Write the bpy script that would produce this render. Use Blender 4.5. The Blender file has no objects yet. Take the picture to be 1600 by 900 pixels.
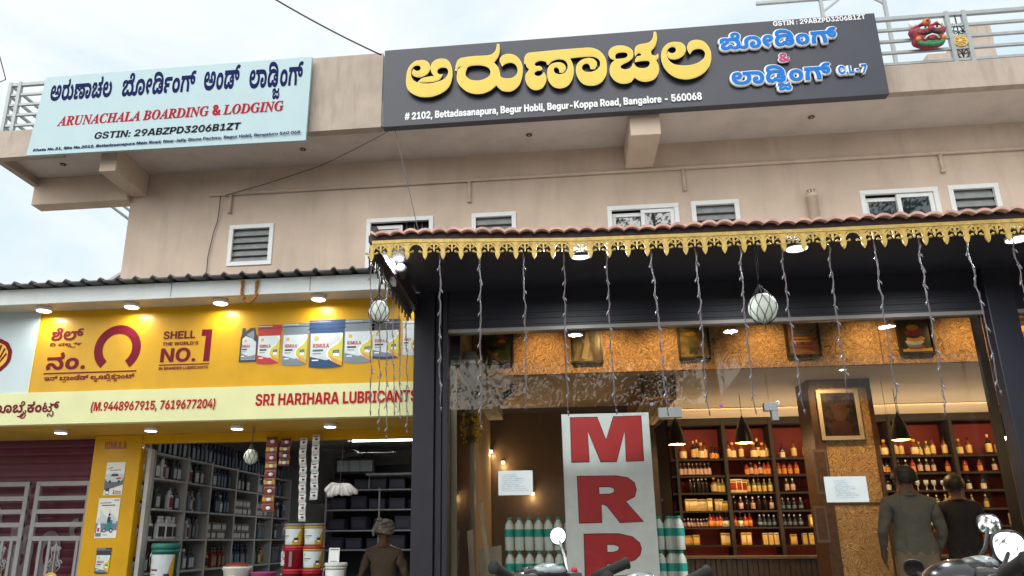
import bpy, bmesh, math, random
from mathutils import Vector, Matrix
from mathutils.geometry import delaunay_2d_cdt
random.seed(7)
R = math.radians
S = bpy.context.scene
col = S.collection

# ------------------------------------------------------------------ camera
F_, PI_, RO_, YA_, CX_, CY_ = 1168.3775, .2889, -.0066, .1097, 739.5773, 496.6291
EYE = 1.42
def cam_axes():
    cy, sy = math.cos(YA_), math.sin(YA_)
    fwd = Vector((-sy*math.cos(PI_), cy*math.cos(PI_), math.sin(PI_)))
    right = Vector((cy, sy, 0)); up = right.cross(fwd)
    c, s = math.cos(RO_), math.sin(RO_)
    return c*right + s*up, -s*right + c*up, fwd
AX = cam_axes()
def P(px, py, Y):
    "a point of the scene: pixel of the 1600x900 photo at the real depth Y (metres in front of the camera)"
    d = AX[0]*((px-CX_)/F_) - AX[1]*((py-CY_)/F_) + AX[2]
    d = d/d.y
    return Vector((d.x*Y, Y, EYE + d.z*Y))
cd = bpy.data.cameras.new('camera'); cam = bpy.data.objects.new('camera', cd); col.objects.link(cam)
m = Matrix((AX[0], AX[1], -AX[2])).transposed().to_4x4(); m.translation = (0, 0, EYE)
cam.matrix_world = m
cd.sensor_width = 36; cd.lens = F_/1600*36
cd.shift_x = (800-CX_)/1600; cd.shift_y = (CY_-450)/1600
cd.clip_start = .05; cd.clip_end = 600
S.camera = cam

# ------------------------------------------------------------------ sky, sun, exposure
W = bpy.data.worlds.new('World'); S.world = W; W.use_nodes = True
nt = W.node_tree; nt.nodes.clear()
def wn(t, **k):
    n = nt.nodes.new(t)
    for a, b in k.items(): setattr(n, a, b)
    return n
SUN_EL, SUN_AZ = 33, 200       # azimuth measured clockwise from +Y: the sun stands behind the camera
sky = wn('ShaderNodeTexSky', sky_type='NISHITA', sun_disc=False, sun_elevation=R(SUN_EL), sun_rotation=R(SUN_AZ), air_density=1.2, dust_density=2.0)
tc = wn('ShaderNodeTexCoord'); mp = wn('ShaderNodeMapping'); mp.inputs['Scale'].default_value = (1.0, 1.0, 2.6)
no = wn('ShaderNodeTexNoise'); no.inputs['Scale'].default_value = 2.3; no.inputs['Detail'].default_value = 9; no.inputs['Roughness'].default_value = .58; no.inputs['Distortion'].default_value = .6
cr = wn('ShaderNodeValToRGB'); cr.color_ramp.elements[0].position = .26; cr.color_ramp.elements[1].position = .54
n2 = wn('ShaderNodeTexNoise'); n2.inputs['Scale'].default_value = 4.5; n2.inputs['Detail'].default_value = 6
cr2 = wn('ShaderNodeValToRGB'); cr2.color_ramp.elements[0].color = (7.7, 8.4, 8.7, 1); cr2.color_ramp.elements[1].color = (8.6, 8.9, 8.9, 1)
cr2.color_ramp.elements[0].position = .35; cr2.color_ramp.elements[1].position = .6
mixs = wn('ShaderNodeMix', data_type='RGBA'); bg = wn('ShaderNodeBackground'); out = wn('ShaderNodeOutputWorld')
# thin blue between the clouds, kept pale by the haze of an overcast day
mixh = wn('ShaderNodeMix', data_type='RGBA'); mixh.inputs[0].default_value = .8; mixh.inputs[7].default_value = (6.7, 8.5, 9.2, 1)
L = nt.links.new
L(tc.outputs['Generated'], mp.inputs[0]); L(mp.outputs[0], no.inputs['Vector']); L(mp.outputs[0], n2.inputs['Vector'])
L(no.outputs['Fac'], cr.inputs[0]); L(n2.outputs['Fac'], cr2.inputs[0])
L(sky.outputs[0], mixh.inputs[6]); L(mixh.outputs[2], mixs.inputs[6]); L(cr2.outputs[0], mixs.inputs[7]); L(cr.outputs[0], mixs.inputs[0])
L(mixs.outputs[2], bg.inputs['Color']); L(bg.outputs[0], out.inputs[0]); bg.inputs['Strength'].default_value = .051
sl = bpy.data.lights.new('sun', 'SUN'); sl.energy = 1.5; sl.angle = R(75); sl.color = (1, .96, .9)
so = bpy.data.objects.new('sun', sl); col.objects.link(so)
az = R(SUN_AZ); el = R(SUN_EL)
sd = Vector((math.sin(az)*math.cos(el), math.cos(az)*math.cos(el), math.sin(el)))
so.rotation_euler = sd.to_track_quat('Z', 'Y').to_euler(); so.location = (0, -20, 30)
S.view_settings.view_transform = 'Standard'; S.view_settings.look = 'None'; S.view_settings.gamma = 1
S.view_settings.use_curve_mapping = False; S.view_settings.exposure = 1.2
S.cycles.use_denoising = True
S.cycles.max_bounces = 8; S.cycles.transparent_max_bounces = 16; S.cycles.glossy_bounces = 4
S.cycles.caustics_reflective = False; S.cycles.caustics_refractive = False
S.cycles.sample_clamp_indirect = 4

# ------------------------------------------------------------------ materials
def mat(name, c, rough=.6, metal=0, var=.1, scale=6, bump=0, bscale=60, spec=.5, stain=None, trans=0, ior=1.45, coat=0):
    M = bpy.data.materials.new(name); M.use_nodes = True
    t = M.node_tree; b = t.nodes['Principled BSDF']
    b.inputs['Roughness'].default_value = rough; b.inputs['Metallic'].default_value = metal
    b.inputs['Specular IOR Level'].default_value = spec; b.inputs['IOR'].default_value = ior
    b.inputs['Coat Weight'].default_value = coat; b.inputs['Coat Roughness'].default_value = .06
    if trans: b.inputs['Transmission Weight'].default_value = trans
    c4 = (*c, 1)
    if var or bump or stain:
        tcx = t.nodes.new('ShaderNodeTexCoord')
    if var:
        n = t.nodes.new('ShaderNodeTexNoise'); n.inputs['Scale'].default_value = scale; n.inputs['Detail'].default_value = 6
        t.links.new(tcx.outputs['Object'], n.inputs['Vector'])
        r = t.nodes.new('ShaderNodeValToRGB'); r.color_ramp.elements[0].position = .3; r.color_ramp.elements[1].position = .7
        r.color_ramp.elements[0].color = (*[v*(1-var) for v in c], 1); r.color_ramp.elements[1].color = (*[min(1, v*(1+var)) for v in c], 1)
        t.links.new(n.outputs['Fac'], r.inputs[0]); src = r.outputs[0]
        if stain:
            sc, amt, scol, stretch = stain
            mp = t.nodes.new('ShaderNodeMapping'); mp.inputs['Scale'].default_value = stretch
            t.links.new(tcx.outputs['Object'], mp.inputs[0])
            n3 = t.nodes.new('ShaderNodeTexNoise'); n3.inputs['Scale'].default_value = sc; n3.inputs['Detail'].default_value = 8; n3.inputs['Roughness'].default_value = .65
            t.links.new(mp.outputs[0], n3.inputs['Vector'])
            r3 = t.nodes.new('ShaderNodeValToRGB'); r3.color_ramp.elements[0].position = .5; r3.color_ramp.elements[1].position = .78
            r3.color_ramp.elements[1].color = (amt, amt, amt, 1); r3.color_ramp.elements[0].color = (0, 0, 0, 1)
            t.links.new(n3.outputs['Fac'], r3.inputs[0])
            mx = t.nodes.new('ShaderNodeMix'); mx.data_type = 'RGBA'
            t.links.new(r3.outputs[0], mx.inputs[0]); t.links.new(src, mx.inputs[6]); mx.inputs[7].default_value = (*scol, 1)
            src = mx.outputs[2]
        t.links.new(src, b.inputs['Base Color'])
    else: b.inputs['Base Color'].default_value = c4
    if bump:
        n2 = t.nodes.new('ShaderNodeTexNoise'); n2.inputs['Scale'].default_value = bscale; n2.inputs['Detail'].default_value = 5
        t.links.new(tcx.outputs['Object'], n2.inputs['Vector'])
        bp = t.nodes.new('ShaderNodeBump'); bp.inputs['Strength'].default_value = bump; bp.inputs['Distance'].default_value = .01
        t.links.new(n2.outputs['Fac'], bp.inputs['Height']); t.links.new(bp.outputs[0], b.inputs['Normal'])
    return M
def emit(name, c, s):
    M = bpy.data.materials.new(name); M.use_nodes = True
    b = M.node_tree.nodes['Principled BSDF']; b.inputs['Base Color'].default_value = (.8, .8, .8, 1)
    b.inputs['Emission Color'].default_value = (*c, 1); b.inputs['Emission Strength'].default_value = s
    return M
def glassmat(name, tint=(1, 1, 1), ior=1.5, rough=0.0):
    M = bpy.data.materials.new(name); M.use_nodes = True; t = M.node_tree; t.nodes.clear()
    o = t.nodes.new('ShaderNodeOutputMaterial'); tr = t.nodes.new('ShaderNodeBsdfTransparent'); g = t.nodes.new('ShaderNodeBsdfGlossy')
    f = t.nodes.new('ShaderNodeFresnel'); mx = t.nodes.new('ShaderNodeMixShader')
    tr.inputs[0].default_value = (*tint, 1); g.inputs['Roughness'].default_value = rough; f.inputs[0].default_value = ior
    g.inputs[0].default_value = (1, 1, 1, 1)
    t.links.new(f.outputs[0], mx.inputs[0]); t.links.new(tr.outputs[0], mx.inputs[1]); t.links.new(g.outputs[0], mx.inputs[2]); t.links.new(mx.outputs[0], o.inputs[0])
    return M
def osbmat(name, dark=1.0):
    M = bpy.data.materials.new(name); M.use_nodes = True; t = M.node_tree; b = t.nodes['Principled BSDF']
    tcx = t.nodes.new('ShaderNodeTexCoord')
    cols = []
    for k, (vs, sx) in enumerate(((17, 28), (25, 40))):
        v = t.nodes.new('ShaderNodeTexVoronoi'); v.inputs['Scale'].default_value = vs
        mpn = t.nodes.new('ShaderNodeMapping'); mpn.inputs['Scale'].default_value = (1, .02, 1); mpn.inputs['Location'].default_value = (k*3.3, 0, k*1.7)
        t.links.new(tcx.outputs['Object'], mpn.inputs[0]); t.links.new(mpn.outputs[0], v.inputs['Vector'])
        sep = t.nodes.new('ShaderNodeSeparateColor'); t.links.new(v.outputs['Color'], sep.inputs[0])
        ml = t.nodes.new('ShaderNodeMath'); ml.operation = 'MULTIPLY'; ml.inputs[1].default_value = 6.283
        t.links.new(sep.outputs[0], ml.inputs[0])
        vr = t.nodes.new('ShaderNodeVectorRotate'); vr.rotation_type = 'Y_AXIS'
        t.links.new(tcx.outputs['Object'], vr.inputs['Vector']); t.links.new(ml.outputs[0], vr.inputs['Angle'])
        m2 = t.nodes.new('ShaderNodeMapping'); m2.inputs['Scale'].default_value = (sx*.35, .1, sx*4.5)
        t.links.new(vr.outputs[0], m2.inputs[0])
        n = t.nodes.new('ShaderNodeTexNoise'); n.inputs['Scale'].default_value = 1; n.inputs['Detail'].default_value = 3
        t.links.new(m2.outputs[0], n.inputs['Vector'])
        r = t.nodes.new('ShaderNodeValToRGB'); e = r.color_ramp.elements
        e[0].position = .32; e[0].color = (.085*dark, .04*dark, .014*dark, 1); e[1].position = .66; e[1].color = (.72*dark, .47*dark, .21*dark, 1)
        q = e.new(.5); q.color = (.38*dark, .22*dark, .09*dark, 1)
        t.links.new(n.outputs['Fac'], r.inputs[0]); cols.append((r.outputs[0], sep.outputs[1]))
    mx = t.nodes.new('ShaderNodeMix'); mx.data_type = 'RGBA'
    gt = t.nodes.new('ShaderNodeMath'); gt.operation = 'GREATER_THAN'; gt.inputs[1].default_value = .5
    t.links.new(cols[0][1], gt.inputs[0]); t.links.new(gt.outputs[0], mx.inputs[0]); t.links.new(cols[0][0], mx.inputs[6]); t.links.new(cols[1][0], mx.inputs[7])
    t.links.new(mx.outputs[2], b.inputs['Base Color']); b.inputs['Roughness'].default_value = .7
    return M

plaster = mat('pink_plaster', (.61, .495, .405), .9, var=.09, scale=1.6, bump=.25, bscale=90, stain=(2.6, .42, (.36, .29, .24), (1.6, 1, .28)))
plaster_par = mat('parapet_plaster', (.44, .37, .315), .9, var=.10, scale=2.5, bump=.3, bscale=70, stain=(3.5, .6, (.24, .19, .17), (2.2, 1, .35)))
soffitm = mat('soffit_paint', (.64, .58, .55), .9, var=.05, scale=3, bump=.1, stain=(1.6, .35, (.27, .24, .22), (1, 1, 1)))
upvc = mat('white_upvc', (.74, .76, .77), .35, var=.03)
louvre_glass = mat('louvre_glass', (.27, .295, .30), .35, var=.15, scale=9, spec=.6)
pane_dark = mat('window_glass', (.012, .016, .02), .02, var=0, spec=.6, ior=2.1)
shade_black = mat('room_shade', (.012, .011, .013), .9, var=0)  # near-black sheets behind the frames stand in for the shade of unlit rooms
steel = mat('grey_steel_paint', (.34, .37, .38), .45, metal=.2, var=.08, scale=14)
iron = mat('black_iron', (.015, .015, .018), .5, var=.1)
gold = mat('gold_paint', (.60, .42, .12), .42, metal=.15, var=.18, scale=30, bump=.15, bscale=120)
gold_shaded = mat('shaded_gold_trim', (.035, .025, .02), .6, var=.2, scale=30)  # side trim is the same gold; its backlit shade is put into this brown
whiteboard = mat('sign_sheet_pale_blue', (.38, .53, .58), .4, var=.03, scale=2, stain=(2.5, .15, (.30, .42, .46), (1, 1, 1)))
blackboard = mat('sign_sheet_charcoal', (.038, .042, .062), .32, var=.05, scale=2)
navy = mat('navy_ink', (.005, .008, .08), .6, var=0, spec=.1)
redink = mat('red_ink', (.40, .010, .022), .6, var=0, spec=.1)
blackink = mat('black_ink', (.008, .010, .02), .6, var=0, spec=.1)
whiteink = mat('white_ink', (.78, .82, .84), .5, var=0)
yellow_face = mat('yellow_acrylic', (.66, .47, .018), .28, var=.05, scale=5, coat=.3)
yellow_rim = mat('yellow_edge', (.78, .62, .16), .35, var=0)
letter_side = mat('letter_returns', (.02, .016, .012), .5, var=0)
blue_face = mat('blue_acrylic', (.004, .17, .62), .4, var=.04, spec=.2)
magenta = mat('magenta_ink', (.45, .02, .16), .4, var=0)
yel = mat('yellow_vinyl', (.56, .305, .006), .36, var=.07, scale=3.5, bump=.03, bscale=9, coat=.06, spec=.3, stain=(6, .25, (.36, .18, .01), (1, 1, .5)))
yel_shaded = mat('yellow_paint_shaded', (.50, .30, .035), .55, var=.1, scale=4)  # yellow paint toned down so the soffit's shade sits in the colour
cream = mat('cream_vinyl', (.66, .68, .37), .4, var=.04, scale=4)
palepanel = mat('pale_blue_panel', (.46, .56, .61), .4, var=.04, scale=2)
maroon = mat('maroon_ink', (.15, .004, .018), .6, var=0, spec=.2)
logo_yellow = mat('logo_yellow', (.70, .42, .02), .45, var=.04)
roofm = mat('roof_sheet', (.085, .082, .085), .5, metal=.3, var=.2, scale=12, stain=(5, .5, (.05, .04, .035), (1, 1, 1)))
fasciam = mat('white_steel_fascia', (.62, .68, .70), .4, var=.05, scale=5, stain=(4, .25, (.45, .49, .5), (3, 1, .6)))
greysof = mat('grey_soffit', (.40, .36, .32), .7, var=.06)
shutterm = mat('maroon_shutter', (.105, .011, .030), .45, var=.12, scale=5)
shutter_paint = mat('shutter_letter_paint', (.24, .19, .21), .6, var=.1)
gatem = mat('gate_grey_paint', (.25, .25, .26), .5, var=.08, scale=16)
shopwall = mat('shop_wall', (.36, .36, .36), .8, var=.06)
rackm = mat('rack_board', (.42, .42, .42), .6, var=.08, scale=9)
concrete = mat('concrete', (.46, .44, .40), .9, var=.15, scale=4, bump=.4)
asphalt = mat('pale_bounce_road', (.34, .31, .27), .9, var=.25, scale=30, bump=.5, bscale=200)  # unseen road made paler than real asphalt to bounce light onto the facade
tilefloor = mat('floor_tile', (.32, .29, .26), .35, var=.08)
blackm = mat('black_cladding', (.011, .011, .019), .5, var=.1, scale=7)
darkwood = mat('dark_wood', (.11, .055, .03), .5, var=.3, scale=18)
tilered = mat('clay_tile', (.70, .42, .36), .75, var=.25, scale=13, bump=.3, bscale=90, stain=(9, .45, (.58, .42, .36), (1, 1, 1)))
fasciad = mat('canopy_fascia', (.035, .02, .025), .5, var=.15)
beige = mat('beige_ceiling', (.58, .47, .34), .85, var=.05, scale=2)
beigewall = mat('beige_wall', (.36, .26, .18), .8, var=.06, scale=2)
redback = mat('oxblood_back', (.15, .009, .007), .7, var=.12, scale=4)
shelfwood = mat('shelf_wood', (.012, .007, .006), .75, var=.25, scale=16)
counterm = mat('counter_slat', (.075, .062, .052), .4, var=.2, scale=12)
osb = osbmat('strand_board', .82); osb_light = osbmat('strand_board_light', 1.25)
glass = glassmat('shop_glass', (.93, .94, .93), 1.29)
plasticglass = glassmat('clear_pet', (.80, .92, .88), 1.5, .08)
white_emit = emit('lamp_white', (1, .97, .92), 3)
warm_emit = emit('lamp_warm', (1, .62, .25), 14)
strip_emit = emit('added_strip_warm', (1, .58, .22), 7)
tube_emit = emit('tube_white', (.93, 1, 1), 4)
can_emit = emit('canopy_lamp_white', (.95, 1, 1), 1.4)
lamp_body = mat('lamp_body_white', (.7, .7, .7), .4, var=0)
chrome = mat('mirror_chrome', (.72, .76, .77), .02, metal=1, var=0)
chromer = mat('brushed_metal', (.6, .6, .6), .25, metal=1, var=.05)
scblack = mat('black_plastic', (.014, .014, .016), .45, var=.1, scale=20)
scgrey = mat('grey_plastic', (.075, .072, .075), .45, var=.1, scale=20)
scred = mat('red_button', (.55, .02, .05), .4, var=0)
dialm = mat('instrument_dial', (.35, .40, .42), .2, var=.1, scale=20, coat=.4)
rubber = mat('rubber', (.02, .02, .02), .8, var=.1)
gourdm = mat('pale_gourd', (.70, .76, .70), .6, var=.10, scale=8, bump=.12, bscale=60)
netm = mat('black_net', (.02, .02, .022), .8, var=0)
wirem = mat('pale_wire', (.15, .125, .14), .5, var=.2, scale=30)
wiredark = mat('grey_wire', (.10, .09, .10), .5, var=.1)
bulbm = mat('tiny_clear_bulb', (.26, .26, .30), .2, var=.1, spec=.8)
marig = mat('marigold', (.30, .12, .012), .8, var=.4, scale=60)
skinm = mat('brown_skin', (.17, .085, .05), .5, var=.1, scale=20)
hairm = mat('black_hair', (.012, .010, .010), .5, var=.2, scale=60)
shirt_brown = mat('brown_shirt', (.115, .085, .062), .85, var=.1, scale=12, bump=.3, bscale=14)
shirt_olive = mat('olive_shirt', (.13, .12, .098), .85, var=.1, scale=12, bump=.35, bscale=12)
shirt_navy = mat('dark_tee', (.018, .018, .026), .85, var=.1, scale=12)
trousers_m = mat('khaki_trousers', (.26, .19, .12), .85, var=.08, scale=12)
trousers_d = mat('dark_trousers', (.04, .038, .04), .85, var=.08, scale=12)
paper = mat('paper', (.52, .56, .57), .7, var=.05, scale=9)
paper_ink = mat('faint_print', (.40, .46, .50), .7, var=.3, scale=60)
bag_m = mat('thin_plastic', (.62, .62, .64), .3, var=.12, scale=20, spec=.7)

# ------------------------------------------------------------------ mesh helpers
class MB:
    def __init__(s): s.bm = bmesh.new(); s.mats = []; s.smooth = False
    def mi(s, m):
        if m not in s.mats: s.mats.append(m)
        return s.mats.index(m)
    def faces(s, vs, fs, m, sm=False):
        bv = [s.bm.verts.new(v) for v in vs]; k = s.mi(m)
        for f in fs:
            try: q = s.bm.faces.new([bv[i] for i in f]); q.material_index = k; q.smooth = sm
            except ValueError: pass
        return bv
    def box(s, x0, x1, y0, y1, z0, z1, m, bev=0):
        if x1 < x0: x0, x1 = x1, x0
        if y1 < y0: y0, y1 = y1, y0
        if z1 < z0: z0, z1 = z1, z0
        if bev:
            t = bmesh.new(); bmesh.ops.create_cube(t, size=1)
            for v in t.verts: v.co = Vector(((x0+x1)/2 + v.co.x*(x1-x0), (y0+y1)/2 + v.co.y*(y1-y0), (z0+z1)/2 + v.co.z*(z1-z0)))
            bmesh.ops.bevel(t, geom=t.edges[:], offset=min(bev, .45*min(x1-x0, y1-y0, z1-z0)), segments=2, affect='EDGES', profile=.6)
            t.verts.index_update()
            s.faces([v.co.copy() for v in t.verts], [[v.index for v in f.verts] for f in t.faces], m); t.free(); return
        v = [(x0,y0,z0),(x1,y0,z0),(x1,y1,z0),(x0,y1,z0),(x0,y0,z1),(x1,y0,z1),(x1,y1,z1),(x0,y1,z1)]
        s.faces(v, [(0,3,2,1),(4,5,6,7),(0,1,5,4),(1,2,6,5),(2,3,7,6),(3,0,4,7)], m)
    def quad(s, a, b, c, d, m): s.faces([a, b, c, d], [(0,1,2,3)], m)
    def tube(s, pts, r, m, n=8, cap=True, sm=True):
        pts = [Vector(p) for p in pts]; rs = r if isinstance(r, (list, tuple)) else [r]*len(pts)
        vs = []; fs = []; prev = None
        for i, p in enumerate(pts):
            t = (pts[min(i+1, len(pts)-1)] - pts[max(i-1, 0)])
            if t.length < 1e-9: t = Vector((0, 0, 1))
            t.normalize()
            if prev is None: a = t.cross(Vector((0, 0, 1)) if abs(t.z) < .9 else Vector((1, 0, 0)))
            else: a = prev - t*prev.dot(t)
            if a.length < 1e-6: a = t.orthogonal()
            a.normalize(); prev = a; b = t.cross(a)
            for k in range(n):
                an = 2*math.pi*k/n; vs.append(p + (a*math.cos(an) + b*math.sin(an))*rs[i])
        for i in range(len(pts)-1):
            for k in range(n): fs.append((i*n+k, i*n+(k+1) % n, (i+1)*n+(k+1) % n, (i+1)*n+k))
        if cap: fs.append(tuple(range(n))[::-1]); fs.append(tuple((len(pts)-1)*n+k for k in range(n)))
        s.faces(vs, fs, m, sm)
    def bar(s, a, b, w, h, m):
        "square bar from a to b"
        a, b = Vector(a), Vector(b); t = (b-a).normalized(); u = t.cross(Vector((0,0,1)) if abs(t.z) < .95 else Vector((0,1,0))).normalized(); v = t.cross(u)
        vs = [p + u*sx*w/2 + v*sy*h/2 for p in (a, b) for sx, sy in ((-1,-1),(1,-1),(1,1),(-1,1))]
        s.faces(vs, [(0,1,5,4),(1,2,6,5),(2,3,7,6),(3,0,4,7),(3,2,1,0),(4,5,6,7)], m)
    def lathe(s, prof, c, m, n=16, axis='z', sm=True, cap=True):
        c = Vector(c); vs = []; fs = []
        for r, h in prof:
            for k in range(n):
                a = 2*math.pi*k/n; x, y = r*math.cos(a), r*math.sin(a)
                vs.append(c + (Vector((x, y, h)) if axis == 'z' else Vector((x, h, y)) if axis == 'y' else Vector((h, x, y))))
        for i in range(len(prof)-1):
            for k in range(n): fs.append((i*n+k, i*n+(k+1) % n, (i+1)*n+(k+1) % n, (i+1)*n+k))
        if cap: fs.append(tuple(range(n))[::-1]); fs.append(tuple((len(prof)-1)*n+k for k in range(n)))
        s.faces(vs, fs, m, sm)
    def ball(s, c, r, m, seg=8, sc=(1,1,1)):
        prof = [(max(1e-4, r*math.sin(math.pi*i/seg)), -r*math.cos(math.pi*i/seg)) for i in range(seg+1)]
        c = Vector(c); n = seg+4; vs = []; fs = []
        for q, h in prof:
            for k in range(n):
                a = 2*math.pi*k/n; vs.append(c + Vector((q*math.cos(a)*sc[0], q*math.sin(a)*sc[1], h*sc[2])))
        for i in range(len(prof)-1):
            for k in range(n): fs.append((i*n+k, i*n+(k+1) % n, (i+1)*n+(k+1) % n, (i+1)*n+k))
        s.faces(vs, fs, m, True)
    def poly(s, loop, y, m, depth=0, side=None):
        "a shape in the XZ plane facing -Y, optionally with depth"
        s.shape([[list(loop)]], y, m, depth, side)
    def shape(s, groups, y, m, depth=0, side=None, step=.0002):
        for gi, g in enumerate(groups):
            yy = y - gi*step
            loops = [[Vector((p[0], p[1])) for p in lp] for lp in g]
            flat = [p for lp in loops for p in lp]; ed = []; o = 0
            for lp in loops:
                n = len(lp); ed += [(o+i, o+(i+1) % n) for i in range(n)]; o += n
            r = delaunay_2d_cdt(flat, ed, [], 0, 1e-7); co, tris = r[0], r[2]
            segs = [(lp[i-1], lp[i]) for lp in loops for i in range(len(lp))]
            vs = [(p.x, yy, p.y) for p in co]; fs = []
            for t in tris:
                cx = sum(co[i].x for i in t)/3; cy = sum(co[i].y for i in t)/3; w = 0
                for a, c in segs:                       # winding number of the middle of the triangle
                    if (a.y <= cy) != (c.y <= cy):
                        if a.x+(cy-a.y)/(c.y-a.y)*(c.x-a.x) > cx: w += 1 if c.y > a.y else -1
                if w == 0: continue
                a, b, c = (co[i] for i in t); ar = (b.x-a.x)*(c.y-a.y)-(b.y-a.y)*(c.x-a.x)
                if abs(ar) > 1e-12: fs.append(tuple(t) if ar > 0 else tuple(t)[::-1])
            s.faces(vs, fs, m)
            if depth:
                sm_ = side or m
                for lp in loops:
                    n = len(lp); v2 = [(p.x, yy, p.y) for p in lp] + [(p.x, yy+depth, p.y) for p in lp]
                    s.faces(v2, [(i, (i+1) % n, n+(i+1) % n, n+i) for i in range(n)], sm_)
    def build(s, name, parent=None, origin=None, fixn=True):
        o0 = Vector(origin) if origin is not None else (ORG.get(parent.name, Vector((0,0,0))) if parent else Vector((0,0,0)))
        if fixn: bmesh.ops.recalc_face_normals(s.bm, faces=s.bm.faces[:])
        for v in s.bm.verts: v.co -= o0
        me = bpy.data.meshes.new(name); s.bm.to_mesh(me); s.bm.free()
        for mm in s.mats: me.materials.append(mm)
        o = bpy.data.objects.new(name, me); col.objects.link(o)
        if parent: o.parent = parent; ORG[o.name] = o0
        else: o.location = o0; ORG[o.name] = o0
        return o
ORG = {}
def tag(o, label=None, cat=None, group=None, kind=None):
    if label: o['label'] = label
    if cat: o['category'] = cat
    if group: o['group'] = group
    if kind: o['kind'] = kind
    return o
def thing(name, label, cat, loc, group=None):
    o = bpy.data.objects.new(name, None); col.objects.link(o); o.location = loc; o.empty_display_size = .1
    ORG[o.name] = Vector(loc)
    return tag(o, label, cat, group)
def dup(root, loc, label=None, rot=None, scale=None):
    "a copy of a thing with copies of its parts and sub-parts"
    r = root.copy(); col.objects.link(r); r.location = loc
    if rot is not None: r.rotation_euler = rot
    if scale is not None: r.scale = scale
    if label: r['label'] = label
    for ch in list(root.children):
        c = ch.copy(); col.objects.link(c); c.parent = r
        for g in list(ch.children):
            d = g.copy(); col.objects.link(d); d.parent = c
    return r

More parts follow.
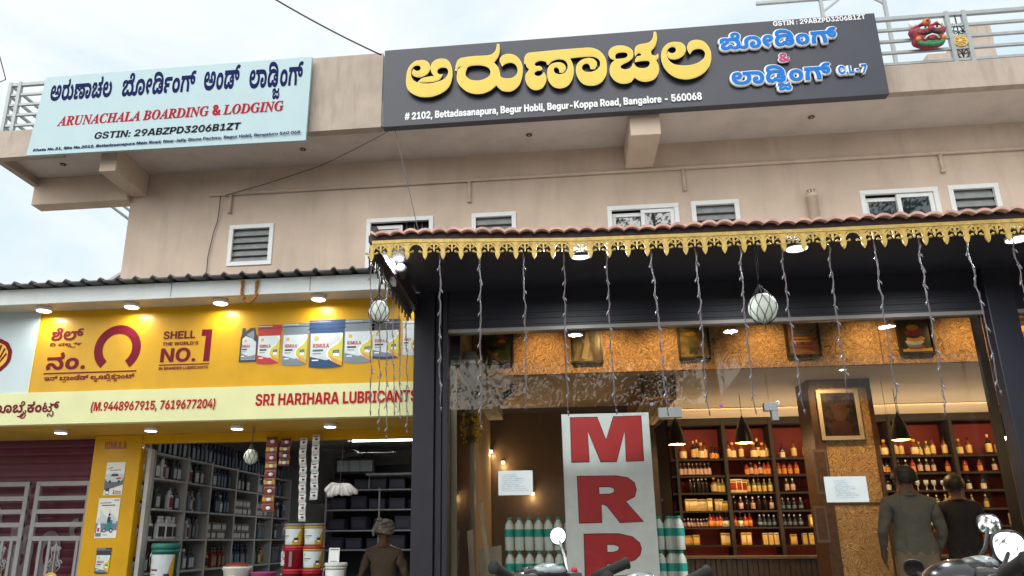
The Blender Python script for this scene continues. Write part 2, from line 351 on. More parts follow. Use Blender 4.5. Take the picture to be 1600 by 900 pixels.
# ------------------------------------------------------------------ lettering: outlines kept as data
FONT = {
'words': {'arunachala': [9,49,63,146,60,28,51], 'boarding': [45,71,216,93,6,170], 'and': [9,6,180], 'lodging': [159,60,216,103,6,170], 'boding': [45,71,216,6,170], 'shell': [268,196], 'theworlds': [221,3,53,51,108,343,73,93], 'no': [42,6,417], 'inbranded': [11,187,3,45,122,60,6,250,180,3,51,121,64,226,122,23,121,60,6,178], 'lubricants': [51,64,45,122,69,23,6,33,129,73]},
'K': {
'9': [248,[[[122,33,23,2,19,3,15,6,11,10,6,13,3,18,-1,7,-1,6,-3,6,-4,4,-4,3,-6,1,-4,0,-3,-2,-3,-4,-1,-5,1,-5,2,-3,2,-4,4,-3,4,-2,4,-2,0,-29,-73,0,0,31,30,0,-2,3,-3,4,-2,4,-1,4,-1,4,-1,5,2,9,3,9,6,7,9,6,11,3,15,1,18,-2,16,-6,12,-9,8,-12,6,-15,1,-15,-3,-28,-11,-22,-18,-17,-23,-11,-29,-7,-35,-2,-34,3,-29,7,-22,13,-16,17,-9,20,-4,23,2,19,6,15,10,13,13,9,15,6,17,1,13,-1,11,-4,9,-7,6,-8,4,-11,1,-11,-1,-12,-4,-10,-7,-8,-10,-6,-11,-4,-14,-1,-9,1,-8,2,-8,4,-7,4,-6,4,-4,4,6,28,3,-3,3,-4,4,-4,5,-4,6,-2,7,-1,9,1,6,3,4,4,1,6,0,5,-3,3,-3,2,-5,1,-8,-2,-7,-6,-5,-11,-1,-14,0,-5,1,-7,3,-8,5,-7,7,-7,10,-5,13,-5,16,-3]]]],
'49': [177,[[[88,-3,-23,2,-19,5,-16,10,-12,12,-7,16,-2,19,1,11,3,11,4,9,7,8,9,6,12,6,5,-6,-41,0,0,35,89,0,10,0,7,0,5,2,4,1,2,2,1,2,1,3,0,3,0,7,-3,6,-4,6,-5,7,31,18,10,-14,7,-13,3,-12,1,-11,-1,-8,-1,-7,-4,-7,-4,-6,-4,-4,-6,-3,-6,-3,-8,-2,6,4,9,-6,7,-7,5,-8,4,-9,2,-10,1,-11,-2,-18,-7,-16,-11,-13,-16,-9,-20,-6],[89,33,11,2,10,3,7,6,5,7,3,8,1,10,-1,10,-3,9,-6,8,-7,5,-9,3,-11,2,-12,-2,-9,-3,-8,-6,-5,-7,-3,-9,-2,-10,3,-15,8,-12,12,-6]]]],
'63': [93,[[[23,-3,-20,2,-17,7,-16,11,-16,15,22,25,9,-10,9,-7,10,-5,12,-2,11,2,9,5,5,8,2,12,-2,11,-4,10,-6,8,-8,8,-10,6,-11,6,22,35,16,-9,15,-11,12,-13,9,-15,6,-17,3,-20,-2,-17,-5,-16,-9,-12,-12,-9,-15,-6]]]],
'146': [252,[[[58,-3,-22,2,-16,7,-9,11,-3,13,1,7,3,7,5,6,8,6,10,4,13,2,1,-10,-13,3,-10,3,-7,4,-5,6,-3,7,-1,7,2,9,5,8,8,6,10,4,12,2,14,1,14,0,13,-2,10,-4,10,-5,8,-7,9,-10,-22,-1,7,9,8,7,7,5,9,3,9,3,11,1,12,1,14,0,12,-1,11,-2,11,-4,10,-6,8,-8,6,-10,4,-12,2,-14,-2,-15,-5,-14,-9,-12,-14,-9,-18,-6,-23,-2,-24,3,-17,8,-10,12,-4,17,2,10,4,9,6,7,8,5,9,3,11,1,15,-2,11,-5,7,-8,2,-10,0,-4,-1,-3,-1,-3,-1,-3,-26,1,1,1,0,1,0,1,0,1,0,2,-2,2,-2,1,-3,0,-3,0,-2,-2,-2,-2,-1,-3,2,-4,3,-3,6,-2,10,-1,14,2,10,5,6,9,1,14,-2,13,-6,10,-12,7,-15,3,-12,-2,-9,-3,-8,-6,-5,-8,-37,0,-4,7,-5,6,-8,4,-11,2,-7,-1,-5,-2,-3,-3,-1,-4,0,-1,0,-2,1,-2,2,-1,2,-1,2,-1,3,0,5,0,12,0,0,-28,-14,0,-5,0,-3,0,-2,-1,-2,-1,-1,-1,-1,-1,-1,-2,0,-1,1,-3,2,-3,4,-2,6,0,8,0,7,2,6,3,6,3,18,-27,-8,-3,-7,-4,-8,-2,-8,-2,-9,-2]],[[9,106,0,35,199,0,0,-35]]]],
'60': [131,[[[122,64,-2,-20,-6,-16,-9,-13,-13,-10,-16,-6,-18,-2,-16,1,-14,5,-11,6,-8,9,-4,12,-2,13,1,10,3,9,5,7,7,6,8,3,10,2,12,-2,8,-4,5,-7,1,-8,-1,-8,-3,-5,-6,-4,-7,-1,-5,0,-4,1,-4,3,-3,4,4,5,-1,-2,0,-2,0,-1,0,-2,1,-6,3,-5,6,-5,10,-1,8,1,7,3,6,5,4,6,2,8,1,10,-1,10,-2,8,-4,8,-6,5,-4,4,-6,3,-6,2,-8,1,-11,1,-13,1,-86,0,0,35,92,0,19,-1,15,-2,12,-2,11,-4,8,-5,8,-6,10,-11,8,-14,4,-15]]]],
'28': [232,[[[162,-3,-13,1,-12,2,-9,5,-9,5,-7,7,-7,9,18,1,-10,-12,-11,-8,-10,-5,-10,-3,-11,-2,-10,0,-15,1,-12,4,-10,7,-7,8,-4,9,-1,11,1,10,2,8,5,8,7,8,11,8,13,8,8,5,6,5,2,4,1,4,0,2,-1,2,-1,2,-3,1,-2,1,-4,0,-5,-1,-4,-2,-2,-3,-1,-4,0,-3,1,-3,1,-3,1,-2,-35,-12,-3,5,-2,7,-2,7,0,8,1,10,4,9,7,7,10,6,14,3,16,1,18,-1,13,-4,9,-6,6,-8,4,-9,1,-8,-1,-9,-3,-8,-4,-8,-8,-7,-10,-7,-13,-9,-8,-6,-5,-4,-3,-3,0,-4,0,-4,3,-3,5,-2,6,-1,11,2,9,5,5,8,3,9,36,0,3,-10,5,-7,7,-5,11,-1,7,1,6,2,3,5,1,5,0,5,-2,4,-4,4,-4,2,-4,2,-4,1,30,14,8,-4,7,-5,6,-5,5,-7,3,-8,1,-9,-2,-13,-4,-10,-8,-8,-11,-7,-14,-4]],[[130,62,0,28,26,0,3,2,3,3,2,3,1,3,-1,3,-1,3,-3,3,-3,3,23,2,17,-1,2,-3,2,-4,1,-3,0,-4,0,-3,-1,-2,-1,-3,-1,-2,24,0,0,-28,-4,0,-4,0,-5,1,-5,0,-4,1,-13,-2]],[[130,106,0,35,24,0,10,0,7,0,5,2,3,1,3,2,1,2,1,3,0,3,-1,7,-2,6,-4,6,-5,7,31,18,10,-14,7,-13,3,-12,1,-11,-1,-8,-1,-7,-4,-7,-5,-7,-8,-6,-11,-4,-13,-3,-18,0]]]],
'51': [209,[[[106,-3,-29,3,-24,7,-20,13,-14,17,-8,19,-3,23,2,19,6,16,9,12,13,10,16,5,17,2,14,-1,11,-4,9,-6,7,-9,4,-10,1,-12,-2,-12,-4,-10,-6,-8,-10,-6,-11,-3,-14,-2,-10,1,-9,2,-8,4,-7,4,-6,4,-5,4,6,28,3,-4,3,-4,5,-4,5,-3,6,-2,6,-1,9,1,7,3,3,4,2,6,-1,5,-2,3,-4,2,-5,1,-5,-1,-5,-3,-5,-4,-3,-7,-3,-8,-1,-12,2,-12,5,-11,8,-9,11,-8,15,-4,18,-2,16,1,13,4,10,5,9,8,5,10,1,11,-1,12,-6,9,-9,9,-12,7,21,35,21,-13,15,-17,10,-19,3,-23,-2,-20,-7,-18,-13,-15,-18,-12,-24,-7]]]],
'45': [229,[[[162,-3,-13,1,-11,2,-9,4,-9,6,-7,7,-8,10,18,0,-10,-12,-11,-8,-10,-5,-10,-3,-11,-2,-10,0,-15,1,-12,4,-10,7,-7,8,-4,9,-1,11,1,10,2,8,5,8,7,8,11,8,13,8,8,5,6,5,2,4,1,4,0,2,-1,2,-1,2,-3,1,-2,1,-4,0,-5,-1,-4,-2,-2,-3,-1,-4,0,-3,1,-3,1,-3,1,-2,-35,-12,-3,5,-2,7,-2,7,0,8,1,10,4,9,7,7,10,6,14,3,16,1,18,-1,13,-4,9,-6,6,-8,4,-9,1,-8,-1,-9,-3,-8,-4,-8,-8,-7,-10,-7,-13,-9,-8,-6,-5,-4,-3,-3,0,-4,0,-4,3,-3,5,-2,6,-1,11,2,9,5,5,8,2,10,38,0,2,-11,5,-7,7,-5,9,-1,9,1,8,6,4,8,2,12,-2,11,-4,10,-6,8,-8,8,-10,6,-11,6,22,35,16,-9,15,-11,12,-13,9,-15,6,-17,3,-20,-2,-18,-5,-15,-8,-12,-12,-10,-14,-5]]]],
'71': [337,[[[-127,106,0,35,47,0,11,0,8,1,6,2,4,2,3,3,1,3,1,4,1,4,-1,6,-3,5,-6,3,-7,1,-6,0,-6,-3,-3,-5,-2,-6,0,-1,0,-1,1,-2,0,-2,-12,15,2,2,3,2,3,1,2,0,6,-1,5,-3,3,-4,2,-6,-2,-6,-3,-5,-6,-2,-9,-1,-9,1,-7,5,-4,7,-1,9,1,8,4,8,6,7,8,5,12,4,14,1,16,-1,13,-5,10,-8,8,-10,4,-11,1,-13,-1,-12,-3,-10,-5,-8,-7,-6,-6,-4,-6,-3,-9,-2,-9,-2,-11,-1,-13,0]],[[21,-3,-20,2,-17,7,-15,11,-15,14,22,26,9,-10,9,-8,10,-5,10,-1,8,1,5,3,4,5,1,7,0,6,0,5,-1,5,0,5,0,5,0,5,2,19,8,16,12,12,17,9,19,6,23,1,22,-1,20,-5,16,-8,12,-10,10,-13,7,-13,4,-15,1,-15,-2,-19,-6,-16,-9,-13,-13,-10,-16,-6,-18,-2,-16,1,-14,5,-11,6,-8,9,-4,12,-2,13,1,10,3,9,5,7,7,6,8,3,10,2,12,-2,8,-4,4,-7,2,-8,-1,-8,-3,-5,-6,-4,-8,-1,-4,0,-4,1,-4,3,-3,4,4,5,-1,-2,0,-2,0,-1,0,-2,1,-6,3,-5,6,-5,10,-1,8,1,7,3,6,5,4,6,2,8,1,9,-1,13,-5,10,-7,10,-9,7,-13,5,-15,1,-12,-1,-10,-3,-8,-4,-6,-7,-4,-9,-1,-12,0,-4,0,-5,0,-5,0,-5,1,-5,0,-7,-2,-14,-5,-11,-8,-9,-10,-6,-12,-3]],[[331,101,-1,-12,-4,-10,-7,-8,-9,-6,-12,-3,-14,-2,-16,2,-12,4,-10,6,-7,7,5,28,3,-4,3,-4,4,-4,5,-3,6,-2,7,-1,9,1,6,3,4,4,1,6,-1,5,-2,3,-3,2,-5,1,-6,-1,-5,-2,-4,-4,-4,-6,-2,-7,-1,-9,0,-7,2,-11,4,-10,6,-8,8,-7,9,-6,10,-6,-22,-33,-16,10,-14,10,-11,13,-8,15,-6,16,-1,19,2,18,6,16,9,12,13,10,15,5,17,2,15,-1,12,-4,10,-6,7,-9,4,-10]]]],
'216': [216,[[[58,-3,-14,2,-12,4,-10,8,-7,12,-5,15,-1,18,2,19,5,16,9,14,12,12,15,10,16,7,18,4,19,2,18,-1,15,-3,13,-5,10,-6,10,-8,8,-8,17,-29,-4,-20,-8,-6,-8,-6,-10,-3,-12,-1,-9,0,-9,3,-7,3,-6,6,-4,7,-1,9,2,12,8,8,11,5,14,2,7,0,7,-2,6,-2,5,-3,12,-7,10,-11,6,-13,2,-15,-2,-15,-6,-13,-9,-9,-12,-7,-13,-4,-14,-1,-18,2,-14,5,-13,10,-10,12,19,2,-10,-11,-8,-8,-9,-6,-9,-3,-10,-2],[67,33,8,1,5,5,4,6,3,9,37,0,2,-9,5,-7,7,-4,10,-2,6,1,5,1,5,3,3,4,3,6,0,7,0,7,-1,5,-3,5,-3,4,-4,3,-5,1,-3,-1,-3,-1,-2,-2,0,-2,0,-3,2,-2,3,-1,4,-1,3,1,4,1,2,2,2,3,2,3,0,5,0,4,-2,4,-3,5,-5,3,-7,4,-9,2,-12,2,-14,1,-10,0,-13,-1,-11,-3,-9,-5,-8,-6,-7,-7,-4,-8,-3,-10,-1,-10,2,-10,3,-8,5,-4]],[[86,195,23,-2,21,-4,18,-7,17,-11,11,-9,10,-11,7,-12,6,-14,3,-14,1,-15,0,-10,-1,-8,-2,-8,-2,-8,-39,48,11,8,-5,8,-6,7,-7,6,-8,6,-12,6,-13,5,-15,3,-16,1,-11,-1,-8,-1,-6,-3,-4,-3,-2,-4,-1,-5,1,-4,1,-4,2,-3,3,-4,-28,-19,-5,6,-5,7,-3,7,-2,7,-1,6,-1,6,2,15,7,12,10,9,14,6,16,3]]]],
'93': [152,[[[148,106,-78,0,-7,0,-4,-1,-3,0,-2,-1,-2,-1,-2,-2,-1,-2,0,-2,0,-3,1,-2,1,-1,2,-2,2,-1,3,-1,4,0,5,0,38,0,0,-35,-35,0,-4,0,-3,0,-2,0,-2,0,-2,-1,-1,0,-2,-1,-2,-2,-1,-2,-1,-2,1,-3,2,-3,2,-1,3,-1,4,-1,4,0,5,0,0,-35,-9,0,-10,0,-9,2,-10,2,-8,4,-7,5,-5,7,-4,8,-1,11,1,7,2,6,3,6,5,6,6,4,7,4,0,-7,-11,7,-8,8,-5,10,-2,13,1,7,2,7,4,6,5,5,6,4,7,3,8,3,9,1,11,1,13,1,76,0]]]],
'6': [156,[[[77,-3,-19,2,-17,6,-14,9,-11,13,-6,16,-2,20,2,18,6,16,10,13,13,10,18,7,21,2,22,-2,17,-7,14,-10,10,-14,5,-15,2,-18,-2,-19,-6,-16,-10,-13,-14,-10,-18,-6],[77,31,14,3,9,6,5,11,2,12,-2,14,-6,10,-9,6,-12,3,-9,-2,-7,-3,-6,-5,-4,-6,-2,-8,-1,-8,2,-14,6,-10,9,-7]]]],
'170': [273,[[[140,141,0,-38,-5,3,6,0,9,-8,7,-10,5,-11,4,-14,2,-15,1,-18,0,-30,-44,0,0,19,0,13,-1,11,0,10,-1,9,-2,7,-1,6,-5,12,-6,10,-8,6,-11,3,-8,-1,-6,-4,-6,-5,-4,-6,-4,-8,-2,-9,-2,-6,-1,-7,-1,-8,0,-10,-1,-10,0,-12,0,-20,-44,0,0,29,1,19,3,17,4,15,7,13,11,11,13,8,8,-6,-48,0,0,35]],[[226,59,-20,4,-16,10,-10,16,-3,23,0,5,2,19,6,16,9,13,12,8,14,6,17,2,12,-1,11,-2,9,-3,7,-3,-16,-25,-5,2,-5,2,-6,1,-6,0,-8,-1,-6,-2,-6,-5,-4,-6,-2,-9,-1,-11,0,-12,1,-8,2,-6,4,-5,7,-1,4,0,3,2,2,3,0,4,0,3,-1,2,-1,1,-1,2,-3,1,-3,1,-4,0,-6,1,-84,0,0,35,81,0,14,-1,11,-2,10,-4,8,-6,6,-6,4,-7,2,-8,1,-9,-3,-17,-9,-12,-13,-7]]]],
'180': [310,[[[58,-3,-20,4,-16,10,-10,18,-3,24,1,13,3,12,5,10,7,10,10,8,11,7,5,-7,-42,0,0,35,170,0,0,-35,-5,0,-1,10,8,-3,7,-4,6,-6,4,-7,4,-8,1,-8,-1,-5,0,-4,-1,-4,-2,-3,-1,-2,-2,0,-2,-1,-2,-1,-8,-6,-8,-6,-10,-3,-12,-1,-9,0,-9,3,-7,3,-6,6,-4,7,-1,9,2,12,8,8,11,5,14,2,7,0,7,-2,6,-2,5,-3,13,-8,9,-10,6,-13,2,-15,-2,-15,-6,-13,-9,-9,-12,-7,-13,-4,-14,-1,-18,2,-14,5,-13,10,-10,12,19,2,-10,-11,-8,-8,-9,-6,-9,-3,-10,-2],[67,33,8,1,5,5,4,6,3,9,37,0,2,-9,5,-7,7,-4,10,-2,6,1,5,1,5,3,3,4,3,6,0,7,0,7,-1,5,-3,5,-3,4,-4,3,-5,1,-3,-1,-3,-1,-2,-2,0,-2,0,-3,2,-2,3,-1,4,-1,3,1,4,1,2,2,2,3,2,3,0,5,0,4,-2,4,-2,4,-5,4,-6,4,-9,2,-11,2,-15,1,-14,0,-12,-1,-11,-3,-9,-5,-7,-6,-7,-7,-4,-8,-3,-10,-1,-10,2,-10,3,-8,5,-4]],[[264,59,-21,4,-15,10,-10,16,-3,23,0,5,1,19,6,16,9,13,13,8,14,6,16,2,13,-1,10,-2,9,-3,8,-3,-17,-25,-5,2,-5,2,-5,1,-7,0,-7,-1,-7,-2,-5,-5,-4,-6,-3,-9,-1,-11,0,-12,1,-8,3,-6,4,-5,6,-1,4,0,3,2,2,3,1,4,0,3,-1,2,-1,1,-2,2,-2,1,-4,1,-4,0,-5,1,-84,0,0,35,81,0,13,-1,12,-2,9,-4,9,-6,5,-6,4,-7,3,-8,1,-9,-3,-17,-9,-12,-14,-7]]]],
'159': [216,[[[108,-3,-30,3,-25,7,-19,13,-15,17,-8,19,-3,23,2,19,6,16,9,12,13,10,16,5,17,2,14,-1,11,-4,9,-6,7,-9,4,-10,1,-12,-2,-12,-4,-10,-6,-8,-10,-6,-11,-3,-14,-2,-10,1,-9,2,-8,4,-7,4,-6,4,-5,4,6,28,3,-4,3,-4,5,-4,5,-3,6,-2,6,-1,9,1,7,3,3,4,2,6,-1,5,-2,3,-4,2,-5,1,-5,-1,-5,-3,-5,-4,-3,-7,-3,-8,-1,-12,2,-12,5,-11,8,-9,12,-8,16,-4,19,-2,17,1,15,4,11,5,8,8,6,10,1,11,-1,14,-5,11,-9,9,-11,7,26,21,13,-7,10,-9,8,-10,6,-11,4,-12,1,-13,-2,-20,-8,-18,-13,-15,-19,-12,-25,-7]],[[124,106,0,35,57,0,0,-35]]]],
'103': [19,[[[-63,-94,-13,1,-10,5,-5,8,-2,9,1,8,4,7,7,7,12,6,5,3,4,2,1,2,1,2,-1,1,-1,1,-2,1,-4,0,-3,0,-3,-1,-2,-1,-1,-3,0,-1,1,-1,0,-1,1,-1,-22,-8,-2,4,-1,4,-1,4,-1,4,3,9,6,6,11,5,15,1,11,0,9,-3,5,-4,4,-4,2,-5,1,-5,-1,-5,-1,-4,-2,-5,-4,-4,-6,-4,-9,-5,-6,-3,-4,-2,-1,-1,0,-2,0,-2,1,-1,3,-1,3,0,7,1,6,3,3,4,2,4,25,0,1,-5,3,-4,4,-2,6,-1,5,0,4,2,2,3,1,4,0,2,-1,2,0,2,-1,2,22,8,3,-5,2,-5,1,-6,0,-5,-2,-11,-6,-9,-11,-5,-15,-2,-8,0,-8,2,-6,3,-6,5,-6,6,-6,7,19,1,-7,-9,-7,-6,-7,-5,-7,-2,-7,-2]],[[-7,-51,-14,1,-11,4,-8,5,-6,5,-3,11,10,7,6,-6,6,-4,7,-3,8,0,5,0,4,2,2,2,1,4,0,2,0,2,-1,2,-1,1,24,5,1,-3,1,-4,1,-4,0,-5,-2,-10,-6,-8,-10,-5]]]],
'268': [182,[[[77,-3,-19,1,-17,4,-14,6,-11,9,-6,11,-2,13,1,12,5,9,7,7,11,6,12,5,16,4,8,2,7,2,5,2,3,2,1,3,1,4,0,3,-2,2,-2,2,-2,1,-3,1,-3,0,-4,0,-3,-1,-2,-1,-2,-2,-1,-2,-1,-3,1,-2,0,-1,0,-2,1,-2,-41,-12,-2,4,-1,5,-1,4,0,4,1,8,5,6,8,6,12,4,14,2,16,1,12,-1,10,-3,10,-4,8,-6,5,-8,2,-9,-1,-10,-4,-8,-5,-7,-9,-5,-12,-5,-14,-3,-10,-2,-7,-2,-5,-2,-2,-2,-2,-2,-1,-3,1,-3,2,-2,3,-2,6,-2,7,-1,10,0,16,1,14,3,10,6,8,7,5,9,2,11,-1,12,-4,10,-4,8,-6,6,-6,5,-6,4,0,7,25,6,14,-7,11,-9,8,-10,6,-11,3,-11,1,-11,-3,-20,-8,-17,-13,-15,-18,-10,-24,-7]],[[8,106,0,35,93,0,11,0,8,1,5,2,5,2,2,3,2,3,1,4,0,4,-1,6,-3,5,-5,3,-7,1,-7,0,-5,-3,-4,-5,-1,-6,0,-1,0,-1,0,-2,1,-2,-12,15,2,2,3,2,2,1,3,0,6,-1,5,-3,3,-4,1,-6,-1,-6,-4,-5,-6,-2,-8,-1,-9,1,-7,5,-4,7,-2,9,2,8,3,8,6,7,9,5,12,4,14,1,16,-1,13,-5,10,-8,7,-10,5,-11,1,-13,-1,-12,-3,-10,-5,-8,-7,-6,-6,-4,-7,-3,-8,-2,-9,-2,-11,-1,-13,0,-10,0,-22,5,-17,-5]]]],
'196': [314,[[[108,-3,-30,3,-25,7,-19,13,-15,17,-8,19,-3,23,2,19,6,16,9,12,13,10,16,5,17,2,14,-1,11,-4,9,-6,7,-9,4,-10,1,-12,-2,-12,-4,-10,-6,-8,-10,-6,-11,-3,-14,-2,-10,1,-9,2,-8,4,-7,4,-6,4,-5,4,6,28,3,-4,3,-4,5,-4,5,-3,6,-2,6,-1,9,1,7,3,3,4,2,6,-1,5,-2,3,-4,2,-5,1,-5,-1,-5,-3,-5,-4,-3,-7,-3,-8,-1,-12,2,-12,5,-11,8,-9,12,-8,16,-4,19,-2,17,1,15,4,11,5,8,8,6,10,1,11,-1,14,-5,11,-9,9,-11,7,26,21,13,-7,10,-9,8,-10,6,-11,4,-12,1,-13,-2,-20,-8,-18,-13,-15,-19,-12,-25,-7]],[[124,106,0,35,57,0,0,-35]],[[268,59,-21,4,-15,10,-10,16,-3,23,0,5,2,19,5,16,10,13,12,8,14,6,16,2,13,-1,10,-2,9,-3,8,-3,-17,-25,-5,2,-5,2,-5,1,-7,0,-7,-1,-7,-2,-5,-5,-4,-6,-3,-9,-1,-11,0,-12,1,-8,3,-6,4,-5,6,-1,4,0,3,2,2,3,1,4,0,3,-1,2,-1,1,-2,2,-2,1,-4,1,-4,0,-5,1,-84,0,0,35,81,0,13,-1,12,-2,9,-4,9,-6,5,-6,4,-7,3,-8,1,-9,-3,-17,-9,-12,-14,-7]]]],
'221': [210,[[[58,-3,-14,2,-12,4,-10,8,-7,12,-5,14,-1,19,2,17,5,17,9,14,11,12,14,10,16,8,18,4,19,2,13,-1,12,-3,11,-4,10,-6,9,-7,7,-8,1,0,-5,8,-6,9,-7,8,-9,7,-11,7,-12,5,-13,3,-16,2,-14,-2,-10,-3,-5,-5,-2,-7,1,-4,1,-5,3,-4,4,-3,-27,-21,-7,7,-5,7,-3,7,-3,8,-1,7,-1,6,2,15,7,12,10,9,14,6,16,3,17,2,19,-1,16,-3,15,-5,12,-7,12,-7,9,-9,12,-15,9,-16,7,-16,3,-17,3,-17,0,-17,-1,-23,-5,-17,-7,-13,-10,-8,-13,-5,-14,-2,-12,1,-11,2,-9,4,-8,6,-7,7,-7,9,19,2,-10,-11,-8,-8,-9,-6,-9,-3,-10,-2],[67,33,8,1,6,5,4,8,2,10,37,0,2,-11,4,-8,6,-4,7,-1,7,1,5,4,4,8,1,10,-1,10,-3,8,-4,9,-5,7,-8,6,-9,5,-11,4,-12,1,-4,0,-12,-1,-11,-3,-9,-5,-7,-6,-6,-8,-4,-8,-3,-9,-1,-10,2,-10,3,-8,5,-4]]]],
'3': [72,[]],
'53': [224,[[[63,-3,-16,1,-14,5,-11,7,-8,9,-5,12,-2,14,2,12,4,10,7,8,9,6,11,4,13,2,17,-2,11,-6,7,-9,2,-12,0,-4,-1,-4,-1,-4,-1,-3,-28,2,0,1,1,1,0,1,0,1,-1,3,-1,3,-2,1,-4,1,-4,-1,-3,-2,-2,-3,0,-4,1,-6,5,-5,8,-3,12,-1,13,2,9,5,6,8,3,10,37,0,2,-11,5,-8,6,-4,7,-1,8,1,5,4,2,7,1,8,0,7,-2,8,-4,8,-5,7,-6,6,-7,6,-8,6,-9,5,47,6,10,-8,9,-9,7,-10,6,-11,3,-11,1,-14,-2,-17,-5,-14,-8,-9,-10,-7,-12,-4,-13,-1,-12,1,-11,2,-9,4,-8,6,-8,7,-7,9,17,-1,-8,-9,-9,-7,-10,-5,-11,-4,-12,-2]],[[8,106,0,35,137,0,10,0,7,0,5,2,4,1,2,2,1,2,1,3,0,3,0,7,-3,6,-4,6,-5,7,31,18,10,-14,7,-13,3,-12,1,-11,-1,-8,-1,-7,-4,-7,-5,-7,-8,-6,-11,-4,-13,-3,-18,0]]]],
'108': [14,[[[-64,-94,-10,1,-7,3,-7,6,-4,7,-2,9,-1,8,2,15,6,12,9,9,13,7,15,5,18,1,23,-2,17,-7,11,-12,6,-14,-2,2,3,-4,3,-5,1,-5,0,-6,-1,-10,-4,-8,-6,-5,-7,-4,-8,-3,-8,0,-10,1,-8,2,-7,5,-7,6,4,0,-7,-6,-7,-5,-8,-2],[-58,-71,4,0,3,2,3,3,1,4,25,0,2,-5,4,-3,4,-2,6,0,4,0,3,1,2,2,2,2,2,3,0,4,0,1,0,1,0,2,-1,1,5,-8,-3,-1,-4,-2,-4,-1,-6,0,-8,1,-8,3,-5,6,-1,8,0,4,2,4,3,3,4,3,6,2,9,0,3,0,3,0,2,0,2,-1,-16,-3,-5,2,-5,1,-5,0,-6,1,-3,0,-14,-2,-11,-5,-7,-8,-3,-11,1,-5,2,-4,3,-2],[-3,-52,2,0,2,1,2,1,1,2,-1,2,-2,1,-2,0,-2,0,-2,0,-2,0,-1,-2,-1,-1,1,-2,1,-1,2,-1]]]],
'343': [107,[[[89,-131,-10,0,-9,2,-7,4,-7,5,-7,7,-7,8,-5,7,-4,4,-3,1,-4,1,-3,-1,-3,-1,-1,-3,-1,-4,1,-5,1,-5,3,-5,3,-7,-25,-9,-4,7,-3,8,-2,8,-1,8,3,14,7,10,11,7,15,2,10,-1,9,-4,9,-7,10,-11,5,-6,5,-4,3,-3,4,-2,3,-1,4,0,4,0,3,2,3,2,3,5,1,6,1,8,-2,13,-4,12,-6,12,-7,10,25,11,5,-8,5,-9,4,-9,4,-11,2,-11,1,-11,-2,-14,-3,-12,-6,-9,-8,-6,-10,-4]]]],
'73': [95,[[[48,59,-20,4,-16,10,-10,16,-3,23,0,5,2,19,6,16,9,13,12,8,14,6,17,2,12,-1,11,-2,9,-3,7,-3,-16,-25,-5,2,-5,2,-6,1,-6,0,-8,-1,-6,-2,-6,-5,-4,-6,-2,-9,-1,-11,0,-12,1,-8,2,-6,4,-5,7,-1,4,0,3,2,2,3,0,4,0,3,-1,2,-1,1,-1,2,-3,1,-3,1,-5,0,-5,1,-84,0,0,35,81,0,14,-1,11,-2,10,-4,8,-6,6,-6,4,-7,2,-8,1,-9,-3,-17,-9,-12,-13,-7]]]],
'42': [197,[[[134,-3,-13,1,-10,3,-10,4,-9,7,-8,8,-9,9,-4,5,-3,3,-3,3,-2,1,-3,1,-2,1,-4,-1,-3,-2,-2,-4,0,-4,1,-6,1,-6,4,-6,4,-6,-38,-14,-5,9,-5,10,-3,11,-1,10,2,12,4,11,6,9,9,6,12,5,15,1,14,-1,12,-5,12,-8,12,-12,5,-6,5,-5,4,-4,5,-2,4,-2,4,0,6,1,5,4,3,6,1,9,-2,10,-3,10,-7,9,-8,9,-10,8,-12,7,-97,0,0,35,110,0,11,0,7,0,5,2,3,1,2,2,2,2,0,3,1,3,-1,7,-2,6,-4,6,-6,7,31,18,11,-14,6,-13,3,-12,1,-11,0,-8,-2,-7,-3,-7,-5,-7,-7,-4,-7,-4,-8,-3,-10,-1,-5,0,11,5,11,-8,8,-9,8,-10,5,-11,3,-11,1,-13,-3,-23,-11,-17,-17,-10]]]],
'417': [74,[[[14,19,2,10,5,7,7,4,9,1,9,-1,8,-4,5,-7,1,-10,-1,-10,-5,-7,-8,-4,-9,-1,-9,1,-7,4,-5,7]]]],
'11': [210,[[[98,-3,-19,1,-15,4,-11,7,-7,8,-5,10,-1,11,3,16,10,12,18,9,23,2,16,-1,14,-2,12,-5,12,-7,10,-8,11,-11,9,-11,7,-12,6,-13,3,-14,-41,-7,-4,17,-6,15,-9,12,-11,9,-13,7,-15,2,-8,-1,-4,-2,-3,-3,-1,-3,1,-4,3,-4,7,-2,11,0,14,1,12,3,11,5,8,6,6,8,5,8,2,10,1,10,-1,13,-5,8,-7,5,-9,2,-7,-1,-7,-5,-4,-7,-3,-10,-37,0,-2,12,-4,7,-6,5,-8,1,-5,-1,-4,-2,-3,-4,-1,-5,1,-4,0,-3,1,-3,1,-3,-38,-11,-3,6,-2,7,-1,7,0,8,1,12,5,10,7,8,10,6,12,4,14,1,11,0,9,-2,8,-4,8,-5,7,-6,7,-7,-12,-2,8,9,8,7,7,5,9,3,9,2,9,0,17,-1,14,-6,12,-9,9,-12,5,-17,2,-19,-1,-11,-2,-11,-4,-10,-5,-10,-7,-9,-9,-8,-8,-3,-14,-8,-16,-7,-18,-4]]]],
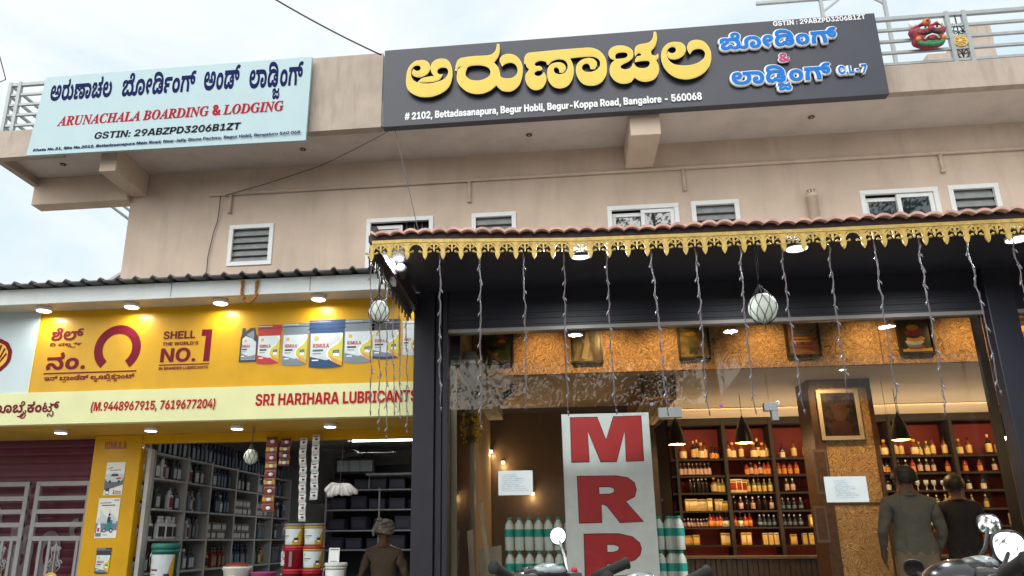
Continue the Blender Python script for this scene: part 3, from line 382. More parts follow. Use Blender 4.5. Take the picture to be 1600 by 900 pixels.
'187': [292,[[[134,-3,-13,1,-10,3,-10,4,-9,7,-8,8,-9,9,-4,5,-3,3,-3,3,-2,1,-3,1,-2,1,-4,-1,-3,-2,-2,-4,0,-4,1,-6,1,-6,4,-6,4,-6,-38,-14,-5,9,-5,10,-3,11,-1,10,2,12,4,11,6,9,9,6,12,5,15,1,14,-1,12,-5,12,-8,12,-12,5,-6,5,-5,4,-4,5,-2,4,-2,4,0,6,1,5,4,3,6,1,9,-2,10,-3,10,-7,9,-8,9,-10,8,-12,7,-97,0,0,35,147,0,0,-35,-5,1,2,4,10,-8,9,-8,7,-10,6,-11,3,-11,1,-13,-3,-23,-11,-17,-17,-10]],[[245,59,-20,4,-16,10,-10,16,-3,23,0,5,2,19,6,16,9,13,12,8,15,6,16,2,12,-1,11,-2,9,-3,7,-3,-16,-25,-5,2,-5,2,-6,1,-6,0,-8,-1,-6,-2,-6,-5,-4,-6,-2,-9,-1,-11,0,-12,1,-8,2,-6,5,-5,6,-1,4,0,3,2,2,3,1,4,-1,3,0,2,-2,1,-1,2,-3,1,-3,1,-4,0,-6,1,-84,0,0,35,81,0,14,-1,11,-2,10,-4,8,-6,6,-6,4,-7,2,-8,1,-9,-3,-17,-9,-12,-13,-7]]]],
'122': [34,[[[36,-15,-3,-20,-8,-16,-13,-13,-18,-9,-22,-5,-25,-2,-12,1,-12,1,-12,2,-12,3,6,26,9,-2,10,-2,10,-1,12,0,27,2,19,9,12,12,3,16,0,9,-2,7,-3,6,-3,5,24,13,6,-11,4,-11,2,-10]]]],
'250': [216,[[[58,-3,-20,4,-16,10,-10,18,-3,24,1,13,3,12,5,10,7,10,10,8,11,7,5,-7,-42,0,0,35,126,0,11,0,8,1,5,2,5,2,2,3,2,3,1,4,0,4,-1,6,-3,5,-5,3,-7,1,-7,0,-5,-3,-4,-5,-1,-6,0,-1,0,-1,0,-2,1,-2,-12,15,2,2,3,2,2,1,3,0,6,-1,5,-3,3,-4,1,-6,-1,-6,-3,-5,-7,-2,-8,-1,-9,1,-7,5,-4,7,-1,9,1,8,3,8,7,7,8,5,12,4,14,1,16,-1,13,-5,10,-8,7,-10,5,-11,1,-13,-1,-11,-2,-9,-4,-7,-6,-7,-4,-3,-5,-3,-6,-3,-7,-2,-9,-1,-10,-1,8,8,17,1,7,-3,6,-5,4,-6,4,-7,3,-7,1,-8,-1,-5,0,-4,-1,-4,-2,-3,-1,-2,-2,0,-2,-1,-2,-1,-8,-6,-8,-6,-10,-3,-12,-1,-9,0,-9,3,-7,3,-6,6,-4,7,-1,9,2,12,8,8,11,5,14,2,7,0,7,-2,6,-2,5,-3,13,-8,9,-11,6,-13,2,-14,-2,-15,-6,-13,-9,-9,-12,-7,-13,-4,-14,-1,-18,2,-14,5,-13,10,-10,12,19,2,-10,-11,-8,-8,-9,-6,-9,-3,-10,-2],[67,33,8,1,5,5,4,6,3,9,37,0,2,-9,5,-7,7,-4,10,-2,6,1,5,1,5,3,3,4,3,6,0,7,0,7,-1,5,-3,5,-3,4,-4,3,-5,1,-3,-1,-3,-1,-2,-2,0,-2,0,-3,2,-2,3,-1,4,-1,3,1,4,1,2,2,2,3,2,3,0,5,0,4,-2,4,-2,4,-5,4,-6,4,-9,2,-11,2,-15,1,-14,0,-12,-1,-11,-3,-9,-5,-7,-6,-7,-7,-4,-8,-3,-10,-1,-10,2,-10,3,-8,5,-4]]]],
'121': [72,[[[2,-105,-16,2,-12,3,-9,6,-7,6,-3,7,-1,8,0,6,2,5,3,5,4,4,6,4,9,5,5,3,4,2,1,2,1,2,-1,2,-1,1,-2,1,-4,0,-4,0,-2,-1,-2,-2,-1,-2,0,-1,1,-2,0,-1,1,-1,-22,-8,-2,4,-1,4,-1,5,-1,4,3,9,6,6,11,5,15,1,11,0,9,-3,5,-4,4,-4,2,-6,1,-5,0,-6,-1,-4,-3,-5,-4,-4,-6,-4,-9,-5,-5,-3,-4,-2,-2,-3,0,-3,0,-2,2,-2,3,-2,4,-1,6,-1,7,0,13,1,9,3,6,4,4,5,2,5,1,6,-1,7,-2,7,-4,6,-5,5,-5,6,-5,6,-5,5,-4,6,-2,7,-1,7,1,9,4,7,6,5,7,4,8,2,8,1,13,-2,10,-5,7,-8,4,-11,-25,-4,-1,3,-1,2,-2,1,-1,1,-2,1,-2,0,-3,-1,-2,-1,-1,-1,-1,-3,1,-4,3,-4,3,-4,5,-5,5,-5,6,-7,4,-7,4,-8,3,-9,1,-10,-1,-7,-2,-8,-3,-8,-6,-8,-8,-6,-11,-6,-14,-3]]]],
'64': [212,[[[21,-3,-20,2,-17,7,-15,11,-15,14,22,26,9,-10,9,-8,10,-5,10,-1,8,1,5,3,4,5,1,7,0,6,0,5,-1,5,0,5,0,5,0,5,2,19,8,16,12,12,17,9,19,6,23,1,22,-1,20,-5,16,-8,12,-10,10,-13,7,-13,4,-15,1,-15,-2,-19,-6,-16,-9,-13,-13,-10,-16,-6,-18,-2,-16,1,-14,5,-11,6,-8,9,-4,12,-2,13,1,10,3,9,5,7,7,6,8,3,10,2,12,-2,8,-4,4,-7,2,-8,-1,-8,-3,-5,-6,-4,-8,-1,-4,0,-4,1,-4,3,-3,4,4,5,-1,-2,0,-2,0,-1,0,-2,1,-6,3,-5,6,-5,10,-1,8,1,7,3,6,5,4,6,2,8,1,9,-1,13,-5,10,-7,10,-9,7,-13,5,-15,1,-12,-1,-10,-3,-8,-4,-6,-7,-4,-9,-1,-12,0,-4,0,-5,0,-5,0,-5,1,-5,0,-7,-2,-14,-5,-11,-8,-9,-10,-6,-12,-3]]]],
'226': [234,[[[61,-3,-15,1,-12,4,-10,7,-7,8,-4,9,-1,11,1,10,2,8,5,8,7,8,11,8,13,8,8,5,6,5,2,4,1,4,0,2,-1,2,-1,2,-3,1,-2,1,-4,0,-5,-1,-4,-2,-2,-3,-1,-4,0,-3,1,-3,1,-3,1,-2,-35,-12,-3,5,-2,7,-2,7,0,8,1,10,4,9,7,7,10,6,14,3,16,1,18,-1,13,-4,9,-6,6,-8,4,-9,1,-8,-1,-9,-3,-8,-4,-8,-8,-7,-10,-7,-13,-9,-8,-6,-5,-4,-3,-3,0,-4,0,-4,3,-3,5,-2,6,-1,11,2,9,5,5,8,3,10,37,0,2,-11,5,-7,8,-5,9,-1,6,1,7,2,5,5,4,8,3,12,1,16,-1,17,-3,17,-4,16,-6,14,-7,13,-9,9,-9,7,-10,2,-5,-1,-4,-2,-2,-2,-1,-5,1,-4,3,-2,4,-2,4,-1,8,2,5,3,4,6,2,7,29,-1,-7,-20,-11,-14,-15,-8,-18,-2,-9,0,-8,2,-8,3,-7,4,-6,5,-4,6,-3,8,-1,8,3,16,10,12,15,8,20,2,21,-2,18,-7,16,-11,13,-15,10,-18,8,-21,5,-23,1,-25,-2,-26,-5,-20,-9,-16,-13,-10,-16,-7,-19,-2,-13,1,-10,2,-10,4,-8,6,-8,8,-7,9,18,0,-10,-12,-11,-8,-10,-5,-10,-3,-11,-2]]]],
'23': [165,[[[81,-3,-21,1,-17,4,-13,7,-9,8,-5,9,-1,10,0,6,1,5,2,5,4,5,4,4,5,4,-2,-3,-20,0,0,28,54,0,3,2,3,2,2,3,1,3,-1,3,-1,4,-3,3,-3,2,23,3,16,-3,3,-3,2,-3,1,-3,0,-3,0,-3,-1,-3,-1,-2,-1,-2,49,0,0,-28,-22,0,-1,4,6,-4,5,-4,3,-5,3,-5,1,-5,1,-6,-2,-11,-5,-9,-9,-8,-13,-7,-17,-4],[82,32,13,1,8,4,5,6,1,6,0,5,-3,4,-3,3,-5,3,-7,1,-9,1,-8,-1,-7,-1,-5,-3,-3,-3,-2,-4,-1,-5,1,-7,5,-5,9,-4]],[[9,106,0,35,77,0,11,0,7,0,5,2,3,1,2,2,2,2,1,3,0,3,-1,7,-2,6,-4,6,-6,7,32,18,10,-14,6,-13,4,-12,1,-11,-1,-8,-2,-7,-3,-7,-5,-7,-8,-6,-11,-4,-14,-3,-17,0]]]],
'178': [331,[[[70,-3,-13,1,-12,3,-11,5,-9,7,-7,9,-5,11,-4,13,-1,14,2,18,5,16,9,12,13,10,15,6,18,2,11,-1,10,-3,9,-5,6,-8,5,-9,1,-12,-1,-10,-4,-9,-6,-8,-8,-6,-12,-4,-15,-1,-9,0,-8,2,-8,3,-7,4,3,26,5,-3,5,-3,7,-1,7,-1,8,1,4,3,3,3,1,4,-1,4,-1,3,-3,2,-5,0,-4,0,-4,-3,-5,-4,-3,-6,-2,-9,-1,-12,0,-2,0,-6,2,-6,2,-5,3,-3,4,-3,5,-2,5,-1,6,-1,13,2,9,5,6,8,3,10,37,0,3,-9,5,-8,7,-5,11,-2,7,1,6,3,3,5,1,7,-1,5,-2,5,-3,4,-5,3,-5,2,-7,2,25,20,13,-4,10,-7,7,-7,5,-9,4,-9,1,-10,-4,-19,-10,-15,-16,-10,-24,-3,-11,1,-10,2,-10,4,-10,5,-9,9,-9,10,19,0,-9,-10,-9,-8,-10,-6,-10,-4,-13,-2]],[[52,105,-13,6,-8,8,-5,9,-1,9,1,8,4,8,6,7,11,5,13,4,19,1,3,-33,-7,-1,-5,-2,-2,-2,-1,-3,1,-3,2,-3,5,-3,5,-1]],[[146,65,0,30,19,0,6,0,4,2,2,2,1,3,-1,3,-2,3,-5,3,-9,3,22,24,10,-4,8,-5,7,-5,4,-5,3,-5,2,-5,2,-5,0,-4,-1,-7,-2,-6,-3,-6,-4,-5,-7,-4,-8,-3,-5,-1,-6,-2,-5,0,-6,-1]],[[127,106,0,35,76,0,0,-35]],[[284,59,-20,4,-16,10,-10,16,-3,23,0,5,2,19,6,16,9,13,12,8,15,6,16,2,12,-1,11,-2,9,-3,8,-3,-17,-25,-5,2,-5,2,-6,1,-6,0,-8,-1,-6,-2,-6,-5,-4,-6,-2,-9,-1,-11,0,-12,1,-8,2,-6,5,-5,6,-1,4,0,3,2,2,3,1,4,-1,3,0,2,-2,1,-1,2,-3,1,-3,1,-4,0,-6,1,-83,0,0,35,81,0,13,-1,11,-2,10,-4,8,-6,6,-6,4,-7,2,-8,1,-9,-3,-17,-9,-12,-13,-7]]]],
'69': [46,[[[-127,111,0,27,52,0,13,0,10,2,6,2,4,3,3,4,1,3,1,5,1,4,-2,8,-4,6,-6,4,-8,1,-8,-1,-7,-3,-5,-6,-1,-6,0,-2,0,-1,0,-1,0,-2,-8,12,2,2,3,1,2,1,2,0,6,-1,5,-3,3,-4,1,-5,-1,-6,-4,-4,-5,-3,-7,-1,-9,2,-6,5,-4,6,-1,9,1,8,4,8,6,7,9,5,10,4,13,1,14,-1,12,-5,9,-7,7,-9,4,-11,1,-12,0,-10,-3,-9,-4,-8,-6,-6,-4,-4,-6,-3,-7,-2,-9,-2,-11,-2,-13,0]],[[-23,-105,-16,2,-14,5,-11,7,-8,10,-5,12,-2,13,1,11,4,11,6,8,8,7,10,4,11,1,10,-1,8,-3,6,-4,4,-6,2,-7,1,-7,-2,-12,-6,-9,-11,-5,-15,-1,-5,0,-7,1,-6,2,-4,2,-1,19,5,-3,5,-2,5,-1,5,-1,7,1,5,2,2,3,1,5,0,3,-2,3,-4,2,-4,1,-5,-1,-4,-2,-4,-3,-3,-4,-1,-6,-1,-7,0,-2,2,-11,6,-9,11,-6,16,-2,11,1,10,3,9,4,7,7,5,9,1,13,-1,11,-3,10,-6,9,-6,8,5,5,5,6,3,5,1,6,-1,7,-3,6,-4,5,-7,6,16,16,11,-10,7,-9,3,-9,1,-10,0,-9,-3,-7,-4,-6,-4,-4,-3,7,7,-9,5,-11,3,-11,1,-13,-2,-17,-6,-14,-9,-11,-13,-7,-16,-5]]]],
'33': [218,[[[64,-3,-12,1,-10,3,-10,5,-8,6,-6,9,-5,10,-3,12,-1,14,2,17,5,15,8,13,11,9,14,6,16,2,10,-1,9,-3,7,-5,6,-7,4,-8,1,-11,-1,-9,-3,-9,-6,-7,-8,-6,-11,-3,-13,-1,-11,1,-9,2,-7,4,-7,5,4,21,4,-4,6,-3,7,-3,9,-1,9,1,6,3,4,4,1,5,-1,5,-3,4,-4,2,-5,1,-7,-1,-6,-4,-5,-5,-4,-8,-2,-10,-1,-12,0,-1,1,-8,1,-6,3,-6,4,-4,4,-3,5,-2,5,-1,6,-1,15,2,10,6,6,9,4,12,28,0,3,-12,6,-9,8,-6,11,-2,10,2,7,4,3,6,2,8,-1,7,-3,6,-4,6,-5,4,-7,3,-7,2,19,16,12,-5,10,-7,7,-7,5,-9,3,-9,1,-10,-3,-18,-9,-14,-15,-9,-21,-3,-10,1,-10,2,-9,4,-9,5,-7,8,-8,10,13,-1,-8,-10,-8,-7,-9,-6,-10,-3,-11,-2]],[[50,104,-12,5,-8,8,-5,9,-2,9,1,7,3,7,6,6,9,5,12,3,15,2,3,-26,-8,-1,-6,-2,-3,-3,-1,-4,1,-5,3,-4,5,-3,7,-2]],[[135,71,0,24,13,0,8,0,7,1,4,2,4,3,2,2,1,3,1,3,0,3,-1,6,-4,6,-7,5,-12,4,9,27,20,-7,15,-11,8,-14,3,-15,-2,-12,-5,-11,-9,-9,-14,-7,-3,-1,-3,-1,-3,-1,-2,0,-4,0,-5,0]]]],
'129': [33,[[[3,-83,-10,0,-9,3,-7,3,-6,6,-6,6,-5,7,-6,8,-5,4,-3,3,-5,1,-4,-1,-4,-3,-2,-3,0,-5,0,-5,2,-6,3,-6,3,-6,-21,-8,-4,7,-3,8,-2,8,-1,8,2,12,7,11,11,6,13,2,11,-1,9,-4,8,-7,9,-10,5,-6,4,-5,4,-3,4,-3,3,-1,4,-1,6,1,5,2,3,4,2,5,1,6,1,7,-2,13,-3,12,-6,13,-7,10,20,10,5,-8,5,-9,5,-10,3,-10,2,-10,1,-11,-2,-14,-3,-11,-6,-9,-8,-6,-10,-3]]]],
},
'S': {
' ': [67,[]],
'#': [158,[[[81,0,30,182,30,0,-30,-182]],[[0,44,5,31,143,0,-5,-31]],[[17,0,30,182,30,0,-29,-182]],[[10,107,5,31,144,0,-6,-31]]]],
'&': [165,[[[68,-3,-18,2,-15,5,-12,8,-9,10,-6,13,-1,13,0,10,3,8,5,8,6,7,9,7,10,8,37,24,4,3,3,3,3,3,1,3,1,3,0,3,-1,5,-3,4,-5,4,-7,1,-4,-1,-4,-1,-3,-3,-3,-3,-1,-4,-1,-4,1,-5,2,-6,3,-5,5,-7,6,-7,6,-8,87,-98,-42,0,-72,80,-8,8,-7,9,-6,9,-5,10,-3,10,-1,11,1,12,5,12,8,10,10,7,12,5,14,1,14,-1,12,-5,9,-6,7,-9,5,-11,1,-12,-1,-8,-2,-7,-3,-8,-5,-6,-6,-7,-7,-6,-37,-27,-6,-4,-4,-5,-3,-5,-1,-6,1,-6,2,-5,4,-4,5,-3,6,-2,7,-1,9,1,9,3,9,6,8,7,7,9,5,11,4,11,1,12,33,0,0,-14,-3,-14,-4,-12,-5,-12,-8,-11,-9,-8,-11,-6,-11,-7,-12,-5,-13,-3]]]],
"'": [69,[[[20,111,-4,71,37,0,-4,-71]]]],
'(': [98,[[[22,72,1,22,3,22,4,22,6,20,7,18,8,15,39,0,-7,-18,-7,-19,-5,-20,-4,-21,-2,-20,-1,-21,0,-17,3,-17,3,-18,5,-17,7,-19,8,-20,-39,0,-13,25,-8,26,-6,28]]]],
')': [98,[[[8,-36,8,20,6,19,5,17,4,18,2,17,1,17,-1,21,-2,20,-4,21,-6,20,-6,19,-7,18,39,0,8,-15,7,-18,5,-20,5,-22,2,-22,1,-22,-2,-29,-5,-28,-9,-26,-12,-25]]]],
',': [67,[[[8,-39,8,70,39,0,-19,-70]]]],
'-': [161,[[[122,87,0,-32,-83,0,0,32]]]],
'.': [67,[[[34,-2,-9,1,-7,5,-5,8,-2,8,2,9,5,7,7,5,9,2,8,-2,8,-5,5,-7,1,-9,-1,-8,-5,-8,-8,-5]]]],
'0': [161,[[[81,-3,-22,3,-19,8,-14,14,-10,19,-7,23,-2,27,2,27,7,23,10,19,14,13,19,9,22,3,22,-3,18,-9,14,-13,10,-19,7,-23,2,-27,-2,-27,-7,-23,-10,-19,-14,-14,-18,-8],[81,31,10,1,8,6,7,9,4,12,3,14,1,18,-1,17,-3,15,-4,12,-7,9,-8,5,-10,2,-11,-2,-8,-5,-6,-9,-5,-12,-3,-15,-1,-17,1,-18,3,-14,5,-12,6,-9,8,-6]]]],
'1': [161,[[[22,0,0,34,122,0,0,-34]],[[107,182,0,-182,-41,0,0,144,-42,-27,0,37,45,28]]]],
'2': [161,[[[14,0,0,31,68,56,6,6,6,6,6,5,4,7,3,7,1,7,-1,8,-2,6,-4,5,-6,4,-6,2,-8,1,-8,-1,-7,-3,-6,-4,-4,-7,-3,-8,-1,-10,-39,0,2,19,6,16,10,14,14,10,17,6,19,2,18,-2,16,-5,14,-9,10,-11,6,-14,2,-16,-1,-13,-3,-11,-6,-10,-8,-10,-10,-10,-12,-10,-35,-30,76,0,0,-34]]]],
'3': [161,[[[80,-3,-22,2,-17,7,-14,10,-10,13,-6,16,-2,16,40,0,1,-9,3,-7,5,-7,6,-4,7,-3,8,-1,9,1,7,2,6,5,4,5,3,7,1,8,-1,8,-3,7,-5,5,-7,4,-7,2,-10,1,-25,0,0,24,41,39,-73,0,0,34,122,0,0,-32,-57,-53,0,9,20,0,17,-4,12,-7,9,-11,6,-13,2,-14,-2,-17,-7,-14,-10,-12,-14,-9,-17,-6]]]],
'4': [161,[[[4,38,0,32,78,112,42,0,-77,-112,110,0,0,-32]],[[94,0,0,48,0,14,0,51,40,0,0,-113]]]],
'5': [161,[[[80,-3,-19,2,-16,6,-14,8,-10,12,-7,15,-3,17,40,0,1,-8,3,-6,5,-6,6,-4,7,-3,8,0,8,0,7,3,6,5,4,6,3,8,1,9,-1,8,-3,8,-4,6,-6,5,-7,3,-8,1,-10,-1,-9,-3,-6,-6,-4,-7,-39,0,6,107,120,0,0,-34,-83,0,-3,-38,1,0,7,6,8,4,9,3,11,0,12,-1,11,-3,10,-6,10,-7,7,-9,6,-11,4,-12,1,-12,-2,-18,-7,-16,-10,-13,-14,-10,-17,-6]]]],
'6': [161,[[[82,-3,-20,2,-17,6,-14,10,-11,13,-6,15,-3,17,2,15,5,14,7,15,10,16,42,62,46,0,-57,-82,-9,0,3,4,4,5,4,3,6,4,7,2,9,1,17,-2,14,-6,12,-8,9,-12,6,-14,2,-17,-3,-17,-6,-15,-10,-13,-14,-10,-16,-6],[80,30,8,1,8,3,5,4,5,7,3,7,1,8,-1,8,-3,7,-5,6,-5,5,-8,3,-8,1,-7,-1,-8,-3,-5,-5,-5,-6,-3,-7,-1,-8,1,-8,3,-7,5,-7,5,-4,8,-3]]]],
'7': [161,[[[28,0,74,147,-86,0,0,35,129,0,0,-34,-74,-148]]]],
'8': [161,[[[80,-3,-20,2,-17,5,-14,7,-11,11,-7,12,-2,15,2,12,4,10,7,9,9,7,11,5,13,2,-17,5,-12,9,-8,12,-3,15,2,14,6,12,10,10,13,8,16,4,18,2,19,-2,16,-4,13,-8,10,-10,6,-12,2,-14,-3,-15,-8,-12,-12,-9,-16,-5,12,-2,12,-5,9,-7,6,-9,5,-10,1,-12,-2,-15,-7,-12,-11,-11,-14,-7,-17,-5],[80,27,8,1,7,2,6,4,5,5,2,6,1,7,-1,7,-3,6,-4,6,-6,4,-7,2,-8,1,-7,-1,-7,-2,-6,-4,-4,-6,-3,-6,-1,-7,1,-7,3,-6,4,-5,6,-4,7,-2],[80,109,8,0,6,2,5,4,3,4,3,6,0,6,0,7,-3,5,-3,5,-5,3,-6,2,-8,1,-7,-1,-6,-2,-5,-3,-3,-5,-3,-5,0,-7,0,-6,3,-6,3,-4,5,-4,6,-2]]]],
'9': [161,[[[79,184,20,-2,17,-6,14,-9,11,-13,6,-15,3,-17,-2,-15,-4,-14,-8,-15,-10,-16,-42,-62,-46,0,57,81,9,0,-3,-3,-3,-5,-5,-4,-6,-3,-7,-2,-9,-1,-17,2,-14,6,-12,8,-9,12,-6,14,-2,17,3,17,6,15,10,13,14,9,17,6],[81,152,-8,-1,-7,-3,-6,-5,-5,-6,-3,-7,-1,-8,1,-8,3,-7,5,-7,6,-4,7,-3,8,-1,8,1,7,3,6,4,4,7,3,7,1,8,-1,8,-3,7,-4,6,-6,5,-7,3]]]],
':': [67,[[[34,-2,-9,1,-7,5,-5,8,-2,8,2,9,5,7,7,5,9,2,8,-2,8,-5,5,-7,1,-9,-1,-8,-5,-8,-8,-5]],[[34,80,-9,1,-7,5,-5,8,-2,8,2,9,5,7,7,5,9,2,8,-2,8,-5,5,-7,1,-9,-1,-8,-5,-8,-8,-5]]]],
'A': [183,[[[1,0,62,182,56,0,63,-182,-47,0,-26,82,-5,19,-6,20,-6,21,-6,23,11,0,-6,-23,-6,-21,-6,-20,-6,-19,-26,-82]],[[43,36,0,33,97,0,0,-33]]]],
'B': [162,[[[12,0,0,182,75,0,19,-2,15,-4,12,-7,9,-9,6,-11,1,-13,-1,-10,-3,-9,-5,-8,-6,-6,-9,-4,-9,-4,11,-2,9,-4,8,-7,7,-8,3,-11,2,-12,-2,-14,-6,-12,-9,-11,-12,-7,-16,-5,-19,-2],[54,33,32,0,11,1,8,5,5,6,2,9,-1,7,-2,5,-4,5,-5,3,-6,2,-8,0,-32,0],[54,108,29,0,7,0,6,2,5,3,3,4,2,5,1,6,-2,9,-4,6,-8,5,-10,1,-29,0]]]],
'C': [182,[[[94,-3,-24,3,-21,8,-18,14,-13,18,-9,24,-2,27,2,27,9,23,13,19,18,14,21,8,24,3,16,-1,14,-4,14,-6,11,-8,10,-10,8,-12,5,-13,4,-15,-43,0,-2,7,-3,6,-4,6,-4,4,-6,4,-6,2,-6,2,-8,1,-13,-2,-11,-5,-9,-9,-6,-11,-4,-14,-1,-16,1,-16,4,-14,6,-11,9,-9,11,-5,13,-2,8,1,6,1,6,3,5,4,5,4,4,5,3,7,2,7,43,0,-4,-15,-5,-14,-8,-11,-10,-10,-11,-8,-14,-6,-14,-4]]]],
'D': [176,[[[79,0,-48,0,0,36,46,0,15,1,13,5,9,8,7,10,4,14,2,17,-2,17,-4,13,-7,11,-9,8,-13,5,-16,1,-46,0,0,36,49,0,26,-3,22,-8,18,-14,13,-18,9,-22,3,-26,-3,-26,-8,-22,-14,-18,-18,-14,-22,-8]],[[55,182,0,-182,-43,0,0,182]]]],
'E': [154,[[[12,0,0,182,135,0,0,-36,-92,0,0,-37,85,0,0,-35,-85,0,0,-38,92,0,0,-36]]]],
'F': [148,[[[12,0,0,182,130,0,0,-36,-87,0,0,-40,82,0,0,-35,-82,0,0,-71]]]],
'G': [184,[[[94,-3,-24,3,-22,9,-17,14,-13,18,-9,23,-2,27,2,27,9,23,14,19,17,14,21,8,24,3,15,-1,15,-4,13,-5,12,-8,10,-9,7,-11,6,-13,3,-14,-43,0,-2,6,-3,6,-3,4,-5,4,-5,3,-5,3,-7,1,-7,1,-13,-2,-12,-5,-8,-9,-7,-11,-4,-14,-1,-16,1,-17,4,-13,7,-12,9,-8,11,-5,14,-2,11,1,9,4,8,5,6,6,3,8,1,10,10,-1,-47,0,0,32,79,0,0,-25,-2,-21,-8,-19,-13,-16,-16,-11,-20,-8]]]],
'H': [180,[[[12,0,0,182,43,0,0,-71,71,0,0,71,42,0,0,-182,-42,0,0,74,-71,0,0,-74]]]],
'I': [102,[[[7,0,0,34,23,0,0,114,-23,0,0,34,88,0,0,-34,-23,0,0,-114,23,0,0,-34]]]],
'J': [143,[[[68,-3,-26,4,-19,11,-12,19,-4,25,0,13,39,0,0,-13,2,-10,4,-7,7,-5,8,-1,9,1,7,5,4,7,1,10,0,126,43,0,0,-127,-4,-25,-13,-18,-20,-11]]]],
'K': [176,[[[43,33,0,53,6,7,7,8,6,8,6,7,6,8,6,8,42,50,50,0,-76,-91,-4,0]],[[12,0,0,182,43,0,0,-46,0,-49,0,-20,0,-67]],[[126,0,-51,79,26,32,74,-111]]]],
'L': [141,[[[12,0,0,182,43,0,0,-146,81,0,0,-36]]]],
'M': [226,[[[12,0,0,182,63,0,25,-74,2,-7,2,-9,3,-9,3,-10,2,-10,3,-9,2,-9,2,-7,-11,0,2,7,2,9,2,9,3,10,3,10,2,9,3,9,2,7,24,74,63,0,0,-182,-42,0,0,80,1,7,0,8,0,10,0,10,1,10,0,11,0,10,0,10,5,0,-3,-10,-3,-11,-3,-10,-2,-11,-3,-10,-3,-9,-2,-8,-2,-7,-27,-80,-35,0,-27,80,-2,7,-3,8,-3,9,-3,10,-3,11,-3,10,-3,11,-3,10,6,0,0,-10,1,-10,0,-11,0,-10,0,-10,1,-10,0,-8,0,-7,0,-80]]]],
'N': [183,[[[12,0,0,182,44,0,53,-85,4,-5,3,-7,5,-8,4,-8,5,-8,4,-8,-5,-12,0,10,0,11,-1,11,0,11,0,9,0,8,0,81,42,0,0,-182,-44,0,-48,77,-4,7,-5,8,-5,9,-6,11,-7,11,-6,12,8,3,1,-12,0,-13,0,-11,1,-10,0,-8,0,-7,0,-77]]]],
'O': [187,[[[93,-3,-23,3,-21,8,-18,14,-13,18,-9,24,-2,27,2,27,9,23,13,19,18,14,21,8,23,3,24,-3,21,-8,17,-14,14,-19,8,-23,3,-27,-3,-27,-8,-24,-14,-18,-17,-14,-21,-8],[93,34,13,2,10,5,9,8,7,11,4,14,1,17,-1,16,-4,15,-7,11,-9,8,-10,5,-13,2,-12,-2,-11,-5,-8,-8,-7,-11,-4,-15,-1,-16,1,-17,4,-14,7,-11,8,-8,11,-5]]]],
'P': [159,[[[12,0,0,182,74,0,20,-2,16,-6,14,-9,10,-12,6,-15,2,-17,-2,-18,-6,-15,-10,-12,-14,-9,-17,-6,-19,-1,-50,0,0,35,47,0,9,1,7,2,6,4,4,5,3,6,0,8,0,7,-3,6,-4,6,-6,3,-7,3,-9,0,-28,0,0,-146]]]],
'R': [164,[[[12,0,0,182,75,0,19,-2,17,-6,13,-9,10,-12,7,-15,2,-17,-2,-17,-7,-15,-10,-12,-14,-9,-18,-5,-20,-2,-46,0,0,34,46,0,8,1,7,2,6,4,5,5,2,6,1,8,-1,7,-2,7,-5,5,-6,4,-7,2,-8,1,-29,0,0,-147]],[[114,0,-41,82,45,0,41,-82]]]],
'S': [166,[[[84,-3,-22,2,-19,5,-15,10,-11,12,-6,15,-3,19,41,0,1,-8,4,-7,5,-6,7,-4,8,-3,10,-1,9,1,8,2,6,3,5,4,3,5,1,6,-1,5,-3,4,-4,4,-6,3,-8,3,-10,2,-19,4,-23,8,-17,11,-10,14,-3,18,2,16,7,14,10,11,15,9,17,5,20,2,20,-2,17,-5,14,-9,11,-12,6,-14,3,-18,-40,0,-3,11,-6,8,-10,5,-12,1,-8,0,-7,-2,-5,-3,-5,-4,-3,-5,-1,-5,1,-5,3,-4,3,-4,6,-3,8,-2,9,-3,17,-3,14,-3,11,-5,10,-5,8,-6,6,-6,5,-8,2,-9,1,-10,-2,-17,-7,-14,-11,-12,-14,-8,-19,-5]]]],
'T': [161,[[[5,146,0,36,151,0,0,-36,-54,0,0,-146,-43,0,0,146]]]],
'U': [176,[[[88,-3,-22,2,-18,6,-15,10,-12,14,-7,16,-2,19,0,118,41,0,0,-115,1,-9,4,-8,5,-7,7,-5,8,-3,10,-2,10,2,8,3,7,5,5,7,4,8,1,9,0,115,41,0,0,-118,-2,-19,-7,-16,-11,-14,-16,-10,-18,-6]]]],
'V': [181,[[[63,0,-62,182,46,0,27,-82,5,-19,6,-20,6,-22,7,-22,-13,0,6,22,6,22,6,20,6,19,25,82,46,0,-61,-182]]]],
'W': [253,[[[49,0,-48,182,46,0,18,-83,3,-12,2,-12,3,-12,2,-12,2,-12,2,-12,-9,0,2,12,3,12,2,12,3,12,2,12,3,12,20,83,43,0,20,-83,3,-12,2,-12,3,-12,2,-12,3,-12,2,-12,-9,0,2,12,2,12,2,12,3,12,2,12,3,12,18,83,46,0,-48,-182,-48,0,-23,93,-3,12,-3,12,-3,15,-4,17,12,0,-3,-17,-3,-15,-3,-12,-3,-12,-23,-93]]]],
'Y': [176,[[[68,0,0,66,-67,116,49,0,29,-53,3,-7,4,-7,4,-7,3,-8,-8,0,4,8,3,7,4,7,3,7,28,53,49,0,-66,-116,0,-66]]]],
'Z': [160,[[[6,0,0,33,76,91,8,9,8,9,8,9,8,9,5,-14,-12,0,-12,0,-12,0,-12,0,-62,0,0,36,144,0,0,-33,-74,-90,-8,-10,-8,-9,-8,-9,-9,-9,-4,14,12,0,11,0,12,0,12,0,65,0,0,-36]]]],
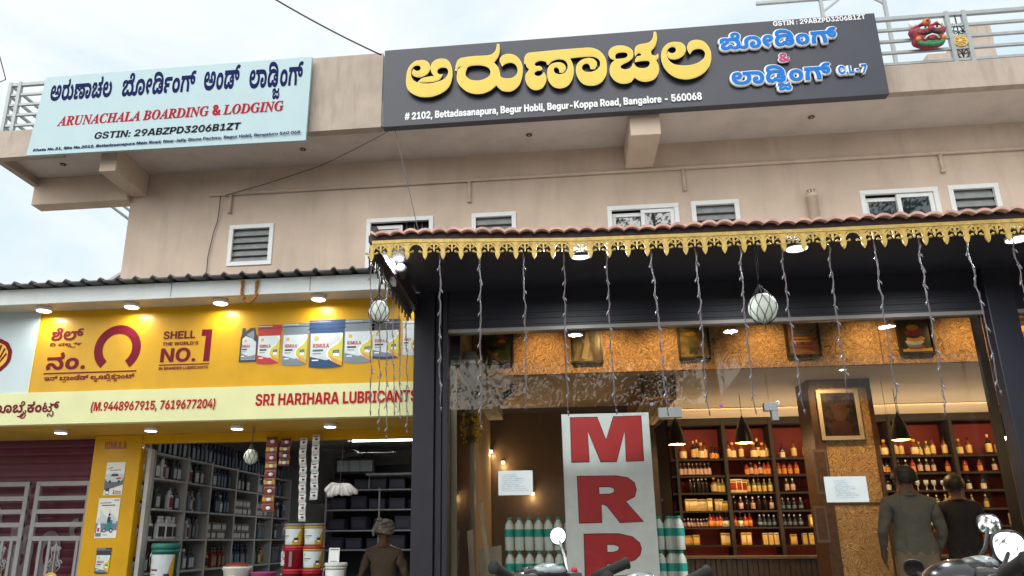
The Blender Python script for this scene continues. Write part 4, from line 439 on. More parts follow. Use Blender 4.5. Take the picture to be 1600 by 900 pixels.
'a': [141,[[[51,-2,-12,1,-10,3,-9,5,-7,8,-4,9,-2,12,1,10,3,8,5,7,6,5,7,4,9,3,9,2,10,1,11,2,8,1,6,1,4,2,2,3,1,3,0,1,-1,3,-1,4,-3,2,-4,2,-4,2,-6,0,-5,0,-5,-2,-4,-2,-3,-3,-2,-3,-1,-5,-38,0,2,13,6,11,8,9,12,6,14,4,18,2,13,-1,11,-2,10,-4,8,-5,7,-7,4,-7,3,-9,1,-10,0,-87,-40,0,0,18,-4,-6,-5,-5,-6,-4,-6,-3,-8,-2],[64,25,7,1,6,2,5,3,4,4,2,5,1,7,0,11,-2,0,-2,-1,-2,-1,-3,0,-3,-1,-4,-1,-3,0,-4,-1,-6,-1,-5,-2,-4,-2,-3,-3,-1,-3,-1,-4,0,-4,2,-3,3,-3,3,-2,5,-1]]]],
'b': [152,[[[90,-3,-8,1,-8,2,-7,3,-6,4,-5,6,-4,7,0,-20,-40,0,0,182,41,0,0,-71,4,7,5,5,6,4,7,2,7,2,8,1,16,-2,13,-7,11,-10,8,-13,6,-17,2,-18,-2,-19,-5,-17,-9,-13,-11,-10,-13,-7],[78,30,8,1,6,3,5,5,4,7,2,9,1,10,-1,10,-2,8,-4,7,-5,5,-6,3,-8,1,-7,-1,-7,-3,-5,-5,-5,-7,-2,-9,-1,-9,1,-10,2,-9,5,-7,5,-5,7,-3]]]],
'c': [141,[[[73,-3,-19,2,-16,7,-13,10,-10,13,-6,17,-2,18,2,19,6,17,10,13,13,10,16,7,19,2,13,-1,11,-3,11,-5,9,-6,7,-8,6,-9,4,-10,1,-11,-39,0,-1,4,-1,4,-2,4,-3,3,-3,2,-4,2,-4,1,-5,0,-7,-1,-6,-3,-5,-5,-4,-7,-2,-9,-1,-10,1,-10,2,-8,4,-7,5,-5,6,-3,7,-1,5,0,4,1,4,2,3,2,2,3,3,4,1,4,1,5,39,0,-1,-12,-4,-10,-5,-9,-8,-8,-9,-6,-10,-5,-12,-3]]]],
'd': [152,[[[62,-3,-15,2,-14,7,-11,10,-9,13,-5,17,-1,19,1,18,6,17,8,13,11,10,14,7,15,2,8,-1,7,-2,7,-2,6,-4,5,-5,4,-7,0,71,41,0,0,-182,-40,0,0,20,-4,-7,-5,-6,-6,-4,-7,-3,-8,-2],[74,30,7,1,7,3,5,5,5,7,2,9,1,10,-1,9,-2,9,-5,7,-5,5,-7,3,-7,1,-8,-1,-6,-3,-5,-5,-4,-7,-2,-8,-1,-10,1,-10,2,-9,4,-7,5,-5,6,-3]]]],
'e': [142,[[[73,-3,-19,2,-16,7,-13,10,-10,14,-6,16,-2,18,2,19,6,16,10,14,13,10,16,7,17,2,14,-1,13,-4,11,-6,9,-8,8,-9,6,-12,3,-13,1,-14,0,-11,-116,0,0,25,97,0,-18,-5,-1,8,-3,7,-3,5,-6,4,-6,3,-8,1,-7,-1,-7,-3,-5,-4,-4,-5,-2,-7,-1,-8,0,-18,1,-8,3,-8,4,-5,5,-5,7,-2,8,-1,6,0,5,1,5,3,4,3,3,3,2,4,36,0,-4,-12,-7,-11,-10,-9,-12,-6,-14,-5]]]],
'g': [152,[[[75,-53,-18,2,-15,4,-11,6,-9,9,-6,10,-3,12,39,0,2,-4,2,-3,4,-3,4,-2,5,-1,6,-1,11,2,7,5,5,8,2,12,0,20,-1,0,-3,-7,-5,-6,-6,-4,-7,-3,-8,-2,-8,0,-15,2,-14,6,-11,10,-9,13,-5,16,-1,18,1,18,6,16,8,13,11,10,14,7,15,2,8,-1,7,-2,7,-3,6,-4,5,-5,4,-6,1,0,0,18,40,0,0,-122,-2,-19,-6,-15,-10,-12,-13,-8,-15,-4],[74,33,7,1,7,3,5,5,5,7,2,8,1,9,-1,10,-2,8,-5,7,-5,5,-7,3,-7,1,-8,-1,-6,-3,-5,-5,-4,-7,-2,-8,-1,-10,1,-9,2,-9,4,-6,5,-5,6,-3]]]],
'h': [149,[[[53,70,0,-70,-41,0,0,182,41,0,0,-87,-7,0,7,15,10,12,13,7,17,3,13,-2,11,-4,9,-8,6,-10,4,-12,2,-15,0,-81,-41,0,0,73,-2,10,-4,8,-7,4,-9,2,-6,-1,-6,-2,-4,-4,-3,-5,-3,-6]]]],
'i': [65,[[[12,0,0,129,41,0,0,-129]],[[32,142,-9,2,-7,4,-5,7,-1,8,1,8,5,7,7,4,9,2,9,-2,7,-4,5,-7,2,-8,-2,-8,-5,-7,-7,-4]]]],
'l': [72,[[[56,0,-20,2,-14,7,-7,11,-3,17,0,145,41,0,0,-141,0,-5,2,-3,3,-2,5,0,1,0,2,0,1,0,1,0,0,-31,-3,0,-3,0,-3,0]]]],
'n': [149,[[[53,70,0,-70,-41,0,0,129,40,0,0,-34,-6,0,7,15,10,12,13,7,17,3,13,-2,11,-4,9,-8,6,-10,4,-12,2,-15,0,-81,-41,0,0,73,-2,10,-4,8,-7,4,-9,2,-6,-1,-6,-2,-4,-4,-3,-5,-3,-6]]]],
'o': [148,[[[74,-3,-19,2,-16,6,-14,10,-10,14,-6,16,-2,19,2,19,6,17,10,13,14,10,16,7,19,2,19,-2,16,-7,14,-10,10,-13,6,-17,2,-19,-2,-19,-6,-16,-10,-14,-14,-10,-16,-6],[74,30,7,1,6,3,6,5,4,7,2,8,1,10,-1,11,-2,8,-4,7,-6,5,-6,3,-7,1,-7,-1,-7,-3,-5,-5,-4,-7,-2,-8,-1,-11,1,-10,2,-8,4,-7,5,-5,7,-3]]]],
'p': [152,[[[12,-51,0,180,40,0,0,-17,1,0,4,6,5,5,6,4,7,2,7,2,8,1,16,-2,13,-7,11,-10,8,-13,6,-17,2,-18,-2,-19,-5,-17,-9,-13,-11,-10,-13,-7,-16,-2,-8,1,-8,2,-6,3,-6,4,-5,6,-4,6,0,-70],[78,30,8,1,6,3,5,5,4,7,2,9,1,10,-1,10,-2,8,-4,7,-5,5,-6,3,-8,1,-7,-1,-7,-3,-5,-5,-5,-7,-2,-9,-1,-9,1,-10,2,-9,5,-7,5,-5,7,-3]]]],
'r': [97,[[[12,0,0,129,39,0,0,-23,1,0,4,11,7,7,9,4,11,1,3,0,3,0,3,0,2,0,0,-34,-2,1,-4,0,-5,0,-5,0,-7,-1,-6,-3,-5,-4,-4,-5,-2,-8,-1,-8,0,-67]]]],
's': [134,[[[68,-3,-16,1,-15,4,-12,7,-10,8,-6,11,-3,13,40,0,2,-6,5,-6,6,-3,9,-1,7,1,7,2,3,4,2,5,-1,4,-4,3,-4,2,-7,2,-23,4,-17,5,-12,8,-8,11,-2,14,1,12,6,10,8,8,11,6,14,4,17,2,16,-2,15,-4,11,-6,9,-9,6,-11,2,-13,-38,0,-1,7,-5,5,-6,3,-8,1,-7,0,-6,-3,-3,-4,-2,-4,1,-4,3,-3,5,-3,6,-1,25,-5,18,-5,12,-7,7,-10,2,-13,-2,-13,-6,-10,-9,-9,-12,-7,-14,-4]]]],
't': [97,[[[92,129,0,-32,-90,0,0,32]],[[24,164,41,0,0,-121,1,-6,2,-3,3,-2,6,0,4,0,4,0,4,0,3,0,0,-32,-4,0,-6,0,-7,0,-7,0,-19,2,-14,7,-8,11,-3,16]]]],
'u': [149,[[[56,-3,-12,2,-11,4,-9,8,-7,10,-4,12,-1,15,0,81,41,0,0,-73,1,-10,4,-8,7,-4,9,-2,7,1,5,2,5,4,3,5,2,6,1,9,0,70,41,0,0,-129,-41,0,0,34,7,0,-8,-15,-10,-12,-13,-7]]]],
'y': [142,[[[16,-51,0,32,17,0,4,0,3,1,3,2,2,2,1,3,2,5,2,6,-49,129,42,0,20,-60,4,-12,3,-12,4,-13,3,-12,-12,0,4,12,3,13,3,12,4,12,20,60,42,0,-56,-148,-4,-10,-6,-8,-6,-6,-7,-5,-9,-2,-10,-1,-7,0,-7,0,-6,0]]]],
},
'B': {
'A': [156,[[[-25,0,0,6,10,3,10,9,125,154,7,0,-5,-139,0,-3,5,-18,17,-6,0,-6,-78,0,0,6,11,3,7,5,3,8,1,10,1,20,-53,0,-18,-22,-3,-5,-3,-4,-1,-4,-1,-2,4,-6,12,-3,0,-6],[44,62,45,0,3,60]]]],
'R': [160,[[[-12,0,0,6,7,0,5,2,5,2,3,5,3,7,3,10,29,105,1,4,0,3,1,3,0,2,-1,6,-3,3,-6,3,-8,1,0,6,67,0,27,-3,19,-6,11,-12,3,-17,-3,-14,-9,-13,-15,-10,-21,-7,22,-63,3,-8,5,-5,5,-2,8,-2,0,-6,-50,0,-27,83,-8,0,-14,-53,-1,-7,-1,-5,1,-6,3,-3,6,-2,8,-1,0,-6],[74,91,18,3,13,9,9,14,2,19,-5,18,-17,6,-5,-1,-3,-1,-2,-4,-2,-6,-15,-56,1,-1,2,0,2,0]]]],
'U': [178,[[[72,-4,-24,3,-18,9,-10,14,-4,18,1,11,4,15,20,74,1,3,0,3,1,2,0,2,-1,6,-3,3,-6,2,-8,1,0,6,77,0,0,-6,-7,0,-6,-2,-4,-2,-3,-4,-3,-6,-2,-8,-23,-83,-2,-11,-1,-10,2,-10,6,-8,9,-6,12,-2,12,2,10,4,9,7,8,12,8,16,7,21,13,47,4,17,2,10,-5,11,-15,5,0,6,51,0,0,-6,-7,-3,-5,-4,-5,-9,-6,-16,-21,-70,-7,-22,-9,-16,-10,-12,-12,-8,-14,-5]]]],
'N': [174,[[[115,-4,-63,135,-27,-101,-1,-7,-1,-5,4,-9,14,-3,0,-6,-54,0,0,6,7,0,6,2,4,2,4,5,3,7,3,10,26,100,2,5,1,4,0,4,0,2,-1,7,-3,4,-6,2,-9,2,0,6,49,0,53,-117,24,86,1,4,0,4,1,2,0,3,-1,5,-3,4,-6,2,-8,1,0,6,54,0,0,-6,-7,-1,-6,-1,-4,-3,-4,-5,-3,-6,-3,-10,-38,-140]]]],
'C': [164,[[[75,-4,-19,2,-17,6,-13,9,-10,13,-6,17,-2,18,1,19,5,18,7,17,10,16,12,14,14,11,24,12,26,4,17,-1,19,-4,2,-1,3,0,2,-1,2,0,5,2,3,5,7,0,-11,-57,-7,0,-2,21,-7,15,-10,9,-15,4,-17,-4,-16,-11,-14,-17,-12,-25,-8,-28,-2,-26,2,-19,8,-14,13,-9,16,-3,28,7,24,24,7,-5,-30,-29]]]],
'H': [189,[[[-12,0,0,6,7,0,5,2,5,2,3,5,3,7,3,10,29,105,1,4,0,3,1,3,0,3,-1,5,-4,4,-5,2,-8,1,0,6,79,0,0,-6,-8,-1,-5,-1,-5,-3,-3,-5,-3,-7,-3,-9,-12,-42,60,0,12,43,1,7,1,6,-1,5,-4,4,-5,2,-8,1,0,6,79,0,0,-6,-8,-1,-5,-1,-4,-2,-4,-5,-3,-6,-3,-10,-29,-107,-1,-7,-1,-5,1,-5,3,-4,6,-2,8,-1,0,-6,-78,0,0,6,7,0,5,2,5,2,3,5,3,7,3,10,14,50,-60,0,-14,-52,-1,-7,-1,-5,5,-9,13,-3,0,-6]]]],
'L': [158,[[[-12,0,0,6,7,0,5,2,5,2,3,5,3,7,3,10,29,105,1,7,1,5,-1,6,-3,4,-6,2,-8,1,0,6,79,0,0,-6,-8,-1,-6,-1,-4,-3,-4,-5,-3,-7,-3,-9,-27,-105,-3,-10,0,-5,1,-4,4,-2,3,0,4,-1,5,0,5,0,22,2,19,8,15,12,12,19,8,0,-16,-50]]]],
'B': [160,[[[-12,0,0,6,7,0,5,2,5,2,3,5,3,7,3,10,29,105,1,4,0,3,1,3,0,3,-1,5,-3,4,-6,2,-8,1,0,6,55,0,34,-2,22,-7,12,-11,4,-17,-12,-26,-34,-16,24,-14,9,-23,-2,-13,-5,-12,-10,-11,-14,-9,-20,-5,-26,-2],[75,92,18,3,13,9,9,14,2,18,-6,18,-17,6,-7,-3,-4,-6,-15,-58,2,0,2,-1,1,0],[62,8,16,4,14,9,8,15,3,20,-9,21,-24,7,-4,0,-16,-56,-2,-6,0,-6,3,-6]]]],
'O': [178,[[[66,-4,-24,4,-19,12,-12,20,-4,25,2,19,5,18,9,18,11,17,13,15,15,12,23,12,26,4,25,-4,19,-12,12,-19,5,-25,-2,-19,-5,-19,-8,-18,-11,-17,-14,-15,-15,-12,-24,-12],[68,5,17,4,14,13,14,22,11,29,8,31,3,26,-2,15,-5,10,-8,6,-10,3,-10,-2,-9,-6,-9,-8,-8,-10,-9,-15,-7,-16,-6,-18,-5,-18,-3,-17,-1,-16,2,-14,5,-11,8,-6]]]],
'D': [180,[[[-12,0,0,6,7,0,5,2,5,2,3,5,3,7,3,10,29,105,1,7,1,5,-1,6,-3,3,-6,3,-8,1,0,6,67,0,59,-18,20,-52,-2,-20,-6,-19,-10,-17,-14,-16,-11,-8,-11,-7,-12,-5,-14,-3,-16,-2,-19,-1],[63,8,16,2,14,6,13,10,10,13,9,16,6,17,4,19,1,20,-9,37,-29,12,-8,-1,-4,-2,-3,-4,-2,-7,-31,-117,-1,-3,-1,-3,0,-3,0,-2,1,-5,2,-3,5,-2]]]],
'I': [93,[[[-12,0,0,6,7,0,5,2,5,2,3,5,3,7,3,10,29,105,1,4,0,3,1,3,0,3,-5,8,-13,4,0,6,79,0,0,-6,-8,-1,-6,-1,-4,-3,-4,-5,-2,-6,-4,-10,-28,-106,-1,-7,-1,-5,4,-9,14,-3,0,-6]]]],
'G': [186,[[[82,-4,-31,4,-24,14,-14,23,-5,28,1,18,5,18,8,17,10,15,13,13,16,11,12,7,13,4,14,3,14,1,8,0,8,-1,9,-2,10,-3,3,0,4,-1,4,2,4,5,6,0,-10,-54,-8,0,-2,20,-8,14,-12,8,-15,3,-17,-3,-15,-11,-15,-18,-12,-24,-8,-27,-3,-26,3,-21,8,-15,14,-10,18,-3,12,2,7,4,5,7,4,10,7,26,1,7,1,5,-1,6,-3,3,-6,1,-9,1,0,6,71,0,0,-6,-2,0,-7,-2,-4,-4,-3,-6,-3,-9,-11,-44,-31,-12]]]],
' ': [62,[]],
},
'big': [[[[-810,3892,-19,4,-21,-2,-16,0,-15,-6,-21,-18,-18,-25,-9,-27,-5,-31,-2,-31,0,-32,5,-30,10,-25,16,-20,20,-17,23,-13,24,-10,24,-5,24,-2,27,0,28,6,28,10,27,14,21,16,17,21,13,27,7,29,4,27,0,27,-2,28,-6,27,-10,25,-14,20,-17,11,-19,5,-20,1,-20,-4,-16,-10,-14,-14,-8,-18,-4,-18,2,-18,6,-19,9,-19,11,-16,-22,0,-22,-1,-21,-3,-19,-5,-12,-8,-9,-9,-5,-6,-4,-7,26,-1,28,-2,26,0,22,0,22,4,18,6,11,10,8,11,5,11,2,11,-9,-2,-10,1,-10,6,-7,10,-2,12,3,12,8,8,11,6,14,3,14,-1,14,-4,10,-9,6,-11,1,-14,-1,-14,-6,-15,-9,-15,-15,-12,-20,-11,-26,-8,-29,-6,-31,-3,-30,3,-29,5,-22,8,-17,10,-13,12,-8,15,-5,17,-2,20,1,21,5,19,8,12,10,8,12,4,13,0,11,-4,8,-8,4,-10,-2,-12,-6,-8,-10,-6,-10,0,-10,4,-8,7,-8,7,-4,-10,-4,-12,0,-9,4,-9,6,-9,10,-8,14,-6,14,-3,16,1,16,5,15,7,13,11,8,15,6,16,0,15,-1,14,-3,14,-7,12,-11,12]]],[[[-306,3980,7,-1,7,-1,1,-30,-1,-30,-4,-23,-7,-19,-14,-22,-15,-19,14,-19,14,-21,6,-19,4,-19,2,-17,2,-15,6,-11,10,-6,20,-6,22,-2,19,2,17,7,14,12,10,15,4,18,-1,19,-5,19,-10,17,-15,11,-17,6,-20,-2,-18,-6,-12,-9,-8,-9,-8,21,-7,21,1,16,6,13,10,11,16,8,17,4,19,-2,19,-6,18,-10,17,-18,14,-22,10,-26,5,-29,0,-34,-4,-35,-8,-32,-11,-29,-18,-24,-20,-17,-18,-8,-18,-2,-22,4,-20,6,-14,13,-12,13,-8,12,-5,10,-19,-19,-24,-19,-24,-12,-26,-8,-25,-2,-25,2,-28,8,-28,14,-24,21,-22,25,-14,24,-9,25,-2,28,2,25,3,18,6,14,12,10,12,9,-8,1,-8,0,-8,-4,-6,-5,-3,-11,-2,-12,-5,1,-6,2,2,23,4,24,5,18,7,14,9,10,15,7,42,5,51,2,48,-2,41,-1,18,3,14,6,12,10,10,13,6,16,3,16,2,13],[-522,3792,5,14,9,12,16,5,21,2,25,0,26,-3,25,-8,21,-10,14,-15,7,-17,1,-18,-6,-18,-15,-15,-20,-11,-25,-8,-26,-2,-27,4,-24,8,-16,12,-11,15,-6,13,0,14,2,13]]],[[[-123,3810,1,20,2,20,4,15,6,11,8,8,12,6,28,1,38,1,72,2,82,2,80,0,66,0,29,0,24,-3,23,-8,22,-13,17,-18,15,-22,10,-22,6,-24,2,-26,0,-28,-2,-28,-6,-28,-11,-24,-15,-22,-18,-15,-20,-10,-22,-3,-24,1,-20,5,-20,10,-16,17,-12,21,-10,24,-5,26,-1,22,3,22,5,18,10,16,14,14,18,10,18,4,20,2,16,-4,14,-6,10,-10,8,-12,2,-14,-2,-16,-7,-14,-8,-12,-12,2,-12,2,-1,12,-2,13,-6,11,-10,8,-11,2,-11,-4,-12,-9,-6,-12,-1,-13,5,-14,10,-10,16,-8,18,-2,19,2,18,5,17,9,13,14,9,16,2,17,-2,17,-8,16,-14,13,-16,9,-20,4,-30,3,-35,-1,-41,-1,-39,-3,9,-19,8,-22,4,-24,2,-25,-2,-27,-4,-26,-8,-23,-10,-20,-12,-16,-15,-14,-19,-7,-20,-3,-17,2,-16,5,-16,11,-13,16,-11,19,-7,21,-4,25,0,25,2,20,5,19,10,17,14,12,19,6,20,2,18,-2,16,-8,11,-12,7,-16,0,-14,-4,-12,-8,-10,-10,-8,-8,2,-10,1,0,13,-3,14,-7,10,-8,6,-8,2,-9,-4,-5,-8,-2,-12,4,-13,7,-12,12,-8,15,-4,15,1,15,4,14,10,10,14,6,18,1,18,-3,19,-9,17,-13,11,-16,6,-18,3,-17,-1,-19,-6,-16,-9,-11,-12,-9,-10,-3,0,-4,2,-1,9,-3,9,-7,8,-12,5,-16,3,-18,0,-14,-6,-12,-8,-4,-6,0,-6,3,-8,7,-8,14,0,14,-2,8,-8,4,-10,-2,-8,-7,-6,-12,0,-13,0,-12,-8,-8,-9,0,-9,6,-9,10,-7,14,-4,12,4,12,8,6,8,6,8,6,-12,6,-16,2,-17,-2,-18,-4,-17,-8,-17,-10,-15,-14,-12,-16,-5,-18,-1,-16,4,-14,8,-14,16,-12,18,-6,20,-4,21,0,20,4,19,12,19,12,17,-8,10,-8,12,-4,13,-3,12,-5,1]]],[[[752,3981,6,-1,7,0,2,-20,1,-23,-4,-24,-6,-23,-8,-20,-10,-16,-10,-10,-9,-9,0,-15,0,-16,14,-7,14,-3,9,6,8,8,0,-18,-3,-16,-7,-9,-8,-5,8,-18,5,-20,2,-20,-1,-22,-6,-20,-10,-20,-12,-16,-16,-12,-24,-7,-25,-2,-21,5,-18,8,-15,13,-13,13,-12,-16,-12,-16,-16,-7,-16,-3,-20,0,-20,4,-20,12,-18,16,-12,20,-10,24,-2,23,1,23,6,22,9,19,12,11,12,8,-14,8,-14,10,-8,14,-4,16,0,18,7,16,11,14,17,10,22,6,23,0,24,-5,20,-9,18,-12,12,-16,5,-20,0,-18,-3,-16,-9,-14,-14,-12,-16,-10,-17,-8,-16,-7,-8,-7,-6,-8,0,-10,6,-8,12,-6,16,-4,17,3,15,7,9,10,7,12,4,10,2,8,2,-9,4,-10,8,-12,12,-11,17,-6,18,-3,17,3,14,6,10,12,6,12,0,12,-6,10,-10,4,-14,2,-17,0,-18,-1,-17,-3,-14,-2,1,11,3,12,6,11,8,8,12,2,12,0,2,7,0,8,-8,6,-10,3,-8,-4,-8,-8,-5,-7,-3,-7,0,24,2,26,4,17,9,13,12,8,15,4,20,2,20,2,18,6,15,12,9,14,6,16,4,19],[487,3790,-3,11,-1,13,4,12,9,10,16,5,18,1,17,-1,14,-5,8,-10,1,-12,-5,-11,-11,-9,-17,-3,-19,-1,-17,0]]],[[[879,3890,-21,-2,-20,-6,-18,-14,-15,-18,-10,-20,-6,-24,-3,-25,0,-27,5,-27,8,-27,13,-24,15,-22,18,-18,19,-15,22,-11,21,-6,21,-4,22,0,26,4,26,8,27,14,24,18,18,20,15,21,10,27,8,28,2,28,0,28,-6,27,-10,23,-12,20,-14,14,-18,8,-18,5,-20,0,-18,-5,-13,-9,-9,-13,-6,-14,-2,-16,2,-17,4,-15,4,-8,3,-6,8,14,10,12,15,7,16,3,16,-1,16,-6,12,-13,6,-15,-1,-17,-6,-18,-11,-14,-16,-14,-19,-12,-23,-8,-25,-5,-27,-1,-26,1,-24,5,-22,6,-18,10,-15,16,-11,20,-6,20,-2,20,3,20,7,16,11,12,13,6,12,2,10,-4,8,-8,4,-10,-2,-12,-4,-10,-10,-6,-11,-4,-10,2,-8,4,-5,6,-4,6,-4,-10,-4,-11,1,-11,4,-12,10,-10,13,-6,14,-3,15,2,18,5,17,10,12,12,10,16,6,18,1,17,-3,16,-8,14,-8,10,-12,7,-18,4]]]]}

def pts_of(lp):
    "outline stored as a first point and then steps"
    x, y = lp[0], lp[1]; out = [(x, y)]
    for i in range(2, len(lp), 2): x += lp[i]; y += lp[i+1]; out.append((x, y))
    return out
def glyph_run(style, keys, track=0):
    x = 0; gr = []
    for k in keys:
        adv, gs = FONT['S' if k == '&' else style][str(k)]
        for g in gs: gr.append([[(x+p, q) for p, q in pts_of(lp)] for lp in g])
        x += adv + track
    return gr
def fit(gr, x0, x1, z0, z1, shear=0):
    if shear: gr = [[[(p[0]+shear*p[1], p[1]) for p in lp] for lp in g] for g in gr]
    xs = [p[0] for g in gr for p in g[0]]; zs = [p[1] for g in gr for p in g[0]]
    ax, bx, az, bz = min(xs), max(xs), min(zs), max(zs)
    return [[[(x0+(p[0]-ax)/(bx-ax)*(x1-x0), z0+(p[1]-az)/(bz-az)*(z1-z0)) for p in lp] for lp in g] for g in gr]
def offset(gr, d):
    out = []
    for g in gr:
        og = []
        for lp in g:
            n = len(lp); q = []
            for i in range(n):
                a, b, c = Vector(lp[i-1]), Vector(lp[i]), Vector(lp[(i+1) % n])
                e1 = (b-a); e2 = (c-b)
                if e1.length < 1e-9 or e2.length < 1e-9: q.append(tuple(b)); continue
                n1 = Vector((-e1.y, e1.x)).normalized(); n2 = Vector((-e2.y, e2.x)).normalized()   # left normal: outside of a clockwise outline
                nn = n1+n2
                if nn.length < .3: nn = n1
                nn = nn/nn.length; k = min(1.6, 1/max(.3, nn.dot(n1)))
                q.append(tuple(b + nn*d*k))
            og.append(q)
        out.append(og)
    return out
def text(style, s, bl, tr, Y, shear=0, track=0):
    "glyph shapes fitted between the lower left pixel bl and the upper right pixel tr of a board standing at depth Y"
    a = P(*bl, Y); b = P(*tr, Y)
    return fit(glyph_run(style, s, track), a.x, b.x, a.z, b.z, shear)
def tubes(mb, gr, r, y, m):
    "a rounded raised border that follows the outline of every letter"
    for g in gr:
        for lp in g: mb.tube([(p[0], y, p[1]) for p in lp]+[(lp[0][0], y, lp[0][1])], r, m, 6, cap=False)
def word(n): return FONT['words'][n]
# ================================================================== setting: ground
b = MB(); b.box(-150, 150, -150, 150, -.3, 0, asphalt); tag(b.build('road'), kind='structure')
b = MB(); b.box(-14, 14, 1.2, 5.2, .004, .12, concrete, .01); tag(b.build('footpath', origin=(0, 3, 0)), kind='structure')

# ================================================================== apartment building
YW = 10.0
bld = thing('apartment_building', 'pinkish beige two storey building with overhanging balcony slab and white framed windows', 'building', (0, YW, 3.2))
XL = -6.465; XR = 13
wins = [('louvre', -4.79, -4.12, 5.365, 6.0), ('slideopen', -2.672, -1.694, 4.95, 5.985), ('louvre', -1.106, -.48, 5.33, 5.985), ('slide', .85, 1.828, 4.95, 5.985),
        ('louvre', 2.025, 2.66, 5.33, 5.995), ('slide', 4.31, 5.31, 4.95, 6.02), ('louvre', 5.465, 6.09, 5.3, 6.03), ('slide', 7.6, 8.6, 4.95, 6.02)]
def pierced(mb, x0, x1, z0, z1, y, depth, holes, m, rev=None):
    xs = sorted({x0, x1, *[h[0] for h in holes], *[h[1] for h in holes]}); zs = sorted({z0, z1, *[h[2] for h in holes], *[h[3] for h in holes]})
    for i in range(len(xs)-1):
        for j in range(len(zs)-1):
            cx, cz = (xs[i]+xs[i+1])/2, (zs[j]+zs[j+1])/2
            if any(h[0] < cx < h[1] and h[2] < cz < h[3] for h in holes): continue
            mb.quad((xs[i], y, zs[j]), (xs[i+1], y, zs[j]), (xs[i+1], y, zs[j+1]), (xs[i], y, zs[j+1]), m)
    for h in holes:
        a, c, d, e = h
        for q in (((a,y,d),(a,y+depth,d),(a,y+depth,e),(a,y,e)), ((c,y,d),(c,y,e),(c,y+depth,e),(c,y+depth,d)), ((a,y,e),(a,y+depth,e),(c,y+depth,e),(c,y,e)), ((a,y,d),(c,y,d),(c,y+depth,d),(a,y+depth,d))):
            mb.quad(*q, rev or m)
b = MB()
pierced(b, XL, XR, 3.2, 6.95, YW, .14, [w[1:] for w in wins], plaster)
b.quad((XL, YW, 3.2), (XL, YW, 6.95), (XL, 19, 6.95), (XL, 19, 3.2), plaster); b.quad((XL, 19, 3.2), (XL, 19, 6.95), (XR, 19, 6.95), (XR, 19, 3.2), plaster)
b.quad((XR, YW, 3.2), (XR, 19, 3.2), (XR, 19, 6.95), (XR, YW, 6.95), plaster)
b.build('wall', bld, fixn=False)
b = MB(); b.box(-8.05, XL, 9.12, 10.15, 6.952, 7.1, soffitm); b.box(XL, XR, 9.12, 19.2, 6.952, 7.1, soffitm); b.build('balcony_slab', bld)
b = MB()
b.box(-8.1, -7.0, 9.0, 9.12, 6.83, 7.27, plaster_par); b.box(-7.0, -3.32, 9.0, 9.12, 6.93, 7.27, plaster_par)
b.box(-3.32, -2.26, 8.98, 9.12, 6.915, 8.11, plaster_par); b.box(-2.26, XR, 9.0, 9.12, 6.94, 7.335, plaster_par)
b.box(-8.1, -7.99, 9.12, 10.15, 6.83, 7.27, plaster_par)
b.build('parapet', bld)
for (x0, x1, y0, y1, z0, z1) in ((-6.455, -6.2, 9.122, YW-.002, 6.575, 6.95), (1.13, 1.525, 9.02, YW-.002, 6.56, 6.938), (-8.06, XL-.002, 9.9, 10.15, 6.5, 6.95), (8.6, 9, 9.02, YW-.002, 6.56, 6.938)):
    b = MB(); b.box(x0, x1, y0, y1, z0, z1, plaster, .012); b.build('beam', bld)
for i, (x0, x1, zt) in enumerate(((7.62, 9.0, 10.4),)):
    pass
